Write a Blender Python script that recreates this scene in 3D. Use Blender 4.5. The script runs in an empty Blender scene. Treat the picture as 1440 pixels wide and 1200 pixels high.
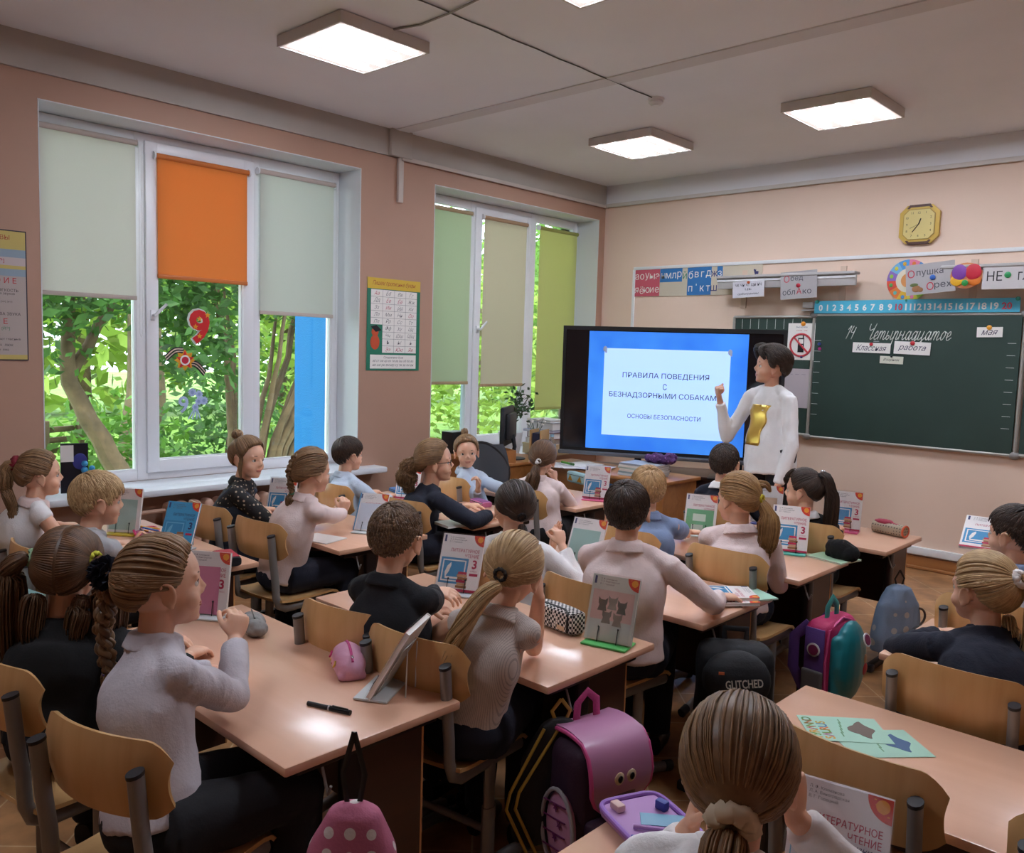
import bpy, bmesh, math, random
import numpy as np
from mathutils import Matrix, Vector, noise
C = bpy.context.scene.collection
SC = bpy.context.scene
# ---------------------------------------------------------------- camera
FPX = 1189.08
cam_d = bpy.data.cameras.new('camera'); cam = bpy.data.objects.new('camera', cam_d); C.objects.link(cam)
cam_d.sensor_fit = 'HORIZONTAL'; cam_d.sensor_width = 36.0; cam_d.lens = 36.0*FPX/1440; cam_d.clip_start = .02; cam_d.clip_end = 300
_yaw, _pit, _rol = -0.75175611, -0.09100719, 0.03056793
_f = Vector((math.sin(_yaw)*math.cos(_pit), math.cos(_yaw)*math.cos(_pit), math.sin(_pit)))
_r0 = Vector((math.cos(_yaw), -math.sin(_yaw), 0)); _u0 = _r0.cross(_f)
_r = _r0*math.cos(_rol)+_u0*math.sin(_rol); _u = -_r0*math.sin(_rol)+_u0*math.cos(_rol)
CAM = Vector((0, 0, 1.645))
cam.matrix_world = Matrix(((_r.x, _u.x, -_f.x, CAM.x), (_r.y, _u.y, -_f.y, CAM.y), (_r.z, _u.z, -_f.z, CAM.z), (0, 0, 0, 1)))
SC.camera = cam
# ---------------------------------------------------------------- world, sun, exposure
SC.view_settings.view_transform = 'Standard'; SC.view_settings.look = 'None'
SC.view_settings.exposure = 0.25; SC.view_settings.gamma = 1.0; SC.view_settings.use_curve_mapping = False
W = bpy.data.worlds.new('sky'); SC.world = W; W.use_nodes = True
_bg = W.node_tree.nodes['Background']; _bg.inputs[0].default_value = (.78, .89, 1.0, 1); _bg.inputs[1].default_value = 6.0
sun_d = bpy.data.lights.new('sun', 'SUN'); sun_d.energy = 2.8; sun_d.angle = .03; sun_d.color = (1, .95, .82)
sun = bpy.data.objects.new('sun', sun_d); C.objects.link(sun)
sun.rotation_euler = Vector((-.62, .25, -1)).to_track_quat('-Z', 'Y').to_euler()
LAMP = 60.0                     # strength of the ceiling light tubes
# ---------------------------------------------------------------- geometry helpers
def V(*a): return Vector(a)
def frame(o, x, y):
    x = Vector(x).normalized(); y = Vector(y); z = x.cross(y).normalized(); y = z.cross(x)
    return Matrix(((x.x, y.x, z.x, o[0]), (x.y, y.y, z.y, o[1]), (x.z, y.z, z.z, o[2]), (0, 0, 0, 1)))
def T(*a): return Matrix.Translation(Vector(a))
def RZ(d): return Matrix.Rotation(math.radians(d), 4, 'Z')
def RX(d): return Matrix.Rotation(math.radians(d), 4, 'X')
def RY(d): return Matrix.Rotation(math.radians(d), 4, 'Y')
class MB:
    def __init__(s): s.v = []; s.f = []; s.m = []; s.t = []
    def add(s, vs, fs, m=0, M=None, tint=None):
        o = len(s.v)
        if M is not None: vs = [M @ Vector(v) for v in vs]
        s.v += [tuple(v) for v in vs]; s.f += [tuple(i+o for i in f) for f in fs]
        s.m += [m]*len(fs) if isinstance(m, int) else list(m)
        if tint is not None: s.t += [0.5]*(len(s.v)-len(vs)-len(s.t)) + [tint]*len(vs)
        return s
    def box(s, c, d, M=None, bev=0, m=0, seg=2):
        if bev <= 0:
            vs = [(c[0]+d[0]/2*i, c[1]+d[1]/2*j, c[2]+d[2]/2*k) for i in (-1, 1) for j in (-1, 1) for k in (-1, 1)]
            return s.add(vs, [(0, 1, 3, 2), (4, 6, 7, 5), (0, 4, 5, 1), (2, 3, 7, 6), (0, 2, 6, 4), (1, 5, 7, 3)], m, M)
        bm = bmesh.new(); bmesh.ops.create_cube(bm, size=1.0)
        for v in bm.verts: v.co = Vector((v.co.x*d[0]+c[0], v.co.y*d[1]+c[1], v.co.z*d[2]+c[2]))
        bmesh.ops.bevel(bm, geom=list(bm.edges), offset=min(bev, min(d)*.49), segments=seg, profile=.5, affect='EDGES')
        bm.verts.index_update()
        s.add([v.co.copy() for v in bm.verts], [[v.index for v in f.verts] for f in bm.faces], m, M); bm.free(); return s
    def tube(s, pts, r, n=8, m=0, M=None, asp=1.0, up=None, tint=None, cap=True, closed=False):
        P = [Vector(p) for p in pts]; k = len(P)
        rs = list(r) if hasattr(r, '__len__') else [r]*k
        vs = []; fs = []; N = None
        for i in range(k):
            a, b = (P[(i-1) % k], P[(i+1) % k]) if closed else (P[max(i-1, 0)], P[min(i+1, k-1)])
            t = (b-a)
            t = t.normalized() if t.length > 1e-9 else Vector((0, 0, 1))
            if N is None:
                N = Vector(up) if up is not None else (Vector((0, 0, 1)) if abs(t.z) < .9 else Vector((1, 0, 0)))
            elif up is not None: N = Vector(up)
            N = (N-t*N.dot(t))
            if N.length < 1e-6: N = t.orthogonal()
            N.normalize(); B = t.cross(N)
            for j in range(n):
                a_ = 2*math.pi*j/n
                vs.append(P[i]+(N*math.cos(a_)+B*math.sin(a_)*asp)*rs[i])
        for i in range(k if closed else k-1):
            i2 = (i+1) % k
            for j in range(n): fs.append((i*n+j, i*n+(j+1) % n, i2*n+(j+1) % n, i2*n+j))
        if cap and not closed: fs += [tuple(reversed(range(n))), tuple((k-1)*n+j for j in range(n))]
        return s.add(vs, fs, m, M, tint)
    def loft(s, pts, rx, ry, side, n=20, m=0, M=None, pw=2.0, sub=0):
        if sub:
            A = [np.array([*p, a, b]) for p, a, b in zip(pts, rx, ry)]; B = []
            for i in range(len(A)-1):
                p0, p1, p2, p3 = A[max(i-1, 0)], A[i], A[i+1], A[min(i+2, len(A)-1)]
                for q in range(sub): f = q/sub; B.append(.5*((2*p1)+(p2-p0)*f+(2*p0-5*p1+4*p2-p3)*f*f+(3*p1-p0-3*p2+p3)*f**3))
            B.append(A[-1]); pts = [b[:3] for b in B]; rx = [b[3] for b in B]; ry = [b[4] for b in B]
        P = [Vector(p) for p in pts]; k = len(P); vs = []; fs = []
        for i in range(k):
            t = (P[min(i+1, k-1)]-P[max(i-1, 0)]).normalized()
            sd = Vector(side[i] if isinstance(side, list) else side); sd = (sd-t*sd.dot(t)).normalized(); b = t.cross(sd)
            for j in range(n):
                a = 2*math.pi*j/n; ca, sa = math.cos(a), math.sin(a)
                ex = 2/pw; x = math.copysign(abs(ca)**ex, ca); y = math.copysign(abs(sa)**ex, sa)
                vs.append(P[i]+sd*x*rx[i]+b*y*ry[i])
        for i in range(k-1):
            for j in range(n): fs.append((i*n+j, i*n+(j+1) % n, (i+1)*n+(j+1) % n, (i+1)*n+j))
        fs += [tuple(reversed(range(n))), tuple((k-1)*n+j for j in range(n))]
        return s.add(vs, fs, m, M)
    def ell(s, c, r, M=None, nu=16, nv=10, m=0, R=None):
        if not hasattr(r, '__len__'): r = (r, r, r)
        c = Vector(c); vs = [Vector((0, 0, r[2]))]; fs = []
        for i in range(1, nv):
            p = math.pi*i/nv
            for j in range(nu):
                a = 2*math.pi*j/nu; vs.append(Vector((r[0]*math.sin(p)*math.cos(a), r[1]*math.sin(p)*math.sin(a), r[2]*math.cos(p))))
        vs.append(Vector((0, 0, -r[2])))
        for j in range(nu):
            fs.append((0, 1+j, 1+(j+1) % nu))
            fs.append((len(vs)-1, 1+(nv-2)*nu+(j+1) % nu, 1+(nv-2)*nu+j))
        for i in range(nv-2):
            for j in range(nu): fs.append((1+i*nu+j, 1+(i+1)*nu+j, 1+(i+1)*nu+(j+1) % nu, 1+i*nu+(j+1) % nu))
        if R is not None: vs = [R @ v for v in vs]
        return s.add([v+c for v in vs], fs, m, M)
    def lathe(s, prof, c=(0, 0, 0), n=20, m=0, M=None):
        vs = []; fs = []; k = len(prof)
        for r, z in prof:
            for j in range(n):
                a = 2*math.pi*j/n; vs.append((c[0]+r*math.cos(a), c[1]+r*math.sin(a), c[2]+z))
        for i in range(k-1):
            for j in range(n): fs.append((i*n+j, i*n+(j+1) % n, (i+1)*n+(j+1) % n, (i+1)*n+j))
        fs += [tuple(reversed(range(n))), tuple((k-1)*n+j for j in range(n))]
        return s.add(vs, fs, m, M)
    def prism(s, poly, h, M=None, m=0):
        n = len(poly)
        if sum(poly[i][0]*poly[(i+1) % n][1]-poly[(i+1) % n][0]*poly[i][1] for i in range(n)) < 0: poly = poly[::-1]
        vs = [(p[0], p[1], 0) for p in poly]+[(p[0], p[1], h) for p in poly]
        fs = [tuple(reversed(range(n))), tuple(range(n, 2*n))]+[(i, (i+1) % n, n+(i+1) % n, n+i) for i in range(n)]
        return s.add(vs, fs, m, M)
    def sheet(s, g, th, M=None, m=0):
        """grid of points with a thickness along each point's normal (rows of rows)"""
        a = len(g); b = len(g[0]); top = []; 
        for i in range(a):
            for j in range(b):
                du = Vector(g[min(i+1, a-1)][j])-Vector(g[max(i-1, 0)][j]); dv = Vector(g[i][min(j+1, b-1)])-Vector(g[i][max(j-1, 0)])
                top.append(Vector(g[i][j])+du.cross(dv).normalized()*th)
        bot = [Vector(p) for row in g for p in row]; n = a*b; fs = []
        for i in range(a-1):
            for j in range(b-1):
                q = (i*b+j, (i+1)*b+j, (i+1)*b+j+1, i*b+j+1)
                fs.append(tuple(n+k for k in q)); fs.append(tuple(reversed(q)))
        ring = [(0, j) for j in range(b)]+[(i, b-1) for i in range(1, a)]+[(a-1, j) for j in range(b-2, -1, -1)]+[(i, 0) for i in range(a-2, 0, -1)]
        idx = [i*b+j for i, j in ring]
        for k in range(len(idx)):
            p, q = idx[k], idx[(k+1) % len(idx)]; fs.append((p, n+p, n+q, q))
        return s.add(bot+top, fs, m, M)
    def mesh(s, name, mats=(), smooth=40):
        me = bpy.data.meshes.new(name); me.from_pydata(s.v, [], s.f)
        for mt in mats: me.materials.append(mt)
        if len(mats) > 1: me.polygons.foreach_set('material_index', s.m)
        if s.t:
            s.t += [.5]*(len(s.v)-len(s.t))
            at = me.attributes.new('tint', 'FLOAT', 'POINT'); at.data.foreach_set('value', s.t)
        me.validate(); me.update()
        if smooth:
            me.shade_smooth()
            if smooth < 179: me.set_sharp_from_angle(angle=math.radians(smooth))
        return me
def obj(name, mb, mats, parent=None, label=None, smooth=40, M=None):
    if not isinstance(mats, (list, tuple)): mats = [mats]
    me = mb if isinstance(mb, bpy.types.Mesh) else mb.mesh(name, mats, smooth)
    if M is not None: me.transform(M)
    o = bpy.data.objects.new(name, me); C.objects.link(o)
    if parent is not None: o.parent = parent
    if label: o['label'] = label
    return o
def tag(o, label, cat, group=None, kind=None):
    if label: o['label'] = label
    if cat: o['category'] = cat
    if group: o['group'] = group
    if kind: o['kind'] = kind
    return o
def thing(name, label, cat, loc=(0, 0, 0), rz=0, group=None):
    o = bpy.data.objects.new(name, None); C.objects.link(o); o.location = loc; o.rotation_euler = (0, 0, math.radians(rz))
    o.empty_display_size = .1
    return tag(o, label, cat, group)
def struct(name, mb, mat, parent=None, smooth=40):
    o = obj(name, mb, mat, parent, smooth=smooth)
    if parent is None: o['kind'] = 'structure'
    return o
def dup(root, loc, rz, label, group=None):
    r = root.copy(); C.objects.link(r); r.location = loc; r.rotation_euler = (0, 0, math.radians(rz)); r['label'] = label
    if group: r['group'] = group
    for ch in list(root.children):
        c = ch.copy(); C.objects.link(c); c.parent = r
        for g in list(ch.children):
            d = g.copy(); C.objects.link(d); d.parent = c
    return r
_txt = {}
def text_geo(body, shear=0.0, off=0.0, align='CENTER'):
    k = (body, shear, off, align)
    if k not in _txt:
        cu = bpy.data.curves.new('t', 'FONT'); cu.body = body; cu.size = 1.0; cu.shear = shear; cu.offset = off; cu.align_x = align; cu.align_y = 'CENTER'
        cu.resolution_u = 3
        o = bpy.data.objects.new('t', cu); me = o.to_mesh()
        vs = [v.co.copy() for v in me.vertices]; fs = [list(p.vertices) for p in me.polygons]
        o.to_mesh_clear(); bpy.data.objects.remove(o); bpy.data.curves.remove(cu)
        _txt[k] = (vs, fs)
    return _txt[k]
def text(mb, body, M, size=None, width=None, height=None, shear=0.0, off=0.0, align='CENTER', m=0):
    """lettering in the XY plane of M, standing proud of it"""
    vs, fs = text_geo(body, shear, off, align)
    if not vs: return mb
    x0 = min(v.x for v in vs); x1 = max(v.x for v in vs); y0 = min(v.y for v in vs); y1 = max(v.y for v in vs)
    cy = (y0+y1)/2; cx = (x0+x1)/2 if align == 'CENTER' else x0
    sx = sy = size or 1
    if width: sx = width/max(x1-x0, 1e-6); sy = sx
    if height: sy = height/max(y1-y0, 1e-6); sx = sx if width else sy
    return mb.add([((v.x-cx)*sx, (v.y-cy)*sy, 0) for v in vs], fs, m, M)
def organic(mb, voxel, mats, smooth=4, disp=0, dscale=.08, seed=0, name='organic'):
    me0 = mb.mesh(name+'_raw', (), 0); o = bpy.data.objects.new('tmp', me0); C.objects.link(o)
    r = o.modifiers.new('r', 'REMESH'); r.mode = 'VOXEL'; r.voxel_size = voxel
    if smooth:
        q = o.modifiers.new('s', 'SMOOTH'); q.factor = .5; q.iterations = smooth
    dg = bpy.context.evaluated_depsgraph_get(); me = bpy.data.meshes.new_from_object(o.evaluated_get(dg))
    bpy.data.objects.remove(o); bpy.data.meshes.remove(me0); me.name = name
    if disp:
        nv = len(me.vertices); co = np.empty(nv*3); me.vertices.foreach_get('co', co); no = np.empty(nv*3); me.vertex_normals.foreach_get('vector', no)
        co = co.reshape(-1, 3); no = no.reshape(-1, 3)
        off = Vector((seed*3.7, seed*1.3, seed*2.1))
        d = np.array([noise.noise(Vector((p[0]/dscale, p[1]/dscale, p[2]/dscale*.6))+off)*.7+(.5-abs(noise.noise(Vector((p[0]/dscale*1.7, p[1]/dscale*1.7, p[2]/dscale))+off)))*.6 for p in co])
        co += no*(d*disp)[:, None]; me.vertices.foreach_set('co', co.ravel()); me.update()
    me.materials.clear()
    for m_ in (mats if isinstance(mats, (list, tuple)) else [mats]): me.materials.append(m_)
    me.shade_smooth()
    return me
# ---------------------------------------------------------------- materials
def lin(h):
    if isinstance(h, str):
        h = h.lstrip('#'); h = [int(h[i:i+2], 16)/255 for i in (0, 2, 4)]
        return tuple(c/12.92 if c <= .04045 else ((c+.055)/1.055)**2.4 for c in h)
    return tuple(h)
_mats = {}
def pm(name, col, rough=.6, metal=0, var=0, vs=6, bump=0, bs=60, coat=0, emit=0, spec=.5, trans=0, alpha=1, sub=0):
    if name in _mats: return _mats[name]
    m = bpy.data.materials.new(name); m.use_nodes = True; nt = m.node_tree; b = nt.nodes['Principled BSDF']
    c = lin(col); b.inputs['Base Color'].default_value = (*c, 1); b.inputs['Roughness'].default_value = rough; b.inputs['Metallic'].default_value = metal
    b.inputs['Specular IOR Level'].default_value = spec
    if coat: b.inputs['Coat Weight'].default_value = coat; b.inputs['Coat Roughness'].default_value = .15
    if emit: b.inputs['Emission Color'].default_value = (*c, 1); b.inputs['Emission Strength'].default_value = emit
    if trans: b.inputs['Transmission Weight'].default_value = trans
    if alpha < 1: b.inputs['Alpha'].default_value = alpha
    if var or bump: tc = nt.nodes.new('ShaderNodeTexCoord')
    if var:
        n = nt.nodes.new('ShaderNodeTexNoise'); n.inputs['Scale'].default_value = vs; n.inputs['Detail'].default_value = 4; nt.links.new(tc.outputs['Object'], n.inputs['Vector'])
        r = nt.nodes.new('ShaderNodeValToRGB'); r.color_ramp.elements[0].position = .3; r.color_ramp.elements[1].position = .7
        r.color_ramp.elements[0].color = (*[x*(1-var) for x in c], 1); r.color_ramp.elements[1].color = (*[min(1, x*(1+var)) for x in c], 1)
        nt.links.new(n.outputs['Fac'], r.inputs['Fac']); nt.links.new(r.outputs['Color'], b.inputs['Base Color'])
    if bump:
        n2 = nt.nodes.new('ShaderNodeTexNoise'); n2.inputs['Scale'].default_value = bs; n2.inputs['Detail'].default_value = 3; nt.links.new(tc.outputs['Object'], n2.inputs['Vector'])
        bp = nt.nodes.new('ShaderNodeBump'); bp.inputs['Strength'].default_value = bump; bp.inputs['Distance'].default_value = .01
        nt.links.new(n2.outputs['Fac'], bp.inputs['Height']); nt.links.new(bp.outputs['Normal'], b.inputs['Normal'])
    _mats[name] = m; return m
def nodes(m): return m.node_tree.nodes, m.node_tree.links, m.node_tree.nodes['Principled BSDF']
def wood(name, c1, c2, scale=(1.2, 14, 14), rough=.35, coat=.3):
    if name in _mats: return _mats[name]
    m = pm(name, c1, rough, coat=coat); N, L, b = nodes(m)
    tc = N.new('ShaderNodeTexCoord'); mp = N.new('ShaderNodeMapping'); mp.inputs['Scale'].default_value = scale; L.new(tc.outputs['Object'], mp.inputs['Vector'])
    n = N.new('ShaderNodeTexNoise'); n.inputs['Scale'].default_value = 1.6; n.inputs['Detail'].default_value = 6; n.inputs['Distortion'].default_value = .6; L.new(mp.outputs[0], n.inputs['Vector'])
    r = N.new('ShaderNodeValToRGB'); r.color_ramp.elements[0].position = .32; r.color_ramp.elements[1].position = .7
    r.color_ramp.elements[0].color = (*lin(c1), 1); r.color_ramp.elements[1].color = (*lin(c2), 1)
    L.new(n.outputs['Fac'], r.inputs['Fac']); L.new(r.outputs[0], b.inputs['Base Color']); return m
def hairm(name, dark, light):
    if name in _mats: return _mats[name]
    m = pm(name, dark, .42, spec=.4); N, L, b = nodes(m)
    a = N.new('ShaderNodeAttribute'); a.attribute_name = 'tint'; a.attribute_type = 'GEOMETRY'
    tc = N.new('ShaderNodeTexCoord'); n = N.new('ShaderNodeTexNoise'); n.inputs['Scale'].default_value = 45; n.inputs['Detail'].default_value = 3; L.new(tc.outputs['Object'], n.inputs['Vector'])
    mx = N.new('ShaderNodeMath'); mx.operation = 'MULTIPLY_ADD'; mx.inputs[1].default_value = .5; L.new(n.outputs['Fac'], mx.inputs[0]); 
    sb = N.new('ShaderNodeMath'); sb.operation = 'ADD'; sb.inputs[1].default_value = -.25; L.new(a.outputs['Fac'], sb.inputs[0]); L.new(sb.outputs[0], mx.inputs[2])
    r = N.new('ShaderNodeValToRGB'); r.color_ramp.elements[0].color = (*lin(dark), 1); r.color_ramp.elements[1].color = (*lin(light), 1); r.color_ramp.elements[0].position = .15; r.color_ramp.elements[1].position = .85
    L.new(mx.outputs[0], r.inputs[0]); L.new(r.outputs[0], b.inputs['Base Color']); return m
WHITE = pm('white_paint', 'e8e8ea', .5); PVC = pm('white_plastic_frame', 'eeeef2', .3); BLACK = pm('black_plastic', '141416', .45)
INK = pm('ink_black', '1c1a20', .7); PAPER = pm('white_paper', 'efebe6', .7); STEEL = pm('grey_painted_steel', '8d8a88', .42, .35); CAPB = pm('dark_end_cap', '23252a', .5)
BIRCH = wood('birch_plywood', 'cb9c63', 'dfb57e', (9, 1.2, 1.2) , .33, .35); LAM = wood('peach_desk_laminate', 'e0ad8e', 'e8b89b', (.8, 7, 7), .3, .35)
EDGE = pm('beech_edge_band', 'd09660', .45); DARKB = wood('dark_brown_board', '3a1f17', '472619', (1, 1, 8), .4, .2); DSTEEL = pm('dark_brown_steel', '251714', .4, .2)
CHROME = pm('polished_steel', 'c9c9cc', .22, .9)
# ---------------------------------------------------------------- the room
XL, XR, YB, YF, ZC = -5.41, 1.55, -2.3, 7.10, 3.335
PEACH = pm('peach_wall_paint_shaded', 'b58f7b', .62, var=.05, vs=1.3, bump=.12, bs=9)  # wall peach darkened: the backlit shade of the window wall is in the colour
PEACHF = pm('peach_wall_paint_lit', 'ecd0bc', .6, var=.04, vs=1.1, bump=.12, bs=9)  # same wall paint made paler, the front wall's brighter light in its colour
GREYB = pm('grey_beam_paint', 'b3aca4', .7, var=.05, vs=3)
CEIL = pm('white_ceiling_paint', 'ecedf2', .8, var=.03, vs=1.2)
REVEAL = pm('white_reveal_paint', 'dfe2e6', .55)
TILE = pm('brown_floor_tile', '93653f', .33); N, L, b = nodes(TILE)
tc = N.new('ShaderNodeTexCoord'); mp = N.new('ShaderNodeMapping'); mp.inputs['Rotation'].default_value = (0, 0, math.radians(45)); L.new(tc.outputs['Object'], mp.inputs[0])
br = N.new('ShaderNodeTexBrick'); br.offset = 0; br.inputs['Scale'].default_value = 1; br.inputs['Brick Width'].default_value = .33; br.inputs['Row Height'].default_value = .33; br.inputs['Mortar Size'].default_value = .0035
br.inputs['Color1'].default_value = (*lin('b98a5c'), 1); br.inputs['Color2'].default_value = (*lin('a97a50'), 1); br.inputs['Mortar'].default_value = (*lin('cdb08c'), 1); L.new(mp.outputs[0], br.inputs[0])
nz = N.new('ShaderNodeTexNoise'); nz.inputs['Scale'].default_value = 7; nz.inputs['Detail'].default_value = 6; L.new(tc.outputs['Object'], nz.inputs[0])
rp = N.new('ShaderNodeValToRGB'); rp.color_ramp.elements[0].color = (.62, .6, .58, 1); rp.color_ramp.elements[1].color = (1.15, 1.12, 1.1, 1); rp.color_ramp.elements[0].position = .35; rp.color_ramp.elements[1].position = .68; L.new(nz.outputs[0], rp.inputs[0])
mx = N.new('ShaderNodeMix'); mx.data_type = 'RGBA'; mx.blend_type = 'MULTIPLY'; mx.inputs[0].default_value = 1; L.new(br.outputs[0], mx.inputs[6]); L.new(rp.outputs[0], mx.inputs[7]); L.new(mx.outputs[2], b.inputs['Base Color'])
struct('floor', MB().box(((XL+XR)/2, (YB+YF)/2, -.05), (XR-XL+.8, YF-YB+.4, .1)), TILE)
struct('ceiling', MB().box(((XL+XR)/2, (YB+YF)/2, ZC+.1), (XR-XL+1.0, YF-YB+.4, .2)), CEIL)
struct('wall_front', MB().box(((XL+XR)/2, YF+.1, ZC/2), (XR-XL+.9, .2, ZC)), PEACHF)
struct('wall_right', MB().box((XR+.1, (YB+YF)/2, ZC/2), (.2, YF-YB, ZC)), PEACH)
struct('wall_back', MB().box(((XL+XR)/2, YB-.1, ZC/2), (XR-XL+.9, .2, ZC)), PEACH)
W1 = (1.74, 4.01); W2 = (4.76, 7.0); SZ = .68; TZ = 2.99; WT = .45
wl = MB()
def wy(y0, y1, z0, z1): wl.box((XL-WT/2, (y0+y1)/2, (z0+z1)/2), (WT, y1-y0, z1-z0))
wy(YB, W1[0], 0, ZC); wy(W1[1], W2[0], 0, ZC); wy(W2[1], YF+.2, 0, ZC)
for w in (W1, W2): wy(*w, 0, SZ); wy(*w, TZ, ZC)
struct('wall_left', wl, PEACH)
for k, w in ((1, W1), (2, W2)):
    m = MB(); d = .3
    m.box((XL-d/2+.002, w[0]+.003, (SZ+TZ)/2), (d, .006, TZ-SZ)); m.box((XL-d/2+.002, w[1]-.003, (SZ+TZ)/2), (d, .006, TZ-SZ)); m.box((XL-d/2+.002, (w[0]+w[1])/2, TZ-.003), (d, w[1]-w[0], .006))
    struct('trim_%d' % k, m, REVEAL)
struct('trim_3', MB().box((XL+.012, (YB+YF)/2, (3.13+ZC)/2), (.024, YF-YB, ZC-3.13)), GREYB)          # painted beam over the windows
struct('trim_4', MB().box(((XL+XR)/2, YF-.012, (3.15+ZC)/2), (XR-XL, .024, ZC-3.15)), CEIL)
struct('trim_5', MB().box((XL+.03, 4.36, (3.13+ZC)/2), (.06, .21, ZC-3.13), bev=.004), GREYB)
struct('trim_6', MB().box(((XL+XR)/2, 4.36, ZC-.004), (XR-XL, .13, .008)), pm('seam_plaster', 'd8d6d8', .8))
struct('trim_7', MB().box((XL+.03, (4.38+YF)/2, 3.127), (.022, YF-4.38, .03), bev=.003).box((XL+.015, 4.38, 2.965), (.028, .05, .36), bev=.003), pm('beige_cable_duct', 'c9bdb4', .5))
struct('trim_8', MB().box(((XL+XR)/2, YF-.03, 3.135), (XR-XL, .022, .035), bev=.003), pm('white_cable_duct', 'd6d0cb', .5))
struct('baseboard_front', MB().box(((XL+XR)/2, YF-.012, .05), (XR-XL, .024, .10), bev=.004).box(((XL+XR)/2, YF-.03, .012), (XR-XL, .05, .024), bev=.008), wood('brown_baseboard', '9a6238', 'a9713f', (1, 8, 8)))
struct('trim_9', MB().box(((XL+XR)/2, YF-.02, .145), (XR-XL, .04, .06), bev=.004), WHITE)                                            # white cable duct above the baseboard
struct('trim_10', MB().box(((-5.02+XR)/2, YF-.008, 2.487), (XR+5.02, .016, .03), bev=.003).box((-5.012, YF-.008, 1.8), (.03, .016, 1.36), bev=.003), WHITE)
# --- glass: mostly see-through with a faint reflection
GLASS = bpy.data.materials.new('window_glass'); GLASS.use_nodes = True; nt = GLASS.node_tree; nt.nodes.clear()
o_ = nt.nodes.new('ShaderNodeOutputMaterial'); tr = nt.nodes.new('ShaderNodeBsdfTransparent'); tr.inputs[0].default_value = (.94, .97, .96, 1); gl = nt.nodes.new('ShaderNodeBsdfGlossy'); gl.inputs['Roughness'].default_value = .02
ms = nt.nodes.new('ShaderNodeMixShader'); fr = nt.nodes.new('ShaderNodeFresnel'); fr.inputs[0].default_value = 1.3; nt.links.new(fr.outputs[0], ms.inputs[0]); nt.links.new(tr.outputs[0], ms.inputs[1]); nt.links.new(gl.outputs[0], ms.inputs[2]); nt.links.new(ms.outputs[0], o_.inputs[0])
XG = -5.72
def window(k, w, mul, sash):
    f = MB(); z0, z1 = SZ+.0, TZ-.006; y0, y1 = w[0]+.006, w[1]-.006; dx = .075
    def bar(ya, yb, za, zb, t=dx, x=XG): f.box((x, (ya+yb)/2, (za+zb)/2), (t, yb-ya, zb-za), bev=.006)
    bar(y0, y1, z0+.004, z0+.075); bar(y0, y1, z1-.07, z1-.003); bar(y0+.002, y0+.065, z0+.006, z1-.005, dx+.004); bar(y1-.065, y1-.002, z0+.006, z1-.005, dx+.004)
    for a, b in mul: bar(a, b, z0+.008, z1-.007, dx+.008)
    root = struct('window_%d' % k, f, PVC)
    edges = [(y0+.065, mul[0][0]), (mul[0][1], mul[1][0]), (mul[1][1], y1-.065)]
    for i, (a, b) in enumerate(edges):
        za, zb = z0+.075, z1-.07
        if i == 1:
            s = MB(); x = XG+.025
            for q in ((a-.01, b+.01, za-.02, za+.065), (a-.01, b+.01, zb-.065, zb+.02), (a-.008, a+.075, za-.018, zb+.018), (b-.075, b+.008, za-.018, zb+.018)):
                s.box((x, (q[0]+q[1])/2, (q[2]+q[3])/2), (.07 if q[1]-q[0] > .2 else .074, q[1]-q[0], q[3]-q[2]), bev=.007)
            obj('sash', s, PVC, root)
            h = MB().box((XG+.068, a+.03, sash), (.016, .03, .07), bev=.005).tube([(XG+.07, a+.03, sash), (XG+.115, a+.03, sash), (XG+.12, a+.045, sash+.02), (XG+.125, a+.10, sash+.075)], [.009, .011, .011, .009], 10)
            obj('window_handle', h, PVC, root)
            a, b, za, zb = a+.07, b-.07, za+.06, zb-.06
        g = MB().box((XG, (a+b)/2, (za+zb)/2), (.006, b-a, zb-za)); obj('glass_pane', g, GLASS, root)
        e = MB(); t = .012
        for q in ((a, b, za, za+t), (a, b, zb-t, zb), (a, a+t, za+t, zb-t), (b-t, b, za+t, zb-t)): e.box((XG+.02, (q[0]+q[1])/2, (q[2]+q[3])/2), (.034, q[1]-q[0], q[3]-q[2]))
        obj('glazing_bead', e, PVC, root)
    sl = MB().box((XL-.132, (w[0]+w[1])/2, SZ-.008), (.25, w[1]-w[0]-.008, .03), bev=.006).box((XL+.075, (w[0]+w[1])/2+.02, SZ-.015), (.17, w[1]-w[0]+.32 if k == 1 else w[1]-w[0]+.05, .045), bev=.012)
    struct('trim_%d' % (10+k), sl, pm('white_window_sill', 'e4e6ec', .35))
window(1, W1, ((2.40, 2.47), (3.24, 3.30)), 1.80); window(2, W2, ((5.44, 5.50), (6.26, 6.33)), 1.82)
# --- roller blinds
def blindm(name, c):
    if name in _mats: return _mats[name]
    m = pm(name, c, .85); N, L, b = nodes(m); tl = N.new('ShaderNodeBsdfTranslucent'); tl.inputs[0].default_value = (*lin(c), 1)
    tc = N.new('ShaderNodeTexCoord'); wv = N.new('ShaderNodeTexWave'); wv.bands_direction = 'Z'; wv.inputs['Scale'].default_value = 60; wv.inputs['Distortion'].default_value = 2.5; wv.inputs['Detail'].default_value = 3; L.new(tc.outputs['Object'], wv.inputs[0])
    bp = N.new('ShaderNodeBump'); bp.inputs['Strength'].default_value = .25; bp.inputs['Distance'].default_value = .004; L.new(wv.outputs[0], bp.inputs['Height']); L.new(bp.outputs[0], b.inputs['Normal'])
    mx = N.new('ShaderNodeMixShader'); mx.inputs[0].default_value = .45; L.new(b.outputs[0], mx.inputs[1]); L.new(tl.outputs[0], mx.inputs[2]); L.new(mx.outputs[0], N['Material Output'].inputs[0]); _mats[name] = m; return m
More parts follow.
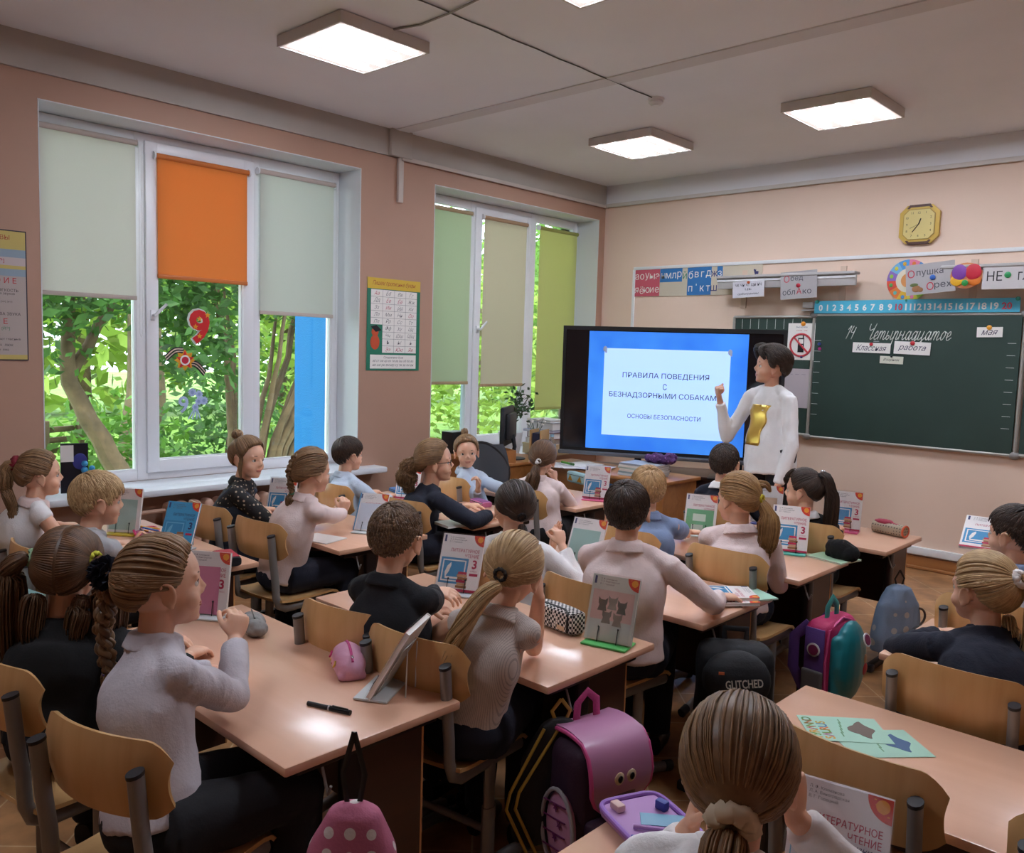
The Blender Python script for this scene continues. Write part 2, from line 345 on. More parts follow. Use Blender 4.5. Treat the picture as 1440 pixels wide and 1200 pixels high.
def blind(y0, y1, z0, z1, c, bar, lab, grp, chain):
    x = XG+.075; t = thing('roller_blind', lab, 'blind', (x, (y0+y1)/2, z1), 0, grp); h = (y1-y0)/2
    g = [[(0.0005*math.sin(j*1.3), -h+2*h*i/6, -(z1-z0)*j/16) for j in range(17)] for i in range(7)]
    obj('fabric', MB().sheet(g, .0015), blindm('blind_fabric_'+c, c), t)
    obj('roller_tube', MB().tube([(-.004, -h-.012, 0), (-.004, h+.012, 0)], .019, 14), pm('tube_'+bar, bar, .5), t)
    obj('bottom_bar', MB().box((.001, 0, -(z1-z0)), (.014, 2*h+.006, .028), bev=.005), pm('bar_'+bar, bar, .5), t)
    e = MB()
    for s in (-1, 1): obj('end_bracket', MB().tube([(-.004, s*(h+.012), 0), (-.004, s*(h+.024), 0)], .026, 14), PVC, t)
    if chain:
        yc = h+.02; obj('pull_chain', MB().tube([(.02, yc-.006, 0), (.02, yc-.008, -chain+.03), (.02, yc, -chain), (.02, yc+.012, -chain+.03), (.02, yc+.01, 0)], .0022, 6), WHITE, t)
G1 = None
blind(1.79, 2.39, 1.905, 2.90, 'e2dfd8', 'b8a9a0', 'cream roller blind of the larger window next to the grammar poster', G1, 1.25)
blind(2.535, 3.185, 2.06, 2.845, 'f0a055', 'c9702f', 'orange roller blind on the middle sash of the larger window', G1, 0)
blind(3.29, 3.925, 1.86, 2.875, 'e0e1da', 'c8b8b0', 'cream roller blind of the larger window hanging over the view of the blue wall', G1, 1.2)
blind(4.80, 5.415, 1.325, 2.86, 'd3dfc0', 'b39a78', 'pale green roller blind of the window beside the screen', G1, 0)
blind(5.585, 6.165, 1.30, 2.85, 'e2dac4', 'b08f70', 'beige roller blind on the middle sash of the window beside the screen', G1, .9)
blind(6.36, 6.94, 1.055, 2.85, 'dbdc9c', 'a3a35a', 'yellow green roller blind hanging lowest, next to the big screen', G1, 0)
# --- radiators under the sill
RAD = pm('peach_radiator_paint', 'c9a18c', .45)
def radiator(yc, n, lab):
    t = thing('radiator', lab, 'radiator', (XL+.10, yc, .12))
    for k in range(n):
        y = (k-(n-1)/2)*.085
        obj('radiator_section', MB().box((0, y, .24), (.11, .062, .46), bev=.028, seg=3), RAD, t)
    obj('radiator_pipe', MB().tube([(0, -n*.0425-.5, .42), (0, n*.0425+.05, .42)], .014, 8).tube([(0, -n*.0425-.05, .05), (0, n*.0425+.05, .05)], .014, 8), RAD, t)
    obj('radiator_bracket', MB().box((-.03, 0, -.055), (.04, n*.06, .13)), RAD, t)
radiator(3.0, 14, 'peach painted sectional radiator under the sill of the larger window'); 
# --- ceiling lights
TUBE = pm('lit_tube', 'e6f0ff', .5, emit=LAMP); DIFF = pm('lit_diffuser', 'fff0ec', .5, emit=.55); HOUS = pm('light_housing', 'cfcac6', .5)
def clight(x, y, lab, grp=None):
    t = thing('ceiling_light', lab, 'ceiling light', (x, y, ZC), 0, grp)
    h = .2975; m = MB()
    for s in (-1, 1): m.box((s*(h-.006), 0, -.034), (.012, 2*h, .06)); m.box((0, s*(h-.006), -.034), (2*h-.024, .012, .0602))
    m.box((0, 0, -.008), (2*h-.024, 2*h-.024, .01)); obj('housing', m, HOUS, t)
    obj('diffuser', MB().box((0, 0, -.056), (2*h-.024, 2*h-.024, .006)), DIFF, t)
    for k in range(4): obj('light_tube', MB().box(((k-1.5)*.142, 0, -.061), (.05, .5, .004), bev=.0015), TUBE, t)
clight(-4.01, 2.907, 'square ceiling light over the desks by the larger window'); clight(-4.02, 5.705, 'square ceiling light in front of the window beside the screen')
clight(-2.41, 5.72, 'square ceiling light above the chalkboard side of the room'); clight(-2.38, 2.95, 'square ceiling light cut off by the top of the photo')
clight(-2.4, .12, 'square ceiling light out of view, added to brighten the back of the room'); clight(-.75, 5.72, 'square ceiling light out of view, near the front wall'); clight(-.75, 2.95, 'square ceiling light out of view, over the column of desks with the colouring sheets')  # unseen panels added for their light; the back one brightens the foreground
t = thing('smoke_detector', 'small round white smoke detector on the ceiling at the cable end', 'smoke detector', (-3.31, 4.845, ZC))
obj('base', MB().lathe([(.0, 0), (.055, 0), (.055, -.014), (.0, -.014)], n=24), WHITE, t); obj('sensor_head', MB().lathe([(.0, -.014), (.046, -.014), (.05, -.03), (.034, -.042), (.03, -.05), (0, -.05)], n=24), WHITE, t)
cb = MB(); p = [(-3.31, 4.845, ZC-.006)]
for k in range(1, 30): p.append((-3.31+.004*math.sin(k*1.7), 4.845-k*.1, ZC-.006))
cb.tube(p, .004, 6); tag(obj('alarm_cable', cb, pm('dark_cable', '5a5855', .6)), 'thin dark cable running along the ceiling to the smoke detector', 'cable')
cb = MB().tube([(-3.72, 2.95, ZC-.006), (-3.55, 3.0, ZC-.006), (-3.3, 2.98, ZC-.012), (-2.9, 2.94, ZC-.006), (-2.68, 2.95, ZC-.006)], .006, 6); tag(obj('light_cable', cb, pm('grey_cable', '9a9794', .6)), 'grey cable joining two square ceiling lights', 'cable')
# ---------------------------------------------------------------- outdoors
GZ = -.55; random.seed(4)
GRASS = pm('meadow_grass', '64832f', .95, var=.45, vs=1.1, bump=1, bs=40); TRUNK = pm('tree_bark', '5f4d38', .9, var=.3, vs=6, bump=.6, bs=14)
BLUE = pm('blue_facade_plaster', '0b659e', .85, bump=.5, bs=90)
def leafm(name, c):
    m = pm(name, c, .6); N, L, b = nodes(m); tl = N.new('ShaderNodeBsdfTranslucent'); tl.inputs[0].default_value = (*[min(1, v*1.3) for v in lin(c)], 1)
    a = N.new('ShaderNodeAttribute'); a.attribute_name = 'tint'; r = N.new('ShaderNodeValToRGB'); cc = lin(c); r.color_ramp.elements[0].color = (*[v*.55 for v in cc], 1); r.color_ramp.elements[1].color = (*[min(1, v*1.35) for v in cc], 1)
    L.new(a.outputs['Fac'], r.inputs[0]); L.new(r.outputs[0], b.inputs['Base Color']); L.new(r.outputs[0], tl.inputs[0])
    mx = N.new('ShaderNodeMixShader'); mx.inputs[0].default_value = .45; L.new(b.outputs[0], mx.inputs[1]); L.new(tl.outputs[0], mx.inputs[2]); L.new(mx.outputs[0], N['Material Output'].inputs[0]); return m
LEAFA = leafm('leaf_fresh_green', '5f8832'); LEAFB = leafm('leaf_deep_green', '466c31'); LEAFC = leafm('leaf_yellow_green', '8ca645')
g = MB(); n = 24
gr = [[(-6.0-i*2.2, -14+j*2.6, GZ+.25*noise.noise(Vector((i*.4, j*.4, 0)))*(i > 1)) for j in range(n)] for i in range(n)]
g.sheet(gr, .02); o = struct('ground_outside', g, GRASS)
struct('wall_outside', MB().box((-6.22, 4.45, 1.6), (.70, .55, 4.4)), BLUE)
def leaves(mb, c, r, n, size, rnd):
    for k in range(n):
        d = Vector((rnd.gauss(0, 1), rnd.gauss(0, 1), rnd.gauss(0, 1))); d.normalize(); rr = rnd.random()**.45
        p = Vector(c)+Vector((d.x*r[0], d.y*r[1], d.z*r[2]))*rr; s = size*rnd.uniform(.6, 1.3)
        a = Vector((rnd.gauss(0, 1), rnd.gauss(0, 1), rnd.gauss(0, .6))).normalized(); b = a.cross(Vector((rnd.gauss(0, 1), rnd.gauss(0, 1), rnd.gauss(0, 1)))).normalized()
        mb.add([p-a*s, p-a*s*.1+b*s*.42, p+a*s, p-a*s*.1-b*s*.42], [(0, 1, 2, 3)], tint=rnd.random())
def tree(x, y, stems, blobs, size, mat, lab, seed):
    rnd = random.Random(seed); t = thing('tree', lab, 'tree', (x, y, GZ), 0, 'trees outside the windows')
    for st in stems:
        pts = []
        for i in range(len(st)-1):
            for q in range(4): pts.append(Vector(st[i][:3]).lerp(Vector(st[i+1][:3]), q/4)+Vector((rnd.uniform(-.02, .02), rnd.uniform(-.02, .02), 0)))
        pts.append(Vector(st[-1][:3])); k = len(pts); obj('trunk', MB().tube(pts, [st[0][3]+(st[-1][3]-st[0][3])*i/(k-1) for i in range(k)], 9), TRUNK, t)
    f = MB()
    for c, r, nl in blobs: leaves(f, c, r, nl, size, rnd)
    o = obj('foliage', f, mat, t, smooth=0); o['kind'] = 'stuff'
st = [[(0, 0, 0, .14), (-.1, -.35, .9, .12), (-.2, -.75, 1.7, .10), (-.2, -.72, 2.6, .07), (0, -1.1, 3.6, .03)], [(-.2, -.75, 1.7, .07), (-.3, -.3, 2.5, .05), (-.4, .3, 3.5, .02)]]
tree(-9.3, 4.05, st, [((0, -.7, 3.3), (1.1, 1.5, 1.1), 2400), ((.3, .6, 2.0), (.5, .6, .6), 260), ((0, -1.2, 2.6), (.6, .9, .9), 600)], .085, LEAFB, 'crooked young tree with a bent trunk seen through the pane beside the wall poster', 1)
st = []
rn = random.Random(8)
for k in range(28):
    a = rn.uniform(0, 6.28); st.append([(.25*math.cos(a), .3*math.sin(a), 0, .06), (.35*math.cos(a), .15+.45*math.sin(a), .9, .05), (.6*math.cos(a), .55+.9*math.sin(a), 2.0, .035), (1.0*math.cos(a), .9+1.5*math.sin(a), 3.3, .012)])
tree(-9.6, 5.55, st, [((0, .3, 3.5), (1.3, 2.0, 1.1), 3000), ((0, -.9, 2.5), (.6, .5, .8), 500), ((.2, 1.5, 2.5), (.7, .6, .9), 700)], .085, LEAFB, 'bushy many stemmed tree seen through the middle sash behind the red number nine', 2)
tree(-10.6, 7.5, [[(0, 0, 0, .30), (.05, .05, .8, .22), (.1, .1, 2.0, .18), (0, .2, 4.2, .1)]], [((0, 0, 3.6), (1.5, 1.6, 1.3), 2400), ((.3, .6, 2.2), (.7, .6, .6), 450)], .09, LEAFA, 'thick trunked tree seen next to the blue outside wall', 3)
tree(-14.5, 6.2, [[(0, 0, 0, .4), (0, .1, 1.6, .32), (.1, 0, 4, .2)]], [((0, 0, 4.4), (2.6, 3.0, 2.0), 2600)], .14, LEAFA, 'old broad tree standing further off on the meadow behind the crooked tree', 4)
tree(-17, 11.5, [[(0, 0, 0, .3), (0, 0, 4, .15)]], [((0, 0, 3.4), (2.4, 3.2, 2.6), 2600)], .17, LEAFC, 'sunny yellow green tree at the far side of the meadow', 5)
tree(-12.5, 12.2, [[(0, 0, 0, .12), (0, .1, 3, .05)]], [((0, 0, 2.0), (2.0, 2.6, 2.1), 3400)], .11, LEAFC, 'leafy green bush outside the window beside the screen', 6)
tree(-13.5, 16.5, [[(0, 0, 0, .2), (0, .1, 3, .1)]], [((0, 0, 2.8), (2.4, 3.0, 2.8), 3400)], .14, LEAFA, 'tall leafy tree outside the window beside the screen', 7)
for k, (x, y) in enumerate(((-24, 3), (-25, 9), (-24, 15), (-26, 21), (-24, 27), (-22, -3))):
    tree(x, y, [[(0, 0, 0, .3), (0, 0, 5, .2)]], [((0, 0, 4.0), (3.2, 4.4, 4.2), 2600)], .3, (LEAFA, LEAFC)[k % 2], ('dense far tree %s' % ('behind the crooked tree at the meadow end', 'behind the many stemmed tree at the meadow end', 'of the far treeline beyond the blue wall', 'of the far treeline behind the leafy bush', 'at the end of the far treeline', 'of the far treeline behind the wall poster')[k]), 20+k)
for k, (x, y, r_, n_, m_, l_) in enumerate(((-11.4, 4.5, (.9, 1.0, .8), 900, LEAFA, 'low leafy bush on the meadow between the crooked tree and the many stemmed tree'), (-12.4, 6.6, (1.0, 1.5, .9), 1000, LEAFB, 'low dark bush on the meadow behind the many stemmed tree'), (-13.2, 9.3, (1.2, 1.4, 1.0), 1000, LEAFC, 'low pale bush on the meadow close to the blue outside wall'))): tree(x, y, [[(0, 0, 0, .05), (.05, .05, .7, .02)]], [((0, 0, r_[2]*.9), r_, n_)], .085, m_, l_, 40+k)
t = thing('garden_bench', 'weathered wooden bench back on the meadow outside the larger window', 'bench', (-11.2, 3.55, GZ-.25), 20)
for k in range(3): obj('slat', MB().box((0, 0, 1.02+.13*k), (.05, 1.2, .07), bev=.01), TRUNK, t)
for s in (-.55, .05, .55): obj('post', MB().box((.04, s, .7), (.06, .08, 1.4), bev=.01), TRUNK, t)
# ---------------------------------------------------------------- people
SKIN = pm('skin', 'e8b699', .5, var=.05, vs=18, sub=1); SKINA = pm('skin_adult', 'dba68a', .5, var=.05, vs=18)
for m_ in (SKIN, SKINA):
    b = m_.node_tree.nodes['Principled BSDF']; b.inputs['Subsurface Weight'].default_value = .12; b.inputs['Subsurface Radius'].default_value = (.012, .005, .003)
LIP = pm('lips', 'b8655c', .45); EYEW = pm('eye_white', 'e8e4e0', .25); IRIS = pm('iris', '4a4038', .25); PUP = pm('pupil', '0c0a0a', .2)
def cloth(name, c, rough=.85, pat=None, c2=None, sc=1):
    if name in _mats: return _mats[name]
    m = pm(name, c, rough, var=.05, vs=9, bump=.15, bs=140); N, L, b = nodes(m)
    if pat:
        tc = N.new('ShaderNodeTexCoord'); mx = N.new('ShaderNodeMix'); mx.data_type = 'RGBA'; mx.inputs[6].default_value = (*lin(c), 1); mx.inputs[7].default_value = (*lin(c2), 1)
        if pat == 'dots':
            v = N.new('ShaderNodeTexVoronoi'); v.inputs['Scale'].default_value = sc; v.inputs['Randomness'].default_value = .12; L.new(tc.outputs['Object'], v.inputs[0])
            q = N.new('ShaderNodeMath'); q.operation = 'LESS_THAN'; q.inputs[1].default_value = .26; L.new(v.outputs['Distance'], q.inputs[0]); L.new(q.outputs[0], mx.inputs[0])
        else:
            w = N.new('ShaderNodeTexWave'); w.bands_direction = 'X'; w.inputs['Scale'].default_value = sc; L.new(tc.outputs['Object'], w.inputs[0])
            q = N.new('ShaderNodeMath'); q.operation = 'GREATER_THAN'; q.inputs[1].default_value = .8; L.new(w.outputs[1], q.inputs[0]); L.new(q.outputs[0], mx.inputs[0])
        L.new(mx.outputs[2], b.inputs['Base Color'])
    return m
def hdir(az, el):
    a, e = math.radians(az), math.radians(el); return Vector((-math.sin(a)*math.cos(e), math.cos(a)*math.cos(e), math.sin(e)))   # az 0 = face, + = own left
def hairline(az):
    a = abs((az+180) % 360-180)
    xs = [0, 25, 45, 57, 66, 74, 82, 95, 108, 120, 150, 180]; ys = [40, 37, 28, 10, -6, -12, -3, 9, -6, -26, -42, -46]
    return float(np.interp(a, xs, ys))
SK_C = Vector((0, -.012, .022)); SK_R = Vector((.077, .096, .091))
def skull(d, off=0.0):
    q = 1/math.sqrt((d.x/(SK_R.x+off))**2+(d.y/(SK_R.y+off))**2+(d.z/(SK_R.z+off))**2); return SK_C+d*q
def head_geo(mb, M, k):
    """M places the head frame (x own right, y face, z up), k scales it"""
    S = M @ Matrix.Scale(k, 4)
    e = lambda c, r, **q: mb.ell(c, r, M=S, **q)
    e(SK_C, (.073, .092, .086), nu=24, nv=16); e((0, .026, -.028), (.058, .050, .072), nu=20, nv=14); e((0, .038, -.066), (.041, .034, .035)); e((0, .058, -.087), (.016, .013, .012))
    for s in (-1, 1):
        e((s*.033, .042, -.038), (.026, .027, .027)); e((s*.0305, .0578, .0086), (.0165, .0128, .0066)); e((s*.0295, .0565, -.0155), (.015, .010, .005)); e((s*.0085, .079, -.029), .0068)
        mb.ell((s*.077, -.008, -.012), (.006, .017, .027), M=S @ T(0, 0, 0), R=Matrix.Rotation(s*-.35, 3, 'Z') @ Matrix.Rotation(-.15, 3, 'X'))
        ring = [(s*(.083+.002*math.sin(a)), -.010+.0155*math.cos(a)-.004*math.sin(a), -.008+.0255*math.sin(a)) for a in np.linspace(-1.9, 2.6, 14)]
        mb.tube([S @ Vector(p) for p in ring], .0048*k, 7)
        e((s*.081, -.004, -.036), (.006, .008, .009))
        e((s*.030, .060, .018), (.022, .010, .007))
    mb.tube([S @ Vector(p) for p in ((0, .068, .014), (0, .077, -.008), (0, .0865, -.025))], [.0075*k, .008*k, .0095*k], 10)
    e((0, .0695, -.053), (.020, .0075, .0046)); e((0, .0685, -.061), (.016, .0078, .005)); e((0, .066, -.045), (.018, .010, .008))
def eyes_brows(root, M, k, hairmat, look=(0, 0), iris=None):
    S = M @ Matrix.Scale(k, 4)
    for s in (-1, 1):
        c = Vector((s*.0305, .0578, -.002)); y = (Matrix.Rotation(math.radians(look[0]), 3, 'Z') @ Matrix.Rotation(math.radians(look[1]), 3, 'X')) @ Vector((0, 1, 0))
        x = y.orthogonal().normalized(); z = x.cross(y); r = .0118; vs = [c+y*r]; fs = []; ms = []; an = [11, 18, 28, 34, 50, 80, 120, 170]; nu = 14
        for a in an:
            for j in range(nu):
                t = 2*math.pi*j/nu; q = math.radians(a); vs.append(c+(y*math.cos(q)+(x*math.cos(t)+z*math.sin(t))*math.sin(q))*r)
        for j in range(nu): fs.append((0, 1+j, 1+(j+1) % nu)); ms.append(2)
        for i in range(len(an)-1):
            for j in range(nu): fs.append((1+i*nu+j, 1+(i+1)*nu+j, 1+(i+1)*nu+(j+1) % nu, 1+i*nu+(j+1) % nu)); ms.append(1 if an[i+1] <= 34 else 0)
        obj('eye', MB().add(vs, fs, ms, S), (EYEW, iris or IRIS, PUP), root, smooth=180)
        br = [(s*.014, .0735, .0175), (s*.025, .0725, .0215), (s*.037, .0665, .0215), (s*.047, .0575, .016)]
        obj('eyebrow', MB().tube([S @ Vector(p) for p in br], [.0016*k, .0022*k, .002*k, .0009*k], 6, up=None), hairmat, root, smooth=180)
        lash = [(s*.0195, .0665, .000), (s*.0245, .0692, .0045), (s*.033, .0692, .0052), (s*.0415, .0645, .002)]
        obj('eyelashes', MB().tube([S @ Vector(p) for p in lash], [.0008*k, .0014*k, .0015*k, .0008*k], 5), hairmat, root, smooth=180)
    m = MB().ell((0, .0705, -.0535), (.0215, .0068, .0030), M=S).ell((0, .0698, -.0600), (.0185, .0074, .0038), M=S)
    obj('lips', m, LIP, root, smooth=180)
POSE = {'flat': (4, 6, 4), 'relaxed': (22, 30, 18), 'curl': (45, 55, 35), 'fist': (78, 92, 60), 'point': (10, 12, 8)}
def hand_geo(mb, wrist, d, pn, side, pose, k):
    """wrist point, finger direction d, palm normal pn (the way the palm looks); side +1 own left hand"""
    d = Vector(d).normalized(); pn = Vector(pn); pn = (pn-d*pn.dot(d)).normalized(); ac = d.cross(pn)*(-side)       # ac points to the thumb side
    P = Vector(wrist); L = .072*k
    mb.loft([P-d*.012*k, P+d*.008*k, P+d*.03*k, P+d*.055*k, P+d*L], [.019*k, .021*k, .031*k, .035*k, .032*k], [.015*k, .015*k, .0145*k, .0135*k, .0105*k], ac, n=14, pw=2.4)
    a0 = POSE[pose] if isinstance(pose, str) else pose
    for i, (off, ln) in enumerate(((.0255, .88), (.0085, 1.0), (-.0085, .94), (-.0245, .74))):
        q = P+d*(L-.006*k-.004*k*abs(i-1.3))+ac*off*k; t = Vector(d)+ac*(.10*(1.5-i)/1.5); t.normalize(); pts = [q-d*.01*k, q]; rs = [.0085*k, .0083*k]
        for seg, an in zip((.034, .022, .018), a0):
            t = Matrix.Rotation(math.radians(an*(1+.06*i)), 3, d.cross(pn).normalized()) @ t
            q = q+t*seg*ln*k; pts.append(q.copy()); rs.append(rs[-1]*.92)
        mb.tube(pts, rs, 8); mb.ell(pts[-1], rs[-1]*1.0, nu=8, nv=6)
        # palm normal follows the bent finger only through t
    q = P+d*.018*k+ac*.018*k; t = (d*.62+ac*.72+pn*.30).normalized(); pts = [q]; rs = [.0115*k]
    curl = min(1, a0[0]/78)
    for seg, w in ((.032, 0), (.024, 1), (.02, 1)):
        if w: t = (t+(d*.35+pn*.55*curl-ac*.55*curl)).normalized()
        q = q+t*seg*k; pts.append(q.copy()); rs.append(rs[-1]*.87)
    mb.tube(pts, rs, 8); mb.ell(pts[-1], rs[-1], nu=8, nv=6)
def elbow_of(sh, wr, l1, l2, hint):
    v = wr-sh; dist = min(v.length, (l1+l2)*.995); 
    if v.length > dist: wr = sh+v.normalized()*dist
    u = (wr-sh).normalized(); a = (l1*l1-l2*l2+dist*dist)/(2*dist); h = math.sqrt(max(0, l1*l1-a*a)); p = Vector(hint[1])-(sh+wr)/2 if hint[0] == 'at' else Vector(hint); p = p-u*p.dot(u)
    if p.length < 1e-4: p = u.orthogonal()
    return sh+u*a+p.normalized()*h, wr
def person(label, H, hip, ty, hd, arms, hair, top, low, k=1.0, seat=.40, hk=None, look=(0, 0), skin=None, vox=.005, group=None, stand=False, shoes=None, collar=None, vest=None, sleeve='long', knees=None, glasses=False, lift=0, bulk=1.0, wr=.010, lean=None):
    """H head centre, hip (x, y), ty torso yaw in degrees (0 faces the board), hd (yaw, pitch, roll) of the head; everything in room coordinates"""
    hk = hk or k*1.0; H = Vector(H); skin = skin or SKIN; seed = int(abs(H.x*131+H.y*71)*10) % 97
    root = thing('person', label, 'person', (hip[0], hip[1], 0), 0, group); O = T(-hip[0], -hip[1], 0)
    R3 = Matrix.Rotation(math.radians(hd[0]), 3, 'Z') @ Matrix.Rotation(math.radians(hd[1]), 3, 'X') @ Matrix.Rotation(math.radians(hd[2]), 3, 'Y')
    M = O @ (T(*H) @ R3.to_4x4())
    a = math.radians(ty); fw = Vector((-math.sin(a), math.cos(a), 0)); rt = Vector((math.cos(a), math.sin(a), 0))
    P = Vector((hip[0], hip[1], (.93*k if stand else seat+.085*k)))
    hf = R3 @ Vector((0, 1, 0)); hu = R3 @ Vector((0, 0, 1))
    N_ = H-hu*.105*hk-hf*.02*hk-Vector((0, 0, .012*k))+(P-H).normalized()*.010-fw*.012            # base of the neck
    sp = N_-P; up = sp.normalized(); ch = P+sp*.62-fw*.018*k
    sw = .126*k*bulk; sd_ = .050*k; S_ = {'L': N_-rt*sw-up*sd_+fw*.012*k, 'R': N_+rt*sw-up*sd_+fw*.012*k}
    l1, l2 = (.225*k, .195*k) if not stand else (.30*k, .25*k)
    ld = lambda p: O @ Vector(p)
    b = MB(); head_geo(b, M, hk)
    b.tube([ld(N_-up*.03), ld(N_+up*.01), ld(H-hu*.055*hk-hf*.018*hk)], [.05*k, .041*k, .042*hk], 14)
    b.loft([ld(P-up*.05*k), ld(P+sp*.25), ld(ch), ld(N_-up*.06*k), ld(N_)], [.105*k, .10*k, .112*k, .105*k, .045*k], [.075*k, .07*k, .08*k, .06*k, .045*k], rt, n=18)
    A = {}
    for s in 'LR':
        wr_, hint, hdv, pn, pose = arms[s]; wr_ = Vector(wr_); el, wr_ = elbow_of(S_[s], wr_, l1, l2, hint); A[s] = (S_[s], el, wr_)
        b.tube([ld(S_[s]-(rt if s == 'R' else -rt)*.04*k), ld(S_[s]), ld(S_[s].lerp(el, .5)), ld(el)], [.030*k, .036*k, .034*k, .028*k] if sleeve in ('cap', 'short') else [.024*k, .029*k, .027*k, .024*k], 12)
        ek = .029*k if sleeve in ('cap', 'short') else .024*k; b.ell(ld(el), ek, nu=12, nv=8); b.tube([ld(el), ld(el.lerp(wr_, .35)), ld(wr_)], [ek, ek, .0195*k], 12)
        hand_geo(b, ld(wr_), hdv, pn, 1 if s == 'L' else -1, pose, k*.92 if not stand else k*1.12)
    legs = []
    for i, s in enumerate((-1, 1)):
        if stand:
            hp = P+rt*s*.085*k; kn = hp+Vector((0, 0, -.43*k))+fw*.03; an = Vector((hp.x, hp.y, .085*k))+rt*s*.01-fw*.02; fd = (fw+rt*s*.25).normalized()
        else:
            hp = P+rt*s*.075*k; kd = knees[i] if knees else (0, .33, 0, -.02); kn = hp+(rt*kd[0]+fw*kd[1])*k; kn.z = seat+.075*k; an = kn+(rt*kd[2]+fw*kd[3])*k; an.z = .075*k; fd = fw
        legs.append((hp, kn, an, fd)); b.tube([ld(hp), ld(hp.lerp(kn, .5)), ld(kn)], [.068*k, .06*k, .047*k], 12); b.ell(ld(kn), .047*k, nu=12, nv=8)
        b.tube([ld(kn), ld(kn.lerp(an, .3)), ld(an)], [.046*k, .045*k, .030*k], 12); b.tube([ld(an), ld(an+fd*.10*k-Vector((0, 0, .045*k)))], [.03*k, .024*k], 10)
    obj('body', organic(b, vox, skin, 3), skin, root)
    # --- clothes
    tm = top; vx = .0075 if stand or vox > .0045 else .0062; bk = bulk
    c = MB(); hem = P-up*(.012)*k if not stand else P-up*.16*k
    c.loft([ld(hem), ld(P+sp*.11), ld(P+sp*.35-fw*.004), ld(ch), ld(N_-up*.075*k-fw*.004), ld(N_-up*.03*k), ld(N_+up*(.004*k))], [(.150 if stand else .134)*k*bk, (.14 if stand else .128)*k*bk, .124*k*bk, .134*k*bk, .116*k*bk, .080*k, .058*k], [(.118 if stand else .104)*k*bk, (.112 if stand else .10)*k*bk, .09*k*bk, .098*k*bk, .078*k, .062*k, .055*k], rt, n=24, pw=2.3, sub=5)
    for s in 'LR':
        sh, el, wr_ = A[s]; o_ = rt if s == 'R' else -rt
        c.ell(ld(sh-o_*.014*k), (.046*k, .047*k, .044*k), nu=14, nv=10); c.tube([ld(N_-o_*-.035*k-up*.012*k), ld(sh-o_*.02*k+up*.012*k)], [.038*k, .034*k], 12)
        if sleeve == 'long': c.tube([ld(sh), ld(sh.lerp(el, .5)), ld(el)], [.045*k, .043*k, .039*k], 14).ell(ld(el), .039*k, nu=14, nv=10).tube([ld(el), ld(el.lerp(wr_, .4)), ld(el.lerp(wr_, .90))], [.039*k, .038*k, .031*k], 14)
        elif sleeve == 'three': c.tube([ld(sh), ld(sh.lerp(el, .5)), ld(el)], [.052*k, .049*k, .042*k], 14).ell(ld(el), .042*k, nu=14, nv=10).tube([ld(el), ld(el.lerp(wr_, .58))], [.042*k, .037*k], 14)
        elif sleeve == 'short': c.tube([ld(sh), ld(sh.lerp(el, .62))], [.045*k, .049*k], 14)
        elif sleeve == 'cap': c.tube([ld(sh-o_*.02), ld(sh.lerp(el, .14)+o_*.002)], [.046*k, .043*k], 14)
    obj('shirt' if not vest else 'blouse', organic(c, vx, tm, 7, wr, .085, seed), tm, root)
    if vest:
        q = MB(); q.loft([ld(hem), ld(P+sp*.12), ld(P+sp*.35-fw*.004), ld(ch), ld(N_-up*.07*k)], [.138*k, .133*k, .131*k, .143*k, .105*k], [.109*k, .105*k, .098*k, .105*k, .083*k], rt, n=24, pw=2.3)
        for s in (-1, 1): q.tube([ld(N_-up*.09*k+rt*s*.075*k-fw*.075*k), ld(N_-up*.015*k+rt*s*.072*k-fw*.02*k), ld(N_-up*.075*k+rt*s*.075*k+fw*.07*k)], .02*k, 8)
        obj('pinafore', organic(q, .008, vest, 2, .004, .08, seed), vest, root)
    if collar:
        t_ = (H-N_).normalized(); q = MB(); 
        q.loft([ld(N_-t_*.016*k), ld(N_+t_*.014*k), ld(N_+t_*.030*k), ld(N_+t_*.014*k), ld(N_-t_*.022*k)], [.062*k, .057*k, .053*k, .063*k, .078*k], [.060*k, .056*k, .052*k, .062*k, .072*k], rt, n=24)
        obj('collar', organic(q, .006, collar, 2), collar, root)
    q = MB()
    for hp, kn, an, fd in legs:
        q.tube([ld(hp), ld(hp.lerp(kn, .5)), ld(kn)], [.088*k, .077*k, .062*k], 14).ell(ld(kn), .062*k, nu=14, nv=10).tube([ld(kn), ld(kn.lerp(an, .4)), ld(an+Vector((0, 0, .01)))], [.06*k, .057*k, .05*k], 14)
    pv = P-Vector((0, 0, .005)); q.ell(ld(pv), ((.136*k, .108*k, .088*k) if not stand else (.124*k, .095*k, .10*k)), R=Matrix.Rotation(a, 3, 'Z')); q.loft([ld(P-up*.05*k), ld(P+sp*(.03 if stand else .12))], [(.118 if stand else .124)*k, .110*k], [(.09 if stand else .096)*k, .082*k], rt, n=20)
    obj('trousers', organic(q, .010, low, 3, .006, .09, seed+5), low, root)
    shm = shoes or pm('black_shoe', '17161a', .35)
    for hp, kn, an, fd in legs:
        q = MB().loft([ld(an-fd*.045*k-Vector((0, 0, .03*k))), ld(an-Vector((0, 0, .025*k))), ld(an+fd*.06*k-Vector((0, 0, .035*k))), ld(an+fd*.12*k-Vector((0, 0, .048*k))), ld(an+fd*.145*k-Vector((0, 0, .053*k)))], [.026*k, .034*k, .038*k, .034*k, .016*k], [.042*k, .046*k, .036*k, .024*k, .016*k], Vector((0, 0, 1)).cross(fd), n=14, pw=2.6)
        obj('shoe', q, shm, root, smooth=60)
    hm = hair['mat']; eyes_brows(root, M, hk, hm if not hair.get('brow') else hair['brow'], look); hair_geo(root, M, hk, hair, seed)
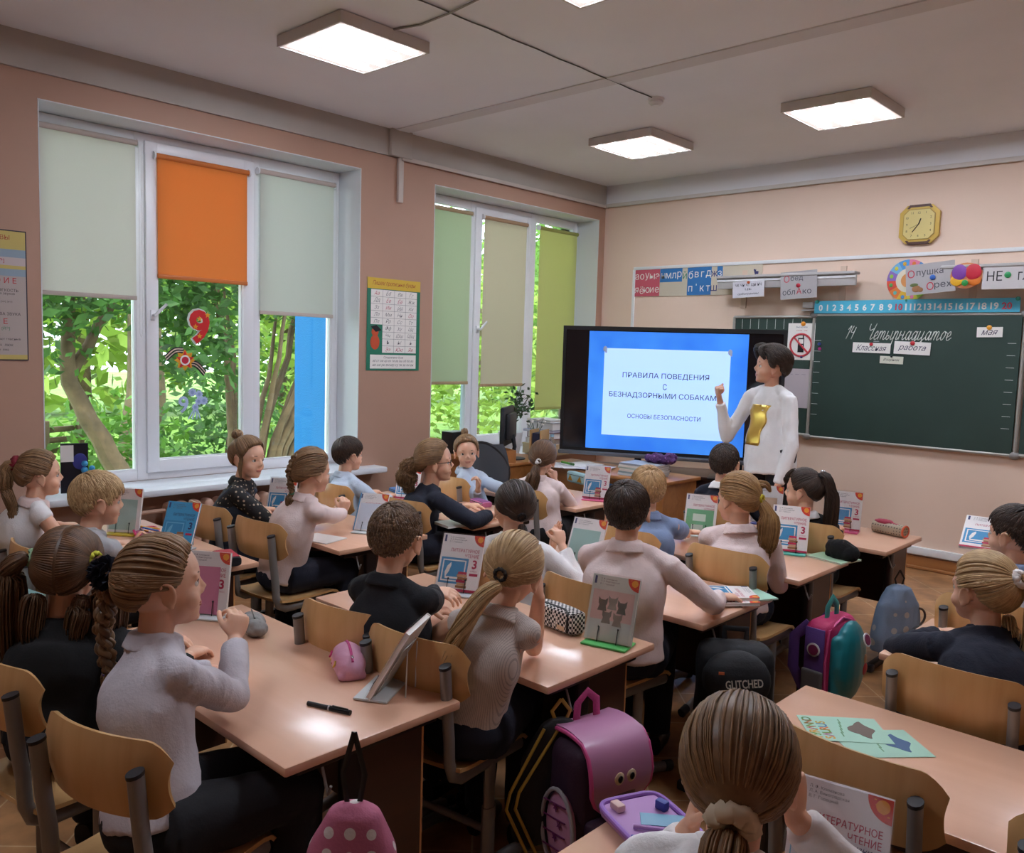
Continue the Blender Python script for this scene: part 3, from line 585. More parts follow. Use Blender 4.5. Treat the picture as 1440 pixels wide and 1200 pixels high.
    if glasses:
        S = M @ Matrix.Scale(hk, 4); g_ = MB()
        for s in (-1, 1):
            g_.tube([S @ Vector((s*.031+.021*math.cos(t), .080-.004*abs(math.cos(t)), -.004+.016*math.sin(t))) for t in np.linspace(0, 6.28, 21)[:-1]], .0017*hk, 6, closed=True); g_.tube([S @ Vector(p) for p in ((s*.052, .076, .002), (s*.08, .04, .004), (s*.085, -.005, .0))], .0016*hk, 6)
        g_.tube([S @ Vector((-.01, .081, 0)), S @ Vector((.01, .081, 0))], .0016*hk, 6); obj('glasses', g_, pm('dark_glasses_frame', '26201e', .35), root)
    return root
def slerp(a, b, t):
    w = math.acos(max(-1, min(1, a.dot(b))))
    return a.copy() if w < 1e-4 else ((a*math.sin((1-t)*w)+b*math.sin(t*w))/math.sin(w)).normalized()
def cap_patch(mb, S, off, skip=None):
    nu, nv = 48, 30; idx = {}; vs = []; fs = []
    for i in range(nv):
        el = 90-i*5.0
        for j in range(nu):
            az = j*360/nu-180
            e_ = max(el, hairline(az)-2); d = hdir(az, e_); idx[i, j] = len(vs); edge = max(0, min(1, (e_-hairline(az)+2)/14)); vs.append(S @ skull(d, off*edge-.001))
    for i in range(nv-1):
        el = 90-i*5.0
        for j in range(nu):
            j2 = (j+1) % nu
            if max(el-hairline(j*360/nu-180), el-hairline(j2*360/nu-180)) > -1: fs.append((idx[i, j], idx[i+1, j], idx[i+1, j2], idx[i, j2]))
    mb.add(vs, fs, tint=.4)
def fan(mb, S, k, azs, tie, rnd, lift=.006, r=.0062, n=9, el0=None, wav=0):
    td = hdir(*tie)
    for az in azs:
        el = (hairline(az) if el0 is None else el0(az))+rnd.uniform(-1, 3); d0 = hdir(az, el); ti = rnd.random(); ph = rnd.uniform(0, 6); pts = []; rs = []
        for i in range(n):
            t = i/(n-1); d = slerp(d0, td, t); wob = wav*math.sin(t*9+ph); pts.append(S @ skull(d, .004+lift*math.sin(math.pi*min(1, t*1.1))**.6+rnd.uniform(-.0006, .0006)+wob)); rs.append(r*k*(.75+.35*math.sin(math.pi*t))*(1-.35*t))
        mb.tube(pts, rs, 6, tint=.32+.36*ti, asp=1.15)
def tail(mb, S, path, prof, n, rnd, r=.004, spread=None, wav=0.0, M=None):
    """bundle of locks along a path in head coordinates"""
    P = [Vector(p) for p in path]; m = 14
    def at(t):
        x = t*(len(P)-1); i = min(int(x), len(P)-2); f = x-i
        p0, p1, p2, p3 = P[max(i-1, 0)], P[i], P[i+1], P[min(i+2, len(P)-1)]
        return .5*((2*p1)+(p2-p0)*f+(2*p0-5*p1+4*p2-p3)*f*f+(3*p1-p0-3*p2+p3)*f**3)
    for q in range(n):
        a = rnd.uniform(0, 6.28); rr = rnd.random()**.5; le = rnd.uniform(.86, 1.0); ti = rnd.random(); ph = rnd.uniform(0, 6.28); pts = []; rs = []
        for i in range(m):
            t = i/(m-1)*le; c = at(t); tn = (at(min(t+.03, 1))-at(max(t-.03, 0))).normalized(); u = tn.orthogonal() if abs(tn.z) > .98 else tn.cross(Vector((0, 0, 1))).normalized(); w = tn.cross(u); rad = float(np.interp(t, [0, .1, .35, .7, 1], prof))*rr
            o = u*math.cos(a+t*.6)*rad+w*math.sin(a+t*.6)*rad+u*wav*math.sin(t*26+ph)+w*wav*math.cos(t*23+ph)
            pts.append(S @ (c+o)); rs.append(r*(1.15-.8*(i/(m-1))**2))
        mb.tube(pts, rs, 6, tint=.28+.44*ti)
def braid(mb, S, path, w, turns, r, rnd):
    P = [Vector(p) for p in path]; m = 70
    for q in range(3):
        for sub in range(4):
            pts = []; rs = []; a = rnd.uniform(0, 6.28)
            for i in range(m):
                t = i/(m-1); x = t*(len(P)-1); j = min(int(x), len(P)-2); c = P[j].lerp(P[j+1], x-j); tn = (P[j+1]-P[j]).normalized(); u = tn.cross(Vector((0, 1, 0))).normalized(); v = tn.cross(u)
                th = 2*math.pi*turns*t+q*2.0944; ww = w*(1-.35*t)
                c2 = c+u*math.sin(th)*ww+v*math.sin(2*th)*ww*.5; off = (u*math.cos(a+sub*1.57)+v*math.sin(a+sub*1.57))*r*.55
                pts.append(S @ (c2+off)); rs.append(r*.62*(1-.3*t))
            mb.tube(pts, rs, 6, tint=.2+.15*sub+.1*rnd.random())
def hair_geo(root, M, k, h, seed):
    S = M @ Matrix.Scale(k, 4); rnd = random.Random(seed+11); hm = h['mat']; mb = MB(); st = h['style']; cap_patch(mb, S, h.get('cap', .0085 if st != 'short' else .004))
    full = lambda n: [i*360/n-180+rnd.uniform(-2, 2) for i in range(n)]
    ties = []
    if st in ('pony', 'bun', 'braid'):
        tie = h['tie']; fan(mb, S, k, full(190), tie, rnd, h.get('lift', .006), h.get('r', .0034)); fan(mb, S, k, [rnd.uniform(-180, 180) for _ in range(h.get('fine', 240))], tie, rnd, h.get('lift', .006)+.0015, .0017, wav=h.get('wav', 0))
        ties.append((tie, h.get('scr')))
    if st == 'pigtails':
        for s in (-1, 1):
            azs = [s*x for x in np.linspace(3, 177, 80)]; tie = (s*h['tie'][0], h['tie'][1]); fan(mb, S, k, azs, tie, rnd, .006, .0042); fan(mb, S, k, [s*rnd.uniform(3, 177) for _ in range(90)], tie, rnd, .008, .0022)
            mid = [hdir(0, e) if e <= 90 else hdir(180, 180-e) for e in range(42, 222, 4)]; td = hdir(*tie)
            for d0 in mid:
                d0 = (d0+hdir(90*s, 0)*.035).normalized(); mb.tube([S @ skull(slerp(d0, td, t/8), .004+.006*math.sin(math.pi*t/8)) for t in range(9)], [.0042*k*(1-.4*t/8) for t in range(9)], 6, tint=rnd.uniform(.25, .75), asp=1.15)
            ties.append((tie, h['scr'][0 if s > 0 else 1]))
    if st == 'short':
        cr = hdir(*h.get('crown', (170, 62))); L = h.get('len', .045); n = int(h.get('n', 420)*3.0); part = h.get('part', 0)
        for q in range(n):
            for _ in range(30):
                d = Vector((rnd.gauss(0, 1), rnd.gauss(0, 1), rnd.gauss(0, 1))).normalized(); az = math.degrees(math.atan2(-d.x, d.y)); el = math.degrees(math.asin(d.z))
                if el > hairline(az)+1: break
            fl = (d-cr); fl = fl-d*fl.dot(d); fl = fl.normalized() if fl.length > 1e-3 else d.orthogonal().normalized(); fl = (fl+Vector((rnd.uniform(-.12, .12)+part, rnd.uniform(-.16, .16), -.25))).normalized()
            topw = max(0, min(1, (el-5)/40)); ll = L*(.45+.55*topw)*rnd.uniform(.75, 1.2)/.09; pts = []; rs = []; lf = h.get('lift', .005)
            for i in range(5):
                t = i/4; dd = (d+fl*ll*t).normalized(); a2 = math.degrees(math.atan2(-dd.x, dd.y)); e2 = math.degrees(math.asin(dd.z))
                pts.append(S @ skull(dd, .003+lf*(.4+.6*topw)*(math.sin(math.pi*(.25+.6*t)))+rnd.uniform(0, .0012))); rs.append(h.get('r', .0052)*.47*k*(1.05-.75*t*t))
            mb.tube(pts, rs, 5, tint=.25+.5*rnd.random(), asp=1.7)
    for q in h.get('locks', []): tail(mb, S, q[0], q[1], int(q[2]*4.6), rnd, q[3]*k*.44, wav=q[4] if len(q) > 4 else 0)
    for q in h.get('braids', []): braid(mb, S, q[0], q[1], q[2], q[3]*k, rnd)
    if st == 'bun':
        c = skull(hdir(*h['tie']), .03)
        for q in range(26):
            ax = Vector((rnd.gauss(0, 1), rnd.gauss(0, 1), rnd.gauss(0, 1))).normalized(); u = ax.orthogonal().normalized(); v = ax.cross(u); rr = rnd.uniform(.018, .027)
            mb.tube([S @ (c+(u*math.cos(t)+v*math.sin(t))*rr) for t in np.linspace(0, 5.6, 14)], .0055*k, 6, tint=rnd.random())
    obj('hair', mb, hm, root, smooth=180)
    for tie, scr in ties:
        if not scr: continue
        col, R_, r_, name = scr; c = skull(hdir(*tie), .010); ax = hdir(*tie); u = ax.orthogonal().normalized(); v = ax.cross(u); q = MB()
        n = 26; pts = [S @ (c+(u*math.cos(2*math.pi*i/n)+v*math.sin(2*math.pi*i/n))*R_+ax*.004*math.sin(i*2.3)) for i in range(n)]
        q.tube(pts, [r_*k*(1+.22*math.sin(i*2.9)) for i in range(n)], 8, closed=True); obj(name, q, pm('tie_'+col, col, .8), root, smooth=180)
    for e in h.get('extras', []): e(root, S, k)

def chest_print(root, meshname, w, h, org, nrm, mat, name):
    """a print lying on the cloth: a grid dropped on to the shirt"""
    from mathutils.bvhtree import BVHTree
    sh = [c for c in root.children if c.name.startswith(meshname)][0]; me = sh.data; bv = BVHTree.FromPolygons([v.co for v in me.vertices], [p.vertices for p in me.polygons]); n = Vector(nrm).normalized(); x = n.cross(Vector((0, 0, 1))).normalized()*-1; z = x.cross(n)*-1
    g = []
    for i in range(11):
        row = []
        for j in range(13):
            p = Vector(org)+x*w*(i/10-.5)+Vector((0, 0, 1))*h*(j/12-.5)+x*.008*math.sin(j*1.1); hit = bv.ray_cast(p+n*.5, -n); row.append((hit[0] if hit[0] is not None else p)+n*.003)
        g.append(row)
    return obj(name, MB().sheet(g, .0006), mat, root, smooth=180)
# ---------------------------------------------------------------- placing helpers
def ray(px, py): return (_r*((px-720)/FPX)-_u*((py-600)/FPX)+_f)
def atY(px, py, y): d = ray(px, py); return CAM+d*(y/d.y)
def atZ(px, py, z): d = ray(px, py); return CAM+d*((z-CAM.z)/d.z)
def atX(px, py, x): d = ray(px, py); return CAM+d*(x/d.x)
TD = .66                                             # desk height
# ---------------------------------------------------------------- desks and chairs
def make_desk(lab):
    t = thing('school_desk', lab, 'desk', group=None); w, d = 1.2, .56
    obj('tabletop', MB().box((0, d/2, TD-.0125), (w, d, .025), bev=.006), LAM, t)
    for s in (-1, 1):
        x = s*(w/2-.055)
        l = obj('leg', MB().box((x, d*.40, (TD-.025)/2+.02), (.035, .06, TD-.065), bev=.01), DSTEEL, t)
        obj('foot', MB().box((x, d*.5, .022), (.04, d*.92, .035), bev=.01), DSTEEL, t)
        [obj('foot_cap', MB().box((x, d*e_, .02), (.046, .05, .038), bev=.008), CAPB, l) for e_ in (.04, .96)]
        obj('top_rail', MB().box((x, d*.5, TD-.04), (.04, d*.8, .028), bev=.005), DSTEEL, t)
        obj('side_board', MB().box((x, d*.64, .40), (.016, d*.36, .46)), DARKB, t, label='dark brown side board')
        obj('edge_band', MB().box((x, d*.82+.003, .40), (.018, .008, .462), bev=.002), EDGE, t)
        obj('bag_hook', MB().tube([(x+s*.025, d*.22, TD-.05), (x+s*.04, d*.22, TD-.09), (x+s*.05, d*.22, TD-.11), (x+s*.062, d*.22, TD-.085)], .004, 8), STEEL, t)
    obj('modesty_panel', MB().box((0, d*.80, .45), (w-.13, .016, .36)), DARKB, t)
    return t
desk0 = make_desk('x'); desk_used = []
def desk(xr, near, lab, rz=0, left=False, group=None):
    loc = (xr-.6 if not left else xr+.6, near, 0)
    if not desk_used: desk_used.append(1); desk0.location = loc; desk0.rotation_euler = (0, 0, math.radians(rz)); desk0['label'] = lab; return desk0
    return dup(desk0, loc, rz, lab, group)
def make_chair(lab):
    t = thing('school_chair', lab, 'chair'); z = .42
    def sx(i, n): return -1+2*i/n
    g = []
    for i in range(13):
        row = []
        for j in range(13):
            u, v = sx(i, 12), sx(j, 12); ww = .185*(1-.06*max(0, v)**2) ; x = u*ww; y = v*.185
            zz = z+.012*u*u-.004+(-.022*max(0, (v-.55)/.45)**2)+.010*max(0, (-v-.5)/.5)**2
            if abs(u) > .8 and v > .8: y -= .02*((abs(u)-.8)/.2)*((v-.8)/.2)
            row.append((x, y, zz))
        g.append(row)
    seat = obj('seat', MB().sheet(g, .011), BIRCH, t, smooth=50)
    for x in (-.13, .13): obj('screw', MB().ell((x, -.15, z+.0125), (.008, .008, .003)), CHROME, seat)
    g = []
    for i in range(33):
        row = []
        for j in range(13):
            u, v = sx(i, 32), sx(j, 12); hh = .088-.004*u*u-(.045*max(0, (abs(u)-.72)/.28)**2.2 if v > 0 else .03*max(0, (abs(u)-.75)/.25)**2)
            zz = .72+v*hh; x = u*.192; y = -.215+.045*u*u-.045*(zz-.72)+(.012*v*v)
            row.append((x, y, zz))
        g.append(row)
    obj('backrest', MB().sheet(g, .010), BIRCH, t, smooth=50)
    for s in (-1, 1):
        x = s*.155; up = [(x, -.225, .752), (x, -.212, .62), (x, -.20, .53), (x, -.196, .46), (x, -.18, .418), (x, -.14, .397), (x, -.05, .396), (x, .05, .396), (x, .16, .392)]
        f = obj('side_frame', MB().tube(up, [.0145]*9, 12, up=(1, 0, 0), asp=1.35), STEEL, t); obj('end_cap', MB().tube([(x, -.2253, .750), (x, -.2265, .7585)], .0155, 12, up=(1, 0, 0), asp=1.35), CAPB, f)
        l = MB().tube([(x, .0, .392), (x, .0, .06)], .0155, 12, up=(1, 0, 0), asp=1.5).tube([(x, 0, .25), (x, 0, .06)], .0185, 12, up=(1, 0, 0), asp=1.5); l = obj('leg', l, STEEL, t)
        h = MB()
        for k in range(4): h.tube([(x-s*.0185, 0, .12+.035*k), (x-s*.0192, 0, .12+.035*k)], .0045, 8)
        obj('height_hole', h, CAPB, l)
        ft = MB().tube([(x, -.21, .022), (x, -.12, .045), (x, 0, .055), (x, .12, .045), (x, .21, .022)], .0165, 12, up=(1, 0, 0), asp=1.2); ft = obj('foot', ft, STEEL, t)
        [obj('foot_cap', MB().tube([(x, e_*.225, .02), (x, e_*.18, .032)], .0185, 12, up=(1, 0, 0), asp=1.2), CAPB, ft) for e_ in (-1, 1)]
    obj('crossbar', MB().tube([(-.155, 0, .17), (.155, 0, .17)], .0115, 10), STEEL, t)
    return t
chair0 = make_chair('x'); chair_used = []
def chair(capx, capy, rz, lab):
    """capx, capy: the middle between the two upright ends"""
    a = math.radians(rz); loc = (capx-math.sin(a)*.225*1, capy+math.cos(a)*.225, 0)
    if not chair_used: chair_used.append(1); chair0.location = loc; chair0.rotation_euler = (0, 0, a); chair0['label'] = lab; return chair0
    return dup(chair0, loc, rz, lab)
# ---------------------------------------------------------------- textbooks on stands
CRIM = pm('crimson_print', 'b8284e', .6); BADGE = pm('red_badge_print', 'd8402f', .55); ORNG = pm('orange_print', 'f0a238', .55); BLUEP = pm('blue_print', '3f8fc0', .55); PALEB = pm('pale_blue_print', '6db4d6', .55)
BOOKB = pm('brown_print', '9a6a44', .6); BOOKP = pm('tan_print', 'c9a27a', .6); GREYT = pm('grey_print', '6a6468', .65); NAVYP = pm('navy_print', '38406e', .6)
SLEEVE = bpy.data.materials.new('clear_plastic_cover'); SLEEVE.use_nodes = True; nt = SLEEVE.node_tree; nt.nodes.clear()
o_ = nt.nodes.new('ShaderNodeOutputMaterial'); tr = nt.nodes.new('ShaderNodeBsdfTransparent'); tr.inputs[0].default_value = (.97, .97, .97, 1); gl = nt.nodes.new('ShaderNodeBsdfGlossy'); gl.inputs['Roughness'].default_value = .07
ms = nt.nodes.new('ShaderNodeMixShader'); ms.inputs[0].default_value = .06; nt.links.new(tr.outputs[0], ms.inputs[1]); nt.links.new(gl.outputs[0], ms.inputs[2]); nt.links.new(ms.outputs[0], o_.inputs[0])
tc = nt.nodes.new('ShaderNodeTexCoord'); n_ = nt.nodes.new('ShaderNodeTexNoise'); n_.inputs['Scale'].default_value = 14; nt.links.new(tc.outputs['Object'], n_.inputs[0]); bp = nt.nodes.new('ShaderNodeBump'); bp.inputs['Strength'].default_value = .12; bp.inputs['Distance'].default_value = .01; nt.links.new(n_.outputs[0], bp.inputs['Height']); nt.links.new(bp.outputs[0], gl.inputs['Normal'])
def rect(mb, M, u0, v0, u1, v1, z=.0004, h=.0003, m=0): return mb.box(((u0+u1)/2, (v0+v1)/2, z+h/2), (u1-u0, v1-v0, h), M=M, m=m)
def disc(mb, M, u, v, r, z, a0=0, a1=360, n=24, m=0):
    p = [(u+r*math.cos(math.radians(a0+(a1-a0)*i/n)), v+r*math.sin(math.radians(a0+(a1-a0)*i/n))) for i in range(n+(0 if a1-a0 >= 360 else 1))]
    if a1-a0 < 360: p.append((u, v))
    return mb.prism(p, .0003, M @ T(0, 0, z), m)
def cover(t, M, base, kind='std', w=.17, h=.22):
    L_ = M; std = kind in ('std', 'blue', 'purple', 'note', 'second')
    q = disc(MB(), L_, w/2, h, .042, .0005, 180, 270); o = obj('sun_badge', q, BADGE, t); e = disc(MB(), L_, w/2-.016, h-.015, .0115, .0009); obj('sun', e, ORNG, o)
    e = MB()
    for a in range(190, 270, 17): e.box((w/2+.030*math.cos(math.radians(a)), h+.030*math.sin(math.radians(a)), .0010), (.004, .0018, .0003), M=L_ @ T(0, 0, 0))
    obj('sun_ray', e, ORNG, o)
    obj('publisher_mark', rect(MB(), L_, -w/2+.008, h-.032, -w/2+.016, h-.006), NAVYP, t)
    a = MB()
    for i, s_ in enumerate(('Л. Ф. Климанова', 'Л. А. Виноградская', 'В. Г. Горецкий')): text(a, s_, L_ @ T(-w/2+.03, h-.013-.009*i, .0007), size=.0075, align='LEFT')
    obj('author_lettering', a, GREYT, t)
    if kind in ('std', 'blue', 'purple', 'note', 'glare', 'green', 'pink'):
        c = MB(); text(c, 'ЛИТЕРАТУРНОЕ', L_ @ T(.014, h-.062, .0007), width=.118, height=.0135, off=.006); text(c, 'ЧТЕНИЕ', L_ @ T(.045, h-.081, .0007), width=.056, height=.0135, off=.006)
        if kind != 'green': text(c, '3', L_ @ T(.060, h-.112, .0007), height=.034, off=.03); text(c, 'КЛАСС', L_ @ T(.060, h-.138, .0007), width=.026)
        obj('title_lettering', c, CRIM if kind != 'blue' else NAVYP, t)
    if kind in ('std', 'blue', 'purple', 'note'):
        p = rect(MB(), L_, -.077, .028, .034, .128); o = obj('picture', p, BLUEP if kind != 'note' else PALEB, t)
        f = MB()
        for r_ in ((-.069, .036, .026, .041), (-.069, .115, .026, .120), (-.069, .036, -.064, .120), (.021, .036, .026, .120)): rect(f, L_, *r_, z=.0008)
        pl = [(-.052, .048), (-.056, .07), (-.048, .095), (-.034, .110), (-.033, .096), (-.040, .072), (-.048, .058)]; f.prism(pl, .0003, L_ @ T(0, 0, .0008)); rect(f, L_, -.052, .046, .004, .054, .0011); obj('white_frame_and_quill', f, PAPER if kind != 'blue' else PALEB, o)
        for k in range(6): obj('printed_book', rect(MB(), L_, -.004+.004*(k % 2), .014+.0105*k, .040-.003*(k % 3), .0235+.0105*k, .0014), (BOOKB, BOOKP, CRIM if kind != 'blue' else BOOKB)[k % 3], o)
        obj('title_band', rect(rect(MB(), L_, -w/2, 0, w/2, .010), L_, .044, h-.157, .078, h-.147), CRIM, t)
        if kind == 'note':
            nn = MB().box((-.012, .068, .0022), (.125, .13, .0006), M=L_); o = obj('handwritten_note', nn, pm('note_paper', 'e2dfe6', .75), t); tx = MB()
            for i, s_ in enumerate(('мои дары в жизни', 'прочитать лет', 'выучить стих', 'читать', 'стр. 90')): text(tx, s_, L_ @ T(-.066+.004*i, .122-.019*i, .0027), size=.014, shear=.45, align='LEFT')
            obj('note_handwriting', tx, pm('blue_ink', '3c3f70', .7), o)
    if kind == 'green':
        obj('green_card', rect(MB(), L_, -.075, .012, .072, .135, .0008), pm('green_card', '6fb383', .6), t); obj('pale_sticker', rect(rect(MB(), L_, -.045, .02, .02, .05, .0014), L_, -.04, .07, .03, .11, .0014), pm('pale_card', 'cfe0cf', .6), t)
    if kind == 'teal': obj('teal_sheet', rect(MB(), L_, -.076, .012, .066, .165, .0008), pm('teal_sheet', 'a3c4bd', .5), t)
    if kind == 'pink': obj('pink_sheet', rect(MB(), L_, -.085, .0, .052, .168, .0012), pm('pink_sheet', 'd584a4', .55), t)
    if kind == 'beige':
        obj('beige_sheet', rect(MB(), L_, -.080, .012, .055, .150, .0008), pm('beige_sheet', 'd9b79a', .65), t); tx = MB(); text(tx, '3', L_ @ T(-.01, .105, .0014), height=.02); obj('numeral', tx, GREYT, t)
    if kind == 'glare':
        obj('glare_patch', rect(MB(), L_, -.070, .008, .075, .16, .0008), pm('pale_blue_glare', 'd5dbe8', .35), t); obj('blue_spine_stripe', rect(MB(), L_, -.085, 0, -.078, h), BLUEP, t)  # the pale patch paints glare on to the cover
    if kind == 'cats':
        obj('pink_card', rect(MB(), L_, -.075, .07, .075, .170, .0008), pm('dusty_pink_card', 'd0b0a8', .6), t); obj('pale_card', rect(MB(), L_, -.075, .004, .075, .07, .0008), pm('pale_grey_card', 'b9c1bd', .6), t)
        for k, (u, v, c_) in enumerate(((-.035, .120, '4e5852'), (.0, .128, '7b7f78'), (.035, .118, '5b625c'), (-.015, .080, '5f655e'), (.025, .075, '8a8378'))):
            s_ = .017; pl = [(u-s_*1.0, v-s_*1.2), (u+s_*1.0, v-s_*1.2), (u+s_*.7, v-s_*.1), (u+s_*.95, v+s_*.3), (u+s_*.95, v+s_*.7), (u+s_*1.0, v+s_*1.5), (u+s_*.45, v+s_*1.0), (u-s_*.45, v+s_*1.0), (u-s_*1.0, v+s_*1.5), (u-s_*.95, v+s_*.7), (u-s_*.95, v+s_*.3), (u-s_*.7, v-s_*.1)]
            o = obj('printed_cat', MB().prism(pl, .0003, L_ @ T(0, 0, .0012)), pm('cat_'+c_, c_, .6), t)
def book(lab, p, yaw, tilt, kind='std', sleeve=True, standlab=None, standc='wire', sc=1.0, roll=0):
    t = thing('textbook', lab, 'book', (p[0], p[1], p[2]), yaw); th = math.radians(tilt); w, h = .17*sc, .22*sc
    M = T(0, 0, .012) @ frame((0, 0, 0), (1, 0, 0), (0, math.sin(th), math.cos(th))) @ Matrix.Rotation(math.radians(roll), 4, 'Z') @ Matrix.Scale(sc, 4)
    base = {'blue': pm('blue_book_cover', '4aa0cf', .4), 'cats': pm('pale_cover', 'c9cdc4', .4), 'note': pm('cover_lilac_white', 'e6dfe2', .45)}.get(kind, pm('white_book_cover', 'ece6e4', .45))
    obj('cover', MB().box((0, .11, -.0005), (.17, .22, .001), M=M, bev=.0004, seg=1).box((0, .11, -.0125), (.17, .22, .001), M=M).box((-.0845, .11, -.0065), (.001, .22, .011), M=M), base, t); obj('pages', MB().box((.001, .11, -.0065), (.164, .214, .0108), M=M), PAPER, t)
    cover(t, M, base, kind)
    if sleeve: obj('clear_cover', MB().box((0, .112, .0032), (.178, .228, .0004), M=M), SLEEVE, t)
    if standlab:
        s = thing('book_stand', standlab, 'book stand', (p[0], p[1], p[2]), yaw); hm = h*.72
        if standc == 'wire': mt = pm('dark_wire', '2c2a2e', .4, .4)
        else: mt = pm('stand_'+standc, standc, .4)
        B = MB().box((0, .012, .004), (w*.95, .10, .007), bev=.002); obj('base', B, mt if standc != 'wire' else pm('clear_stand_base', 'cdd3d4', .3), s)
        obj('back_support', MB().box((0, hm/2/sc, -.0165), (.11, hm/sc, .002), M=M).tube([Vector((-.04, .02+math.sin(th)*hm, .012+math.cos(th)*hm*.9)), Vector((-.04, .085+math.sin(th)*.03, .006))], .002, 6).tube([Vector((.04, .02+math.sin(th)*hm, .012+math.cos(th)*hm*.9)), Vector((.04, .085+math.sin(th)*.03, .006))], .002, 6), mt, s)
        for u in (-.035, .035):
            obj('page_clip', MB().tube([M @ Vector((u, -.005, .006)), M @ Vector((u, .02, .0075)), M @ Vector((u, .045, .006))], .0016*sc, 6).ell(M @ Vector((u, .046, .006)), .0036*sc, nu=8, nv=6), pm('dark_wire', '2c2a2e', .4, .4), s)
    return t
# ---------------------------------------------------------------- the class: desks
DK = {}
for k, (xr, near, rz, lab) in {
 'A': (-1.65, 1.03, 0, 'desk of the girl in the grey top with the long braid'), 'B': (-1.546, 1.843, 0, 'desk with the black and white checked pencil case'),
 'C': (-1.535, 2.70, 0, 'desk of the boy in the pale pink shirt with the flat pile of textbooks'), 'D': (-1.565, 3.573, 0, 'desk with the floppy black pencil case near its corner'), 'E': (-1.51, 4.48, 0, 'desk with the patterned pencil case, right before the teacher'),
 'W0': (-3.26, .36, 0, 'desk with the mint notebook at the edge of the photo, behind the girl in black'), 'W1': (-3.36, 1.40, 0, 'desk with the blue covered textbook beside the larger window'), 'W2': (-3.30, 2.348, 0, 'desk of the girl with the hair bun and the girl in pink'), 'W3': (-3.29, 3.233, 0, 'desk under the elbow of the girl in glasses'), 'W4': (-3.27, 4.107, 0, 'desk with the teal gold-eared pencil case before the teacher table')}.items(): DK[k] = (xr, near); desk(xr, near, lab, rz)
for k, (xl, near, rz, lab) in {'R0': (-1.0, .90, 0, 'desk with the open purple pencil case, cut by the lower edge of the photo'), 'R1': (-1.03, 1.88, 0, 'empty desk with two mint colouring sheets on it'), 'R2': (-.98, 2.90, 0, 'desk of the girl in navy with the long fair ponytail'), 'R3': (-1.0, 3.69, 0, 'desk of the dark haired boy at the edge of the photo')}.items(): DK[k] = (xl, near); desk(xl, near, lab, rz, True)
# ---------------------------------------------------------------- chairs
for x, y, rz, lab in (
 (-1.83, .655, 17, 'chair of the girl in the grey top with the long braid'), (-2.42, .62, 8, 'chair behind the girl in black with two pigtails, at the edge of the photo'),
 (-1.84, 1.54, 8, 'chair of the fair ponytailed girl in the striped blouse'), (-2.19, 1.535, 10, 'chair of the boy in the dark polo shirt'),
 (-2.42, 2.39, 3, 'chair of the girl with clasped hands, hidden by the fair ponytailed girl'), (-1.90, 2.375, -4, 'chair of the boy in pale pink, half hidden behind the checked pencil case'),
 (-1.79, 3.265, 0, 'chair of the girl in pale pink with the yellow hair tie'), (-2.33, 3.265, 0, 'chair behind the fair boy in the blue polo'),
 (-1.83, 4.16, 0, 'chair of the dark ponytailed girl in the black jacket'), (-2.36, 4.17, 0, 'chair of the boy in navy sitting closest to the teacher'),
 (-.64, 2.475, 0, 'chair of the girl in navy with the long fair ponytail'), (-.66, 1.78, -3, 'empty chair at the desk with the mint colouring sheets'), (-.15, 1.76, 0, 'chair corner at the edge of the photo next to the empty chair'),
 (-.62, .58, 0, 'chair of the girl with the beige scrunchie, below the photo'), (-.74, 3.29, 0, 'chair of the dark haired boy at the edge of the photo'),
 (-4.40, 1.08, 4, 'chair of the girl with the red scrunchie'), (-3.70, 1.07, 0, 'chair of the blond boy in grey'),
 (-3.56, 2.03, 6, 'chair of the girl in pink with the plaited hair'), (-4.06, 2.03, 5, 'chair of the girl with the hair bun'),
 (-3.57, 2.92, 6, 'chair of the girl in glasses'), (-4.24, 2.92, 0, 'chair of the dark haired boy by the window sill'),
 (-3.43, 3.73, 0, 'chair of the ponytailed girl in pink with her hand at her cheek'), (-4.05, 3.70, -4, 'chair of the smiling girl looking back')): chair(x, y, rz, lab)
# ---------------------------------------------------------------- pupils
HB = hairm('hair_brown', '3b281b', '7d5a3e'); HL = hairm('hair_light_brown', '553c29', 'a37f58'); HBL = hairm('hair_blond', '8a683f', 'd9b98a'); HD = hairm('hair_dark', '1c1512', '4b372b'); HF = hairm('hair_fair_boy', '8f6f4a', 'cda777'); HS = hairm('hair_short_brown', '4d3929', '86694e'); HGB = hairm('hair_golden_brown', '6a4a2c', 'bd935f')
TROU = cloth('black_trousers', '15151a', .9); NAVY = cloth('navy_cloth', '1a1d2c', .9); NAVD = cloth('dark_navy_polo', '17191f', .9); PINKW = cloth('pale_pink_shirt', 'e8d3cf', .8); WHT = cloth('white_shirt', 'eceaea', .8); GRYT = cloth('grey_lilac_top', 'c6bfc5', .85); BLK = cloth('black_dress', '121214', .92)
STRIPE = cloth('striped_blouse', 'd2c6be', .85, 'stripe', 'b2a8a1', 75); BLUP = cloth('blue_polo', '8396b8', .85); PALB = cloth('pale_blue_shirt', 'b9c4d4', .8); GRYS = cloth('grey_tshirt', 'a9a8ab', .85); DOT = cloth('sheer_dotted_black', '1c1a1c', .8, 'dots', 'b8a58e', 46); PINA = cloth('slate_pinafore', '2b3546', .85)
DN = Vector((0, 0, -1))
def arm(p, hint=(0, 0, -1), d=(0, 1, 0), pn=(0, 0, -1), pose='relaxed'): return (p, hint, d, pn, pose)
def rest(hip, near, ty=0, dx=0, dy=0, z=.03):
    return {'L': arm((hip[0]-.10+dx, near+.13+dy, TD+z), (-.8, -.3, -.4), (.5, .9, 0), (0, 0, -1)), 'R': arm((hip[0]+.10+dx, near+.13+dy, TD+z), (.8, -.3, -.4), (-.5, .9, 0), (0, 0, -1))}
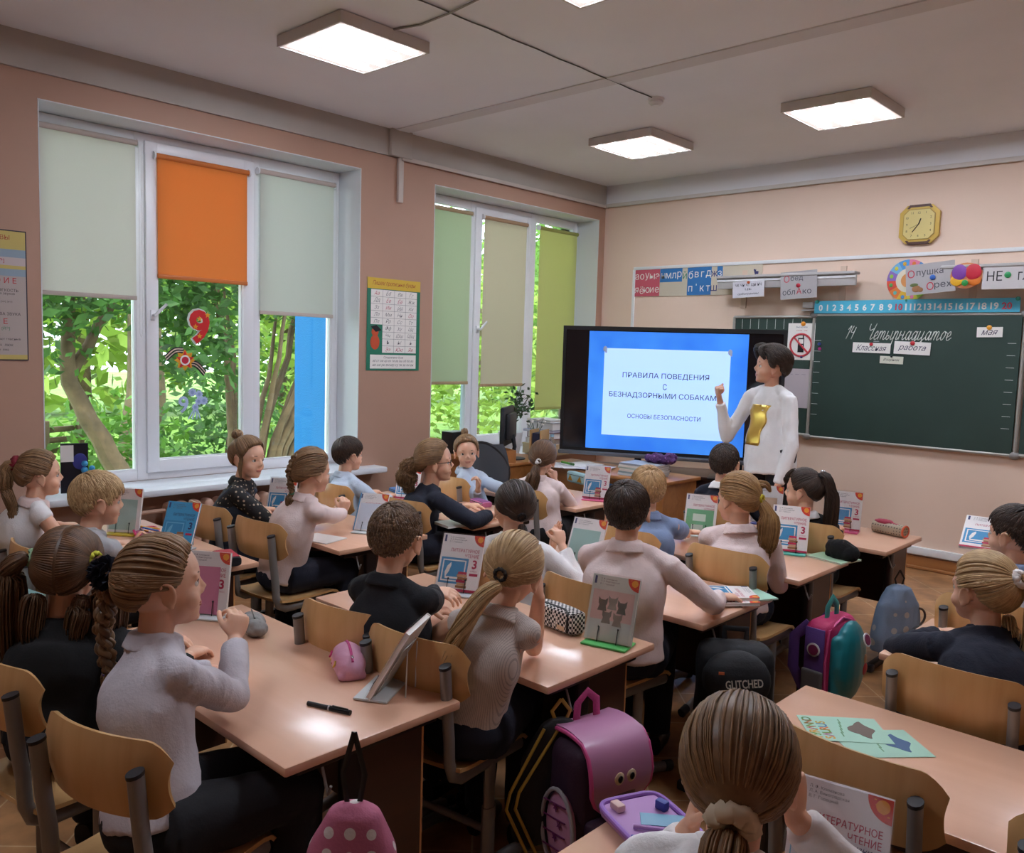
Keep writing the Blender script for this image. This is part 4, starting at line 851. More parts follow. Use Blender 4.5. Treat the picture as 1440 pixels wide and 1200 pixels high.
SC_ = lambda c, R, r, n='hair_tie': (c, R, r, n)
def kid(lab, px, py, Y, desk_, ty, hd, hair, top, low=TROU, arms=None, hip=None, k=1.0, hdx=0, **q):
    H = atY(px, py, Y); near = DK[desk_][1]; hip = hip or (H.x+hdx, near-.20); A = rest(hip, near); A.update(arms or {})
    return person(lab, H, hip, ty, hd, A, hair, top, low, k=k, seat=.43, **q)
# first column from the board side, nearest the camera first
def flower(root, S, k):
    q = MB(); rn = random.Random(3); c = skull(hdir(150, 8), .03)
    for i in range(46):
        d = Vector((rn.gauss(0, 1), rn.gauss(0, 1), rn.gauss(0, 1))).normalized(); u = d.orthogonal().normalized(); v = d.cross(u)
        g = [[c+d*(.012+.026*j/3)+u*(i2-1.5)*.010*(1+.5*j/3)+v*.006*math.sin(i2*2+j) for j in range(4)] for i2 in range(4)]
        q.sheet([[S @ p for p in r] for r in g], .0008)
    obj('fabric_flower', q, pm('navy_tulle', '151b2e', .8), root)
P1path = [(-.065, -.105, .0), (-.09, -.128, -.07), (-.098, -.13, -.15), (-.095, -.125, -.215)]
kid('girl in a grey top with a long braid and navy flower, chin on her fist', 232, 822, .92, 'A', -6, (-14, 4, -4), dict(style='braid', mat=HL, tie=(150, 8), braids=[(P1path, .017, 2.8, .0165)], locks=[([(-.095, -.125, -.21), (-.10, -.125, -.26), (-.10, -.12, -.32)], [.013, .014, .014, .010, .004], 22, .004)], extras=[flower, lambda r, S, k: obj('braid_tie', MB().tube([S @ Vector((-.095, -.126, -.205)), S @ Vector((-.096, -.125, -.228))], .0175*k, 12), pm('purple_tie', '5b3f86', .8), r)]), GRYT,
    arms={'R': arm(atZ(330, 900, .82), (.3, .5, -1), (-.25, .35, .9), (-.9, .2, .2), 'curl'), 'L': arm(atZ(305, 945, .69), (-.8, -.3, -.4), (.8, .7, 0), (0, 0, -1), 'curl')}, hip=(-1.90, .83), collar=GRYT, vox=.0042, k=1.03, hk=1.06)
sc2 = (SC_('c8c83c', .019, .006), SC_('8fae8a', .019, .006))
kid('girl in black with two loose pigtails tied in yellow and green, seen from behind', 97, 800, .88, 'A', 42, (52, 2, 3), dict(style='pigtails', mat=HB, tie=(112, 12), scr=(sc2[1], sc2[0]), locks=[
    ([(-.085, -.06, .05), (-.125, -.065, .01), (-.13, -.05, -.10), (-.12, -.03, -.25), (-.105, -.02, -.38)], [.012, .022, .032, .036, .016], 46, .0042), ([(.085, -.06, .05), (.115, -.06, .0), (.12, -.04, -.12), (.10, -.03, -.24), (.09, -.02, -.33)], [.012, .022, .034, .034, .014], 46, .0042),
    ([(-.06, -.075, -.05), (-.06, -.085, -.14), (-.05, -.08, -.22)], [.012, .022, .024, .02, .008], 20, .0036), ([(.06, -.075, -.05), (.05, -.085, -.13), (.05, -.08, -.2)], [.012, .022, .024, .02, .008], 20, .0036)]), BLK, vox=.0042, hip=(-2.50, .82), k=1.03, hk=1.06)
kid('boy in a dark navy polo with cropped hair, reading beside the striped blouse girl', 557, 757, 1.72, 'B', 12, (26, -4, 2), dict(style='short', mat=HS, len=.02, n=700, lift=.002, r=.0038), NAVD, arms={'R': arm(atZ(612, 826, .70), (.8, -.2, -.5), (.75, .5, .0), (-.3, .2, -.9)), 'L': arm((-2.23, 1.98, .70), (-.8, -.3, -.4), (.6, .7, 0))}, hip=(-2.06, 1.71), collar=NAVD, vox=.0042, hk=1.03, bulk=1.06)
P4p = [(0, -.105, -.045), (-.03, -.135, -.09), (-.055, -.15, -.18), (-.075, -.145, -.28), (-.085, -.14, -.35)]
kid('fair girl in a striped blouse with a straight ponytail, leaning her cheek on her hand', 722, 803, 1.86, 'B', 20, (26, -16, 10), dict(style='pony', mat=HBL, tie=(178, -22), scr=SC_('2a2420', .017, .0055), locks=[(P4p, [.014, .021, .027, .03, .012], 74, .0042)]), STRIPE,
    arms={'R': arm(atY(758, 838, 1.95), ('at', atZ(746, 924, TD+.035)), (-.25, .0, 1), (-.75, -.2, .2), 'curl'), 'L': arm((-1.98, 2.0, .70), (-.8, -.3, -.4), (.8, .6, 0))}, hip=(-1.76, 1.70), collar=STRIPE, sleeve='cap', low=NAVY, vox=.0042, hk=1.02, wr=.006, bulk=.92)
kid('girl in white with a dark low ponytail, hands clasped beside her face', 722, 714, 2.62, 'C', 25, (68, -3, 6), dict(style='pony', mat=HD, tie=(176, -28), scr=SC_('1a1718', .016, .005), locks=[([(0, -.10, -.06), (.0, -.125, -.12), (.01, -.12, -.19), (.02, -.11, -.26)], [.012, .02, .024, .022, .008], 40, .004)]), WHT,
    arms={'R': arm(atY(790, 768, 2.76), (.6, -.2, -1), (-.35, .1, .95), (-.7, .1, .3), 'curl'), 'L': arm(atY(777, 770, 2.80), (-.4, .2, -1), (.2, .0, 1), (.7, .1, .2), 'flat')}, hip=(-2.32, 2.56), collar=WHT, hk=1.0)
kid('boy in a pale pink shirt with brown hair, seen from behind', 882, 719, 2.60, 'C', 22, (30, 2, -3), dict(style='short', mat=HD, len=.05, n=560, lift=.006), PINKW, arms={'R': arm((-1.62, 2.96, .695), (.9, -.5, -.4), (.5, .7, 0)), 'L': arm((-1.99, 2.9, .70), (-.9, -.3, -.4), (.4, .9, 0))}, hip=(-1.79, 2.57), collar=PINKW, hk=1.0, low=NAVY, bulk=1.1, wr=.008, k=1.05)
kid('fair boy in a light blue polo looking towards the screen', 910, 688, 3.47, 'D', 35, (55, 2, 0), dict(style='short', mat=HF, len=.05, n=520, lift=.006), BLUP, arms={'R': arm(atZ(968, 748, .70), (.7, -.4, -.5), (.8, .5, 0)), 'L': arm((-2.35, 3.85, .70), (-.8, -.3, -.4))}, hip=(-2.28, 3.44), collar=BLUP, sleeve='short', hk=1.0)
kid('girl in a pale pink shirt with a low golden ponytail and yellow tie', 1036, 702, 3.45, 'D', 30, (78, -4, 4), dict(style='pony', mat=HGB, tie=(196, -6), scr=SC_('d8c83c', .014, .005), lift=.007, locks=[([(.03, -.10, .0), (.055, -.125, -.06), (.065, -.12, -.16), (.055, -.10, -.27), (.03, -.085, -.34)], [.012, .024, .034, .03, .008], 64, .0042), ([(.04, -.08, .07), (.055, -.11, .07), (.07, -.12, .04)], [.012, .018, .016, .01, .004], 16, .004)]), PINKW, arms={'R': arm((-1.80, 3.74, .695), ('at', atZ(1088, 792, .72)), (-.6, .8, 0)), 'L': arm((-2.0, 3.8, .7), (-.8, -.3, -.4))}, hip=(-1.80, 3.45), collar=PINKW, low=NAVY, k=1.04)
kid('dark haired boy in navy sitting closest in front of the teacher', 1019, 652, 4.36, 'E', 10, (14, 0, 0), dict(style='short', mat=HD, len=.04, n=480, lift=.004), NAVY, hip=(-2.36, 4.34), collar=WHT)
kid('girl in a black jacket with a high dark ponytail and straight fringe', 1128, 690, 4.30, 'E', 30, (98, 0, 0), dict(style='pony', mat=HD, tie=(180, 38), scr=SC_('1c1a1c', .016, .006), locks=[([(0, -.09, .09), (0, -.125, .08), (.0, -.155, -.02), (.01, -.15, -.17), (.02, -.13, -.29)], [.014, .02, .026, .028, .012], 60, .0044), ([(.0, .04, .108), (.018, .074, .07), (.022, .078, .032)], [.008, .013, .014, .013, .008], 22, .0032), ([(-.02, .04, .108), (-.022, .074, .07), (-.026, .076, .032)], [.008, .013, .014, .013, .008], 22, .0032)], extras=[lambda r, S, k: obj('hair_bead', MB().ell(S @ Vector((.02, -.10, .105)), .011*k).ell(S @ Vector((-.01, -.10, .112)), .009*k), CHROME, r)]), BLK, hip=(-1.86, 4.34), collar=WHT, arms={'R': arm((-1.84, 4.66, .70), (.2, -.5, -.9), (-.3, .9, 0)), 'L': arm((-2.0, 4.64, .70), (-.3, -.4, -.9), (.3, .9, 0))})
# window column
kid('girl in a white sleeveless top with a ponytail in a dark red scrunchie', 58, 668, 1.36, 'W1', -4, (-12, 2, 2), dict(style='pony', mat=HL, tie=(172, 22), scr=SC_('7c1526', .026, .014, 'scrunchie'), locks=[([(0, -.09, .055), (0, -.135, .05), (.005, -.15, -.03), (.02, -.125, -.14), (.03, -.11, -.24)], [.014, .022, .028, .026, .01], 54, .0042)]), WHT, sleeve='cap', collar=PINKW, hip=(-4.43, 1.26))
kid('blond boy in a grey shirt with his hands by the blue textbook', 140, 704, 1.32, 'W1', -4, (-10, -3, 0), dict(style='short', mat=HBL, len=.06, n=520, lift=.006, brow=HF), GRYS, arms={'R': arm(atZ(186, 772, .72), (.8, -.3, -.5), (.6, .7, .4), (-.7, 0, .2), 'curl'), 'L': arm(atZ(165, 765, .70), (-.8, -.3, -.4))}, hip=(-3.64, 1.26), sleeve='short', collar=GRYS)
kid('girl with a hair bun and sheer dotted sleeves turned towards the room', 350, 645, 2.30, 'W2', -42, (-70, -2, -2), dict(style='bun', mat=HL, tie=(178, 52), lift=.007, locks=[([(.07, .01, .02), (.08, .015, -.05), (.075, .02, -.10)], [.005, .008, .008, .006, .003], 7, .003), ([(-.06, -.06, -.04), (-.05, -.06, -.15), (-.02, -.03, -.25)], [.008, .016, .02, .016, .006], 22, .0036)]), DOT, vest=PINA, collar=DOT, hip=(-4.12, 2.22), low=NAVY, look=(-8, 0), arms={'R': arm((-3.97, 2.5, .70), (.7, -.7, -.3), (.2, .9, 0)), 'L': arm((-4.25, 2.5, .7), (-.8, .2, -.4), (.6, .8, 0))})
kid('girl in pale pink with a plaited tail, holding her hands up before her', 440, 664, 2.33, 'W2', -8, (-6, -3, 0), dict(style='braid', mat=HL, tie=(168, -10), lift=.009, braids=[([(.0, -.085, .085), (-.02, -.115, .02), (-.015, -.11, -.05), (-.01, -.10, -.10)], .013, 3.2, .0125)], locks=[([(-.01, -.10, -.10), (-.015, -.105, -.15), (.0, -.10, -.21)], [.008, .014, .018, .014, .004], 24, .004)], extras=[lambda r, S, k: obj('braid_tie', MB().tube([S @ Vector((-.01, -.101, -.095)), S @ Vector((-.01, -.102, -.108))], .013*k, 10), pm('green_tie', '3f8a6a', .7), r)]), PINKW, low=NAVY, collar=PINKW, arms={'R': arm(atY(484, 722, 2.62), (.9, -.4, -.9), (.1, .15, .95), (-.8, .2, .2), 'curl'), 'L': arm(atY(468, 724, 2.66), (-.5, 0, -1), (.5, .1, .8), (.7, .3, 0), 'curl')}, hip=(-3.60, 2.21))
kid('dark haired boy in a pale blue shirt by the window sill', 491, 640, 3.18, 'W3', -6, (-8, 0, 0), dict(style='short', mat=HD, len=.05, n=480, lift=.006), PALB, collar=PALB, hip=(-4.30, 3.09))
kid('older girl in glasses and a navy jacket with a curly low ponytail', 613, 650, 3.20, 'W3', -28, (-42, 4, 0), dict(style='pony', mat=HL, tie=(178, -6), lift=.009, scr=SC_('c8b060', .016, .005), locks=[([(0, -.10, .0), (0, -.14, -.02), (.0, -.155, -.08), (.0, -.14, -.16)], [.018, .036, .044, .04, .02], 90, .0034, .009)]), NAVY, low=NAVY, hip=(-3.62, 3.09), k=1.1, glasses=True, arms={'R': arm((-3.33, 3.40, .70), (.9, -.5, -.3), (-.6, .8, 0)), 'L': arm((-3.62, 3.5, .70), (-.5, 0, -1), (.5, .7, 0))})
kid('smiling girl in a pale blue blouse looking back with her chin on her hand', 656, 636, 3.95, 'W4', -62, (-128, -2, 4), dict(style='pony', mat=HL, tie=(180, 60), scr=SC_('d8455a', .014, .006), locks=[([(0, -.045, .11), (.0, -.075, .135), (.0, -.12, .10), (.0, -.13, .0)], [.012, .02, .024, .02, .008], 34, .004)]), PALB, collar=PALB, hip=(-4.02, 3.97), arms={'R': arm(atY(672, 688, 3.83), (-.2, .6, -1), (.0, .1, 1), (-.3, -.8, .2), 'curl'), 'L': arm((-3.62, 4.0, .70), (.4, -.8, -.4), (.8, .3, 0))})
kid('girl in pale pink with a long brown ponytail and white bead, seen from behind', 763, 645, 4.02, 'W4', 18, (26, -4, 8), dict(style='pony', mat=HB, tie=(184, -18), locks=[([(0, -.10, -.04), (.0, -.13, -.09), (-.01, -.13, -.2), (-.02, -.12, -.32), (-.02, -.11, -.42)], [.012, .024, .032, .03, .014], 60, .0044)], scr=SC_('d8d4d0', .013, .005), extras=[lambda r, S, k: obj('hair_bead', MB().ell(S @ Vector((.0, -.122, -.02)), .012*k), WHITE, r)]), PINKW, collar=PINKW, hip=(-3.42, 3.97), arms={'R': arm(atY(780, 676, 4.15), (.9, .1, -1), (-.3, .2, .9), (-.7, 0, .2), 'curl'), 'L': arm((-3.55, 4.3, .7), (-.8, -.3, -.4))})
# column by the wall
kid('girl in navy with a long fair ponytail and white scrunchie', 1380, 830, 2.98, 'R2', 40, (66, 0, 0), dict(style='pony', mat=HBL, tie=(188, 22), lift=.008, scr=SC_('e6dfdc', .017, .012, 'scrunchie'), brow=HF, locks=[([(.02, -.095, .05), (.05, -.14, .05), (.07, -.16, -.06), (.075, -.15, -.22), (.06, -.135, -.36)], [.014, .026, .038, .044, .02], 84, .0044), ([(.03, -.07, -.06), (.04, -.08, -.13), (.05, -.08, -.19)], [.01, .018, .02, .016, .006], 14, .003)]), NAVY, collar=NAVY, hip=(-.60, 2.74), k=1.05, hk=1.06, vox=.0045, arms={'L': arm((-.86, 3.16, .70), (-.9, -.4, -.4), (.6, .8, 0)), 'R': arm((-.45, 3.15, .70), (.8, -.4, -.4), (-.6, .8, 0))})
kid('dark haired boy in blue holding an open booklet at the edge of the photo', 1424, 752, 3.66, 'R3', 50, (76, 2, 0), dict(style='short', mat=HD, len=.045, n=480, lift=.005), PALB, collar=BLUP, hip=(-.76, 3.50), arms={'L': arm(atY(1399, 782, 3.80), (-.6, .2, -1), (-.2, .4, .7), (.5, .2, .4), 'curl')})
kid('girl with brown hair gathered in a beige scrunchie, seen closest from behind', 1040, 1082, 1.18, 'R0', 12, (20, -3, 0), dict(style='pony', mat=HGB if False else HL, tie=(184, -34), lift=.006, r=.0028, fine=420, scr=SC_('d2c0a4', .024, .016, 'scrunchie'), locks=[([(0, -.095, -.055), (.0, -.13, -.10), (.0, -.13, -.18), (.0, -.12, -.28)], [.02, .034, .036, .03, .012], 60, .0042)]), WHT, collar=WHT, hip=(-.56, .78), vox=.0042, k=1.0, hk=1.02, arms={'R': arm(atY(1118, 1150, 1.26), (.8, .3, -1), (-.2, .1, 1), (-.8, .2, .2), 'curl'), 'L': arm(atY(972, 1162, 1.24), (-.5, .3, -1), (.2, .1, 1), (.8, .2, .2), 'curl')})
# the teacher
TG = atY(1083, 516, 5.35)
tch = person('teacher with short dark hair in a white long sleeved top with a gold print', TG, (-2.60, 5.34), 168, (128, 6, -2), {'R': arm(atY(1012, 562, 5.22), (-.6, -.4, -1), (-.1, -.3, .9), (.6, .5, .2), 'fist'), 'L': arm((-2.45, 5.16, .80), (.8, .2, -.2), (-.1, -.3, -.9), (-.6, .2, 0), 'fist')},
    dict(style='short', mat=hairm('hair_teacher', '1d1715', '4a3a30'), len=.062, n=760, lift=.026, r=.0062, crown=(0, 30), cap=.022, locks=[([(-.01, .045, .115), (.03, .082, .10), (.062, .062, .05), (.075, .03, .02)], [.014, .026, .026, .02, .008], 40, .004), ([(.0, .04, .118), (-.035, .074, .09), (-.068, .05, .04)], [.012, .022, .022, .016, .006], 26, .004)]), WHT, TROU, k=1.12, hk=1.13, stand=True, skin=SKINA, wr=.010, bulk=1.06)
a_ = math.radians(168); fwt = Vector((-math.sin(a_), math.cos(a_), 0)); chest_print(tch, 'shirt', .16, .27, (fwt.x*.1-.07, fwt.y*.1, 1.19), fwt+Vector((-.35, 0, 0)), pm('gold_print', 'd9b45a', .28, .75), 'gold_print')
# ---------------------------------------------------------------- textbooks
for lab, px, py, yaw, tilt, kind, sl, st, sc in (
 ('blue covered reading textbook standing by the blond boy', 244, 774, 30, 24, 'blue', False, 'b8b8bc', 1.0),
 ('textbook with a mint sheet in a clear cover, standing below the window sill', 172, 752, 36, 12, 'teal', True, 'c9b23c', 1.0),
 ('textbook with a pink sheet over its cover, by the girl with the navy flower', 286, 868, 34, 10, 'pink', True, 'wire', 1.0),
 ('white reading textbook standing before the girl with the hair bun', 392, 726, 34, 20, 'std', True, 'e0a8b8', .95),
 ('textbook shining under its glossy cover before the girl with the plaited hair', 516, 750, 30, 30, 'glare', True, 'wire', .95),
 ('white reading textbook partly hidden behind the navy jacket of the girl in glasses', 571, 704, 30, 18, 'std', False, 'e09ab0', .92),
 ('white reading textbook held by the boy in the dark polo', 640, 836, 26, 24, 'std', True, 'c0c2c6', 1.05),
 ('textbook with printed cats next to the checked pencil case', 853, 908, 14, 18, 'cats', True, '4fae58', 1.0),
 ('textbook with a pale mint sheet leaning beside the girl with clasped hands', 815, 797, 12, 28, 'teal', True, 'wire', 1.0),
 ('white reading textbook on a pink stand before the teacher table', 836, 704, 22, 18, 'std', True, 'd9668f', 1.0),
 ('textbook with a green card on its cover between the blue polo and the golden ponytail', 982, 754, 22, 22, 'green', True, 'wire', 1.0),
 ('textbook with a beige sheet standing next to the dark ponytailed girl', 1076, 738, 16, 14, 'beige', True, '5a62a8', 1.0),
 ('white reading textbook on a mint stand beside the floppy black pencil case', 1108, 779, 20, 16, 'std', False, '5fc0ae', 1.05),
 ('white reading textbook standing against the peach wall behind the dark ponytail', 1186, 748, 12, 12, 'std', True, 'd9668f', 1.0)):
    book(lab, atZ(px, py, TD+.001), yaw, tilt, kind, sl, 'stand holding the '+' '.join(lab.split()[:11]), st, sc)
q = atY(1176, 1165, 1.43); book('textbook with a handwritten note, closest standing book beside the beige scrunchie', (q.x, 1.42, TD+.001), 10, 14, 'note', True, 'stand of the textbook with the handwritten note', 'wire', 1.0)
book('textbook in a clear cover at the lower corner of the photo', (atY(1385, 1190, 1.22).x, 1.22, TD+.001), 6, 14, 'std', True, 'stand of the textbook at the lower corner of the photo', 'wire', 1.0)
q = atZ(520, 982, TD+.001); book('textbook on a clear stand seen edge on beside the unicorn pencil case', (q.x-.03, q.y+.05, q.z), -60, 30, 'teal', True, 'clear stand under the textbook seen edge on', 'cfd2d2', 1.05)
def flatbook(lab, px, py, z, rz, w, d, h, mat, kind=None, cat='book', name='textbook', group=None):
    c = atZ(px, py, z); t = thing(name, lab, cat, (c.x, c.y, z), rz, group)
    obj('cover', MB().box((0, 0, .0005), (w, d, .001)).box((0, 0, h-.0005), (w, d, .001)).box((-w/2+.0005, 0, h/2), (.001, d, h)), mat, t); obj('pages', MB().box((.001, 0, h/2), (w-.005, d-.005, h-.002)), PAPER, t)
    if kind: M = T(0, -d/2, h) @ Matrix.Scale(w/.17, 4); cover(t, M, mat, kind)
    return t
MINT = pm('mint_paper', 'a9d3bd', .6); LTEAL = pm('pale_teal_cover', '9cc7c4', .5)
WB = pm('white_book_cover', 'ece6e4', .45)
flatbook('pale green exercise book sticking out of the flat pile of textbooks', 1048, 838, TD+.001, -28, .165, .205, .006, MINT, name='exercise_book', cat='exercise book')
flatbook('white textbook lying at the bottom of the flat pile', 1020, 844, TD+.0075, -38, .17, .22, .012, WB, 'std')
flatbook('white textbook lying on top of the flat pile near the golden ponytail girl', 1022, 836, TD+.0200, -46, .17, .22, .012, WB, 'std')
flatbook('mint notebook under the floppy black pencil case', 1172, 786, TD+.001, -12, .20, .17, .008, pm('notebook_mint', 'a8c8a8', .5), name='notebook', cat='notebook')
flatbook('mint notebook at the edge of the photo behind the girl in black', 8, 842, TD+.001, 10, .17, .21, .006, LTEAL, name='notebook', cat='notebook')
flatbook('pink booklet under the stand of the plaited girl', 545, 752, TD+.001, -20, .10, .16, .02, pm('pink_booklet', 'd3a0aa', .5), name='booklet', cat='booklet')
flatbook('white notebook under the elbow of the girl in glasses', 640, 738, TD+.001, -10, .15, .19, .014, pm('pale_notebook', 'cfd3cb', .5), name='notebook', cat='notebook')
flatbook('pale blue notebook before the smiling girl', 692, 683, TD+.001, -10, .16, .20, .01, pm('pale_blue_notebook', 'b7cdd8', .5), name='notebook', cat='notebook')
flatbook('white sheet of paper by the elbow of the plaited girl', 452, 758, TD+.001, 15, .2, .16, .004, PAPER, name='paper_sheet', cat='paper')
book('white reading textbook held up by the dark haired boy at the edge of the photo', atY(1380, 776, 3.86), 8, 62, 'std', False)
# colouring sheets
for k, (lab, px, py, rz, wd) in enumerate((('mint colouring sheet with a dinosaur lying underneath', 1238, 1046, -42, 0), ('mint colouring sheet with large dinosaur lettering lying on top', 1187, 1026, -50, 1))):
    c = atZ(px, py, TD+.001+.0012*k); t = thing('colouring_sheet', lab, 'paper', c, rz); obj('sheet', MB().box((0, 0, .0004), (.15, .21, .0008)), MINT, t)
    if wd:
        for i, (s_, cs) in enumerate((('ТУRАNNO', ('e08a3c', '6f9a3c', 'd8a23c', 'c24a4a', '7a9a4a', 'c8783c', '5a8a4a')), ('SАURUS', ('d8a23c', 'a85a7a', '6f9a3c', 'd87a3c', '4a7aa0', 'c2a03c')))):
            for j, ch in enumerate(s_): obj('letter', text(MB(), ch, T(.055-.018*j, -.085+.032*i, .0009) @ RZ(180), height=.026, off=.03), pm('print_'+cs[j], cs[j], .6), t)
    rn = random.Random(k+5); bl = MB().prism([(.0+.045*math.cos(a)*(1+.25*math.sin(3*a)), .045+.028*math.sin(a)*(1+.3*math.cos(4*a))) for a in np.linspace(0, 6.28, 26)[:-1]], .0003, T(0, 0, .0009)); obj('printed_shape', bl, pm('print_brown%d' % k, ('6b5a4e', '3f5f86')[1-k], .6), t)
    bl = MB()
    for j in range(5): rect(bl, T(0, 0, 0), -.06+.02*j, .0-.004*j, -.035+.02*j, .003-.004*j, .0009)
    obj('printed_line', bl, pm('print_green', '6a9a6a', .6), t)
# ---------------------------------------------------------------- pencil cases
def softbox(w, d, h, n=16, pw=3.2, puff=.12, rough=.0):
    m = MB(); m.loft([(-w/2, 0, h*.5), (-w/2+.004, 0, h*.5), (-w*.25, 0, h*.5), (0, 0, h*.5), (w*.25, 0, h*.5), (w/2-.004, 0, h*.5), (w/2, 0, h*.5)], [d*.40, d*.46, d*.5, d*.5*(1+puff*.3), d*.5, d*.46, d*.40], [h*.40, h*.46, h*.5, h*.5, h*.5, h*.46, h*.40], (0, 1, 0), n=n, pw=pw); return m
def zipper(t, pts, mat, r=.0028, pull=None):
    z = obj('zipper', MB().tube(pts, r, 6), mat, t)
    if pull is not None: obj('zip_pull', MB().box(pull, (.022, .006, .003), bev=.001), CHROME, z)
CHK = pm('checked_fabric', 'e6e2de', .8); N, L, b = nodes(CHK); tc = N.new('ShaderNodeTexCoord'); ck = N.new('ShaderNodeTexChecker'); ck.inputs['Scale'].default_value = 105; ck.inputs[1].default_value = (*lin('e4dfda'), 1); ck.inputs[2].default_value = (*lin('151417'), 1); L.new(tc.outputs['Object'], ck.inputs[0]); L.new(ck.outputs[0], b.inputs['Base Color'])
c = atZ(787, 884, TD); t = thing('pencil_case', 'black and white checked pencil case in front of the orange chair back', 'pencil case', (c.x, c.y, TD), -8); obj('pouch', softbox(.195, .075, .085, 24, 4.5), CHK, t)
zipper(t, [(-.085, -.02, .083), (.05, -.02, .084), (.075, -.03, .075), (.078, -.0375, .05), (.078, -.037, .012)], BLACK, .005); obj('woven_label', MB().box((.045, -.0385, .022), (.038, .002, .016), bev=.0008), pm('beige_label', 'd8bfa0', .7), t)
c = atZ(490, 944, TD); t = thing('pencil_case', 'puffy pink unicorn coloured pencil case next to the textbook seen edge on', 'pencil case', (c.x, c.y, TD), -28); PNK = cloth('pink_satin', 'd79bb4', .45)
obj('pouch', organic(MB().ell((0, 0, .034), (.10, .052, .048)).box((0, 0, .012), (.17, .085, .024), bev=.01), .005, PNK, 3, .006, .05, 4), PNK, t); zipper(t, [(-.085, 0, .06), (-.04, 0, .080), (0, 0, .084), (.04, 0, .08), (.085, 0, .06)], pm('magenta_zip', 'cf4f8c', .5), .004, (.075, 0, .072))
for k in range(4): obj('printed_swirl', MB().tube([(-.05+.03*k, -.044, .05), (-.045+.03*k, -.047, .04), (-.055+.03*k, -.05, .03)], .003, 6), pm('swirl%d' % (k % 2), ('c8387a', 'd8b04a')[k % 2], .5), t)
c = atZ(357, 888, TD); t = thing('pencil_case', 'grey plush pencil case lying on the desk of the girl with the navy flower', 'pencil case', (c.x, c.y, TD), -25); PL = cloth('grey_plush', '8b8886', .95); obj('pouch', organic(MB().ell((-.02, 0, .027), (.085, .036, .028)).ell((.05, .005, .026), (.045, .036, .027)), .005, PL, 3, .010, .03, 3), PL, t); zipper(t, [(-.09, 0, .048), (-.03, 0, .055), (.03, 0, .055)], pm('grey_zip', '6f6c6b', .6), .003)
def openbox(lab, px, py, rz, w, d, h, c_out, c_in, items):
    c = atZ(px, py, TD); t = thing('open_pencil_case', lab, 'pencil case', (c.x, c.y, TD), rz); mo = pm('case_'+c_out, c_out, .5)
    p = [(w/2*math.copysign(abs(math.cos(a))**.35, math.cos(a)), d/2*math.copysign(abs(math.sin(a))**.35, math.sin(a)), h-.004) for a in np.linspace(0, 6.283, 41)[:-1]]
    obj('tray', MB().box((0, 0, h*.45), (w-.006, d-.006, h*.9), bev=.012), pm('case_'+c_in, c_in, .55), t); obj('rim', MB().tube(p, .006, 8, closed=True), mo, t)
    for kind, x, y, a, col, il in items:
        m = pm('item_'+col, col, .4); R_ = T(x, y, h*.9) @ RZ(a); nm = {'pen': 'pen', 'eraser': 'eraser', 'ruler': 'ruler', 'sharpener': 'pencil_sharpener'}[kind]; b_ = MB()
        if kind == 'pen': b_.tube([R_ @ Vector((-.06, 0, .006)), R_ @ Vector((.055, 0, .006)), R_ @ Vector((.068, 0, .006))], [.0045, .0045, .001], 8)
        elif kind == 'eraser': b_.box((0, 0, .008), (.03, .02, .015), M=R_, bev=.003)
        elif kind == 'ruler': b_.box((0, 0, .002), (.10, .045, .002), M=R_, bev=.0006)
        else: b_.box((0, 0, .010), (.026, .018, .020), M=R_, bev=.003)
        tag(obj(nm, b_, m, M=T(c.x, c.y, TD) @ RZ(rz)), il, nm.replace('_', ' '))
    return t
IT = lambda *a: a
openbox('open purple pencil case by the girl with the beige scrunchie', 915, 1172, -24, .20, .15, .03, '9a6cc0', 'b98cc4', [IT('sharpener', -.03, .045, 20, '2f3f98', 'dark blue sharpener in the open purple pencil case'), IT('ruler', .012, .025, 62, '7db0cc', 'see-through blue ruler in the open purple pencil case'), IT('pen', .045, .0, 58, 'c79ad6', 'lilac pen in the open purple pencil case'), IT('pen', .07, -.02, 66, '3f4fb0', 'blue pen at the rim of the open purple pencil case'), IT('eraser', -.06, -.045, 8, 'dcb6b0', 'pale pink eraser in the open purple pencil case')])
openbox('open crimson pencil case with felt pens beside the blond boy', 206, 754, -18, .20, .11, .028, 'c81f62', 'b05a80', [IT('pen', -.05, .02, 40, 'e8b23c', 'yellow felt pen in the open crimson pencil case'), IT('pen', -.01, .02, 30, '3c78c8', 'blue felt pen in the open crimson pencil case'), IT('pen', .04, .01, 20, 'e8e4e2', 'white pen in the open crimson pencil case'), IT('pen', .02, -.02, 5, '2c2a30', 'black pen in the open crimson pencil case'), IT('pen', .06, .025, 35, 'e89a3c', 'orange felt pen in the open crimson pencil case')])
def simple_case(lab, px, py, rz, size, mats, pw=4, zc=BLACK, z=TD, disp=0):
    c = atZ(px, py, z); t = thing('pencil_case', lab, 'pencil case', (c.x, c.y, z), rz); w, d, h = size
    if disp: obj('pouch', organic(softbox(w, d, h, 24, pw), .004, mats[0], 2, disp, .05, int(px)), mats[0], t)
    else: obj('pouch', softbox(w, d, h, 24, pw), mats[0], t)
    if len(mats) > 1: obj('top_panel', MB().box((0, 0, h*.93), (w*.84, d*.8, h*.16), bev=.006), mats[1], t)
    zipper(t, [(-w*.47, -d*.46, h*.72), (0, -d*.515, h*.72), (w*.47, -d*.46, h*.72)], zc, .0025, (w*.40, -d*.52, h*.70)); return t
simple_case('black pencil case with a red top at a desk corner behind the plaited girl', 318, 792, -14, (.17, .10, .045), (cloth('black_fabric', '17161a', .8), cloth('red_fabric', 'b02a3a', .7)))
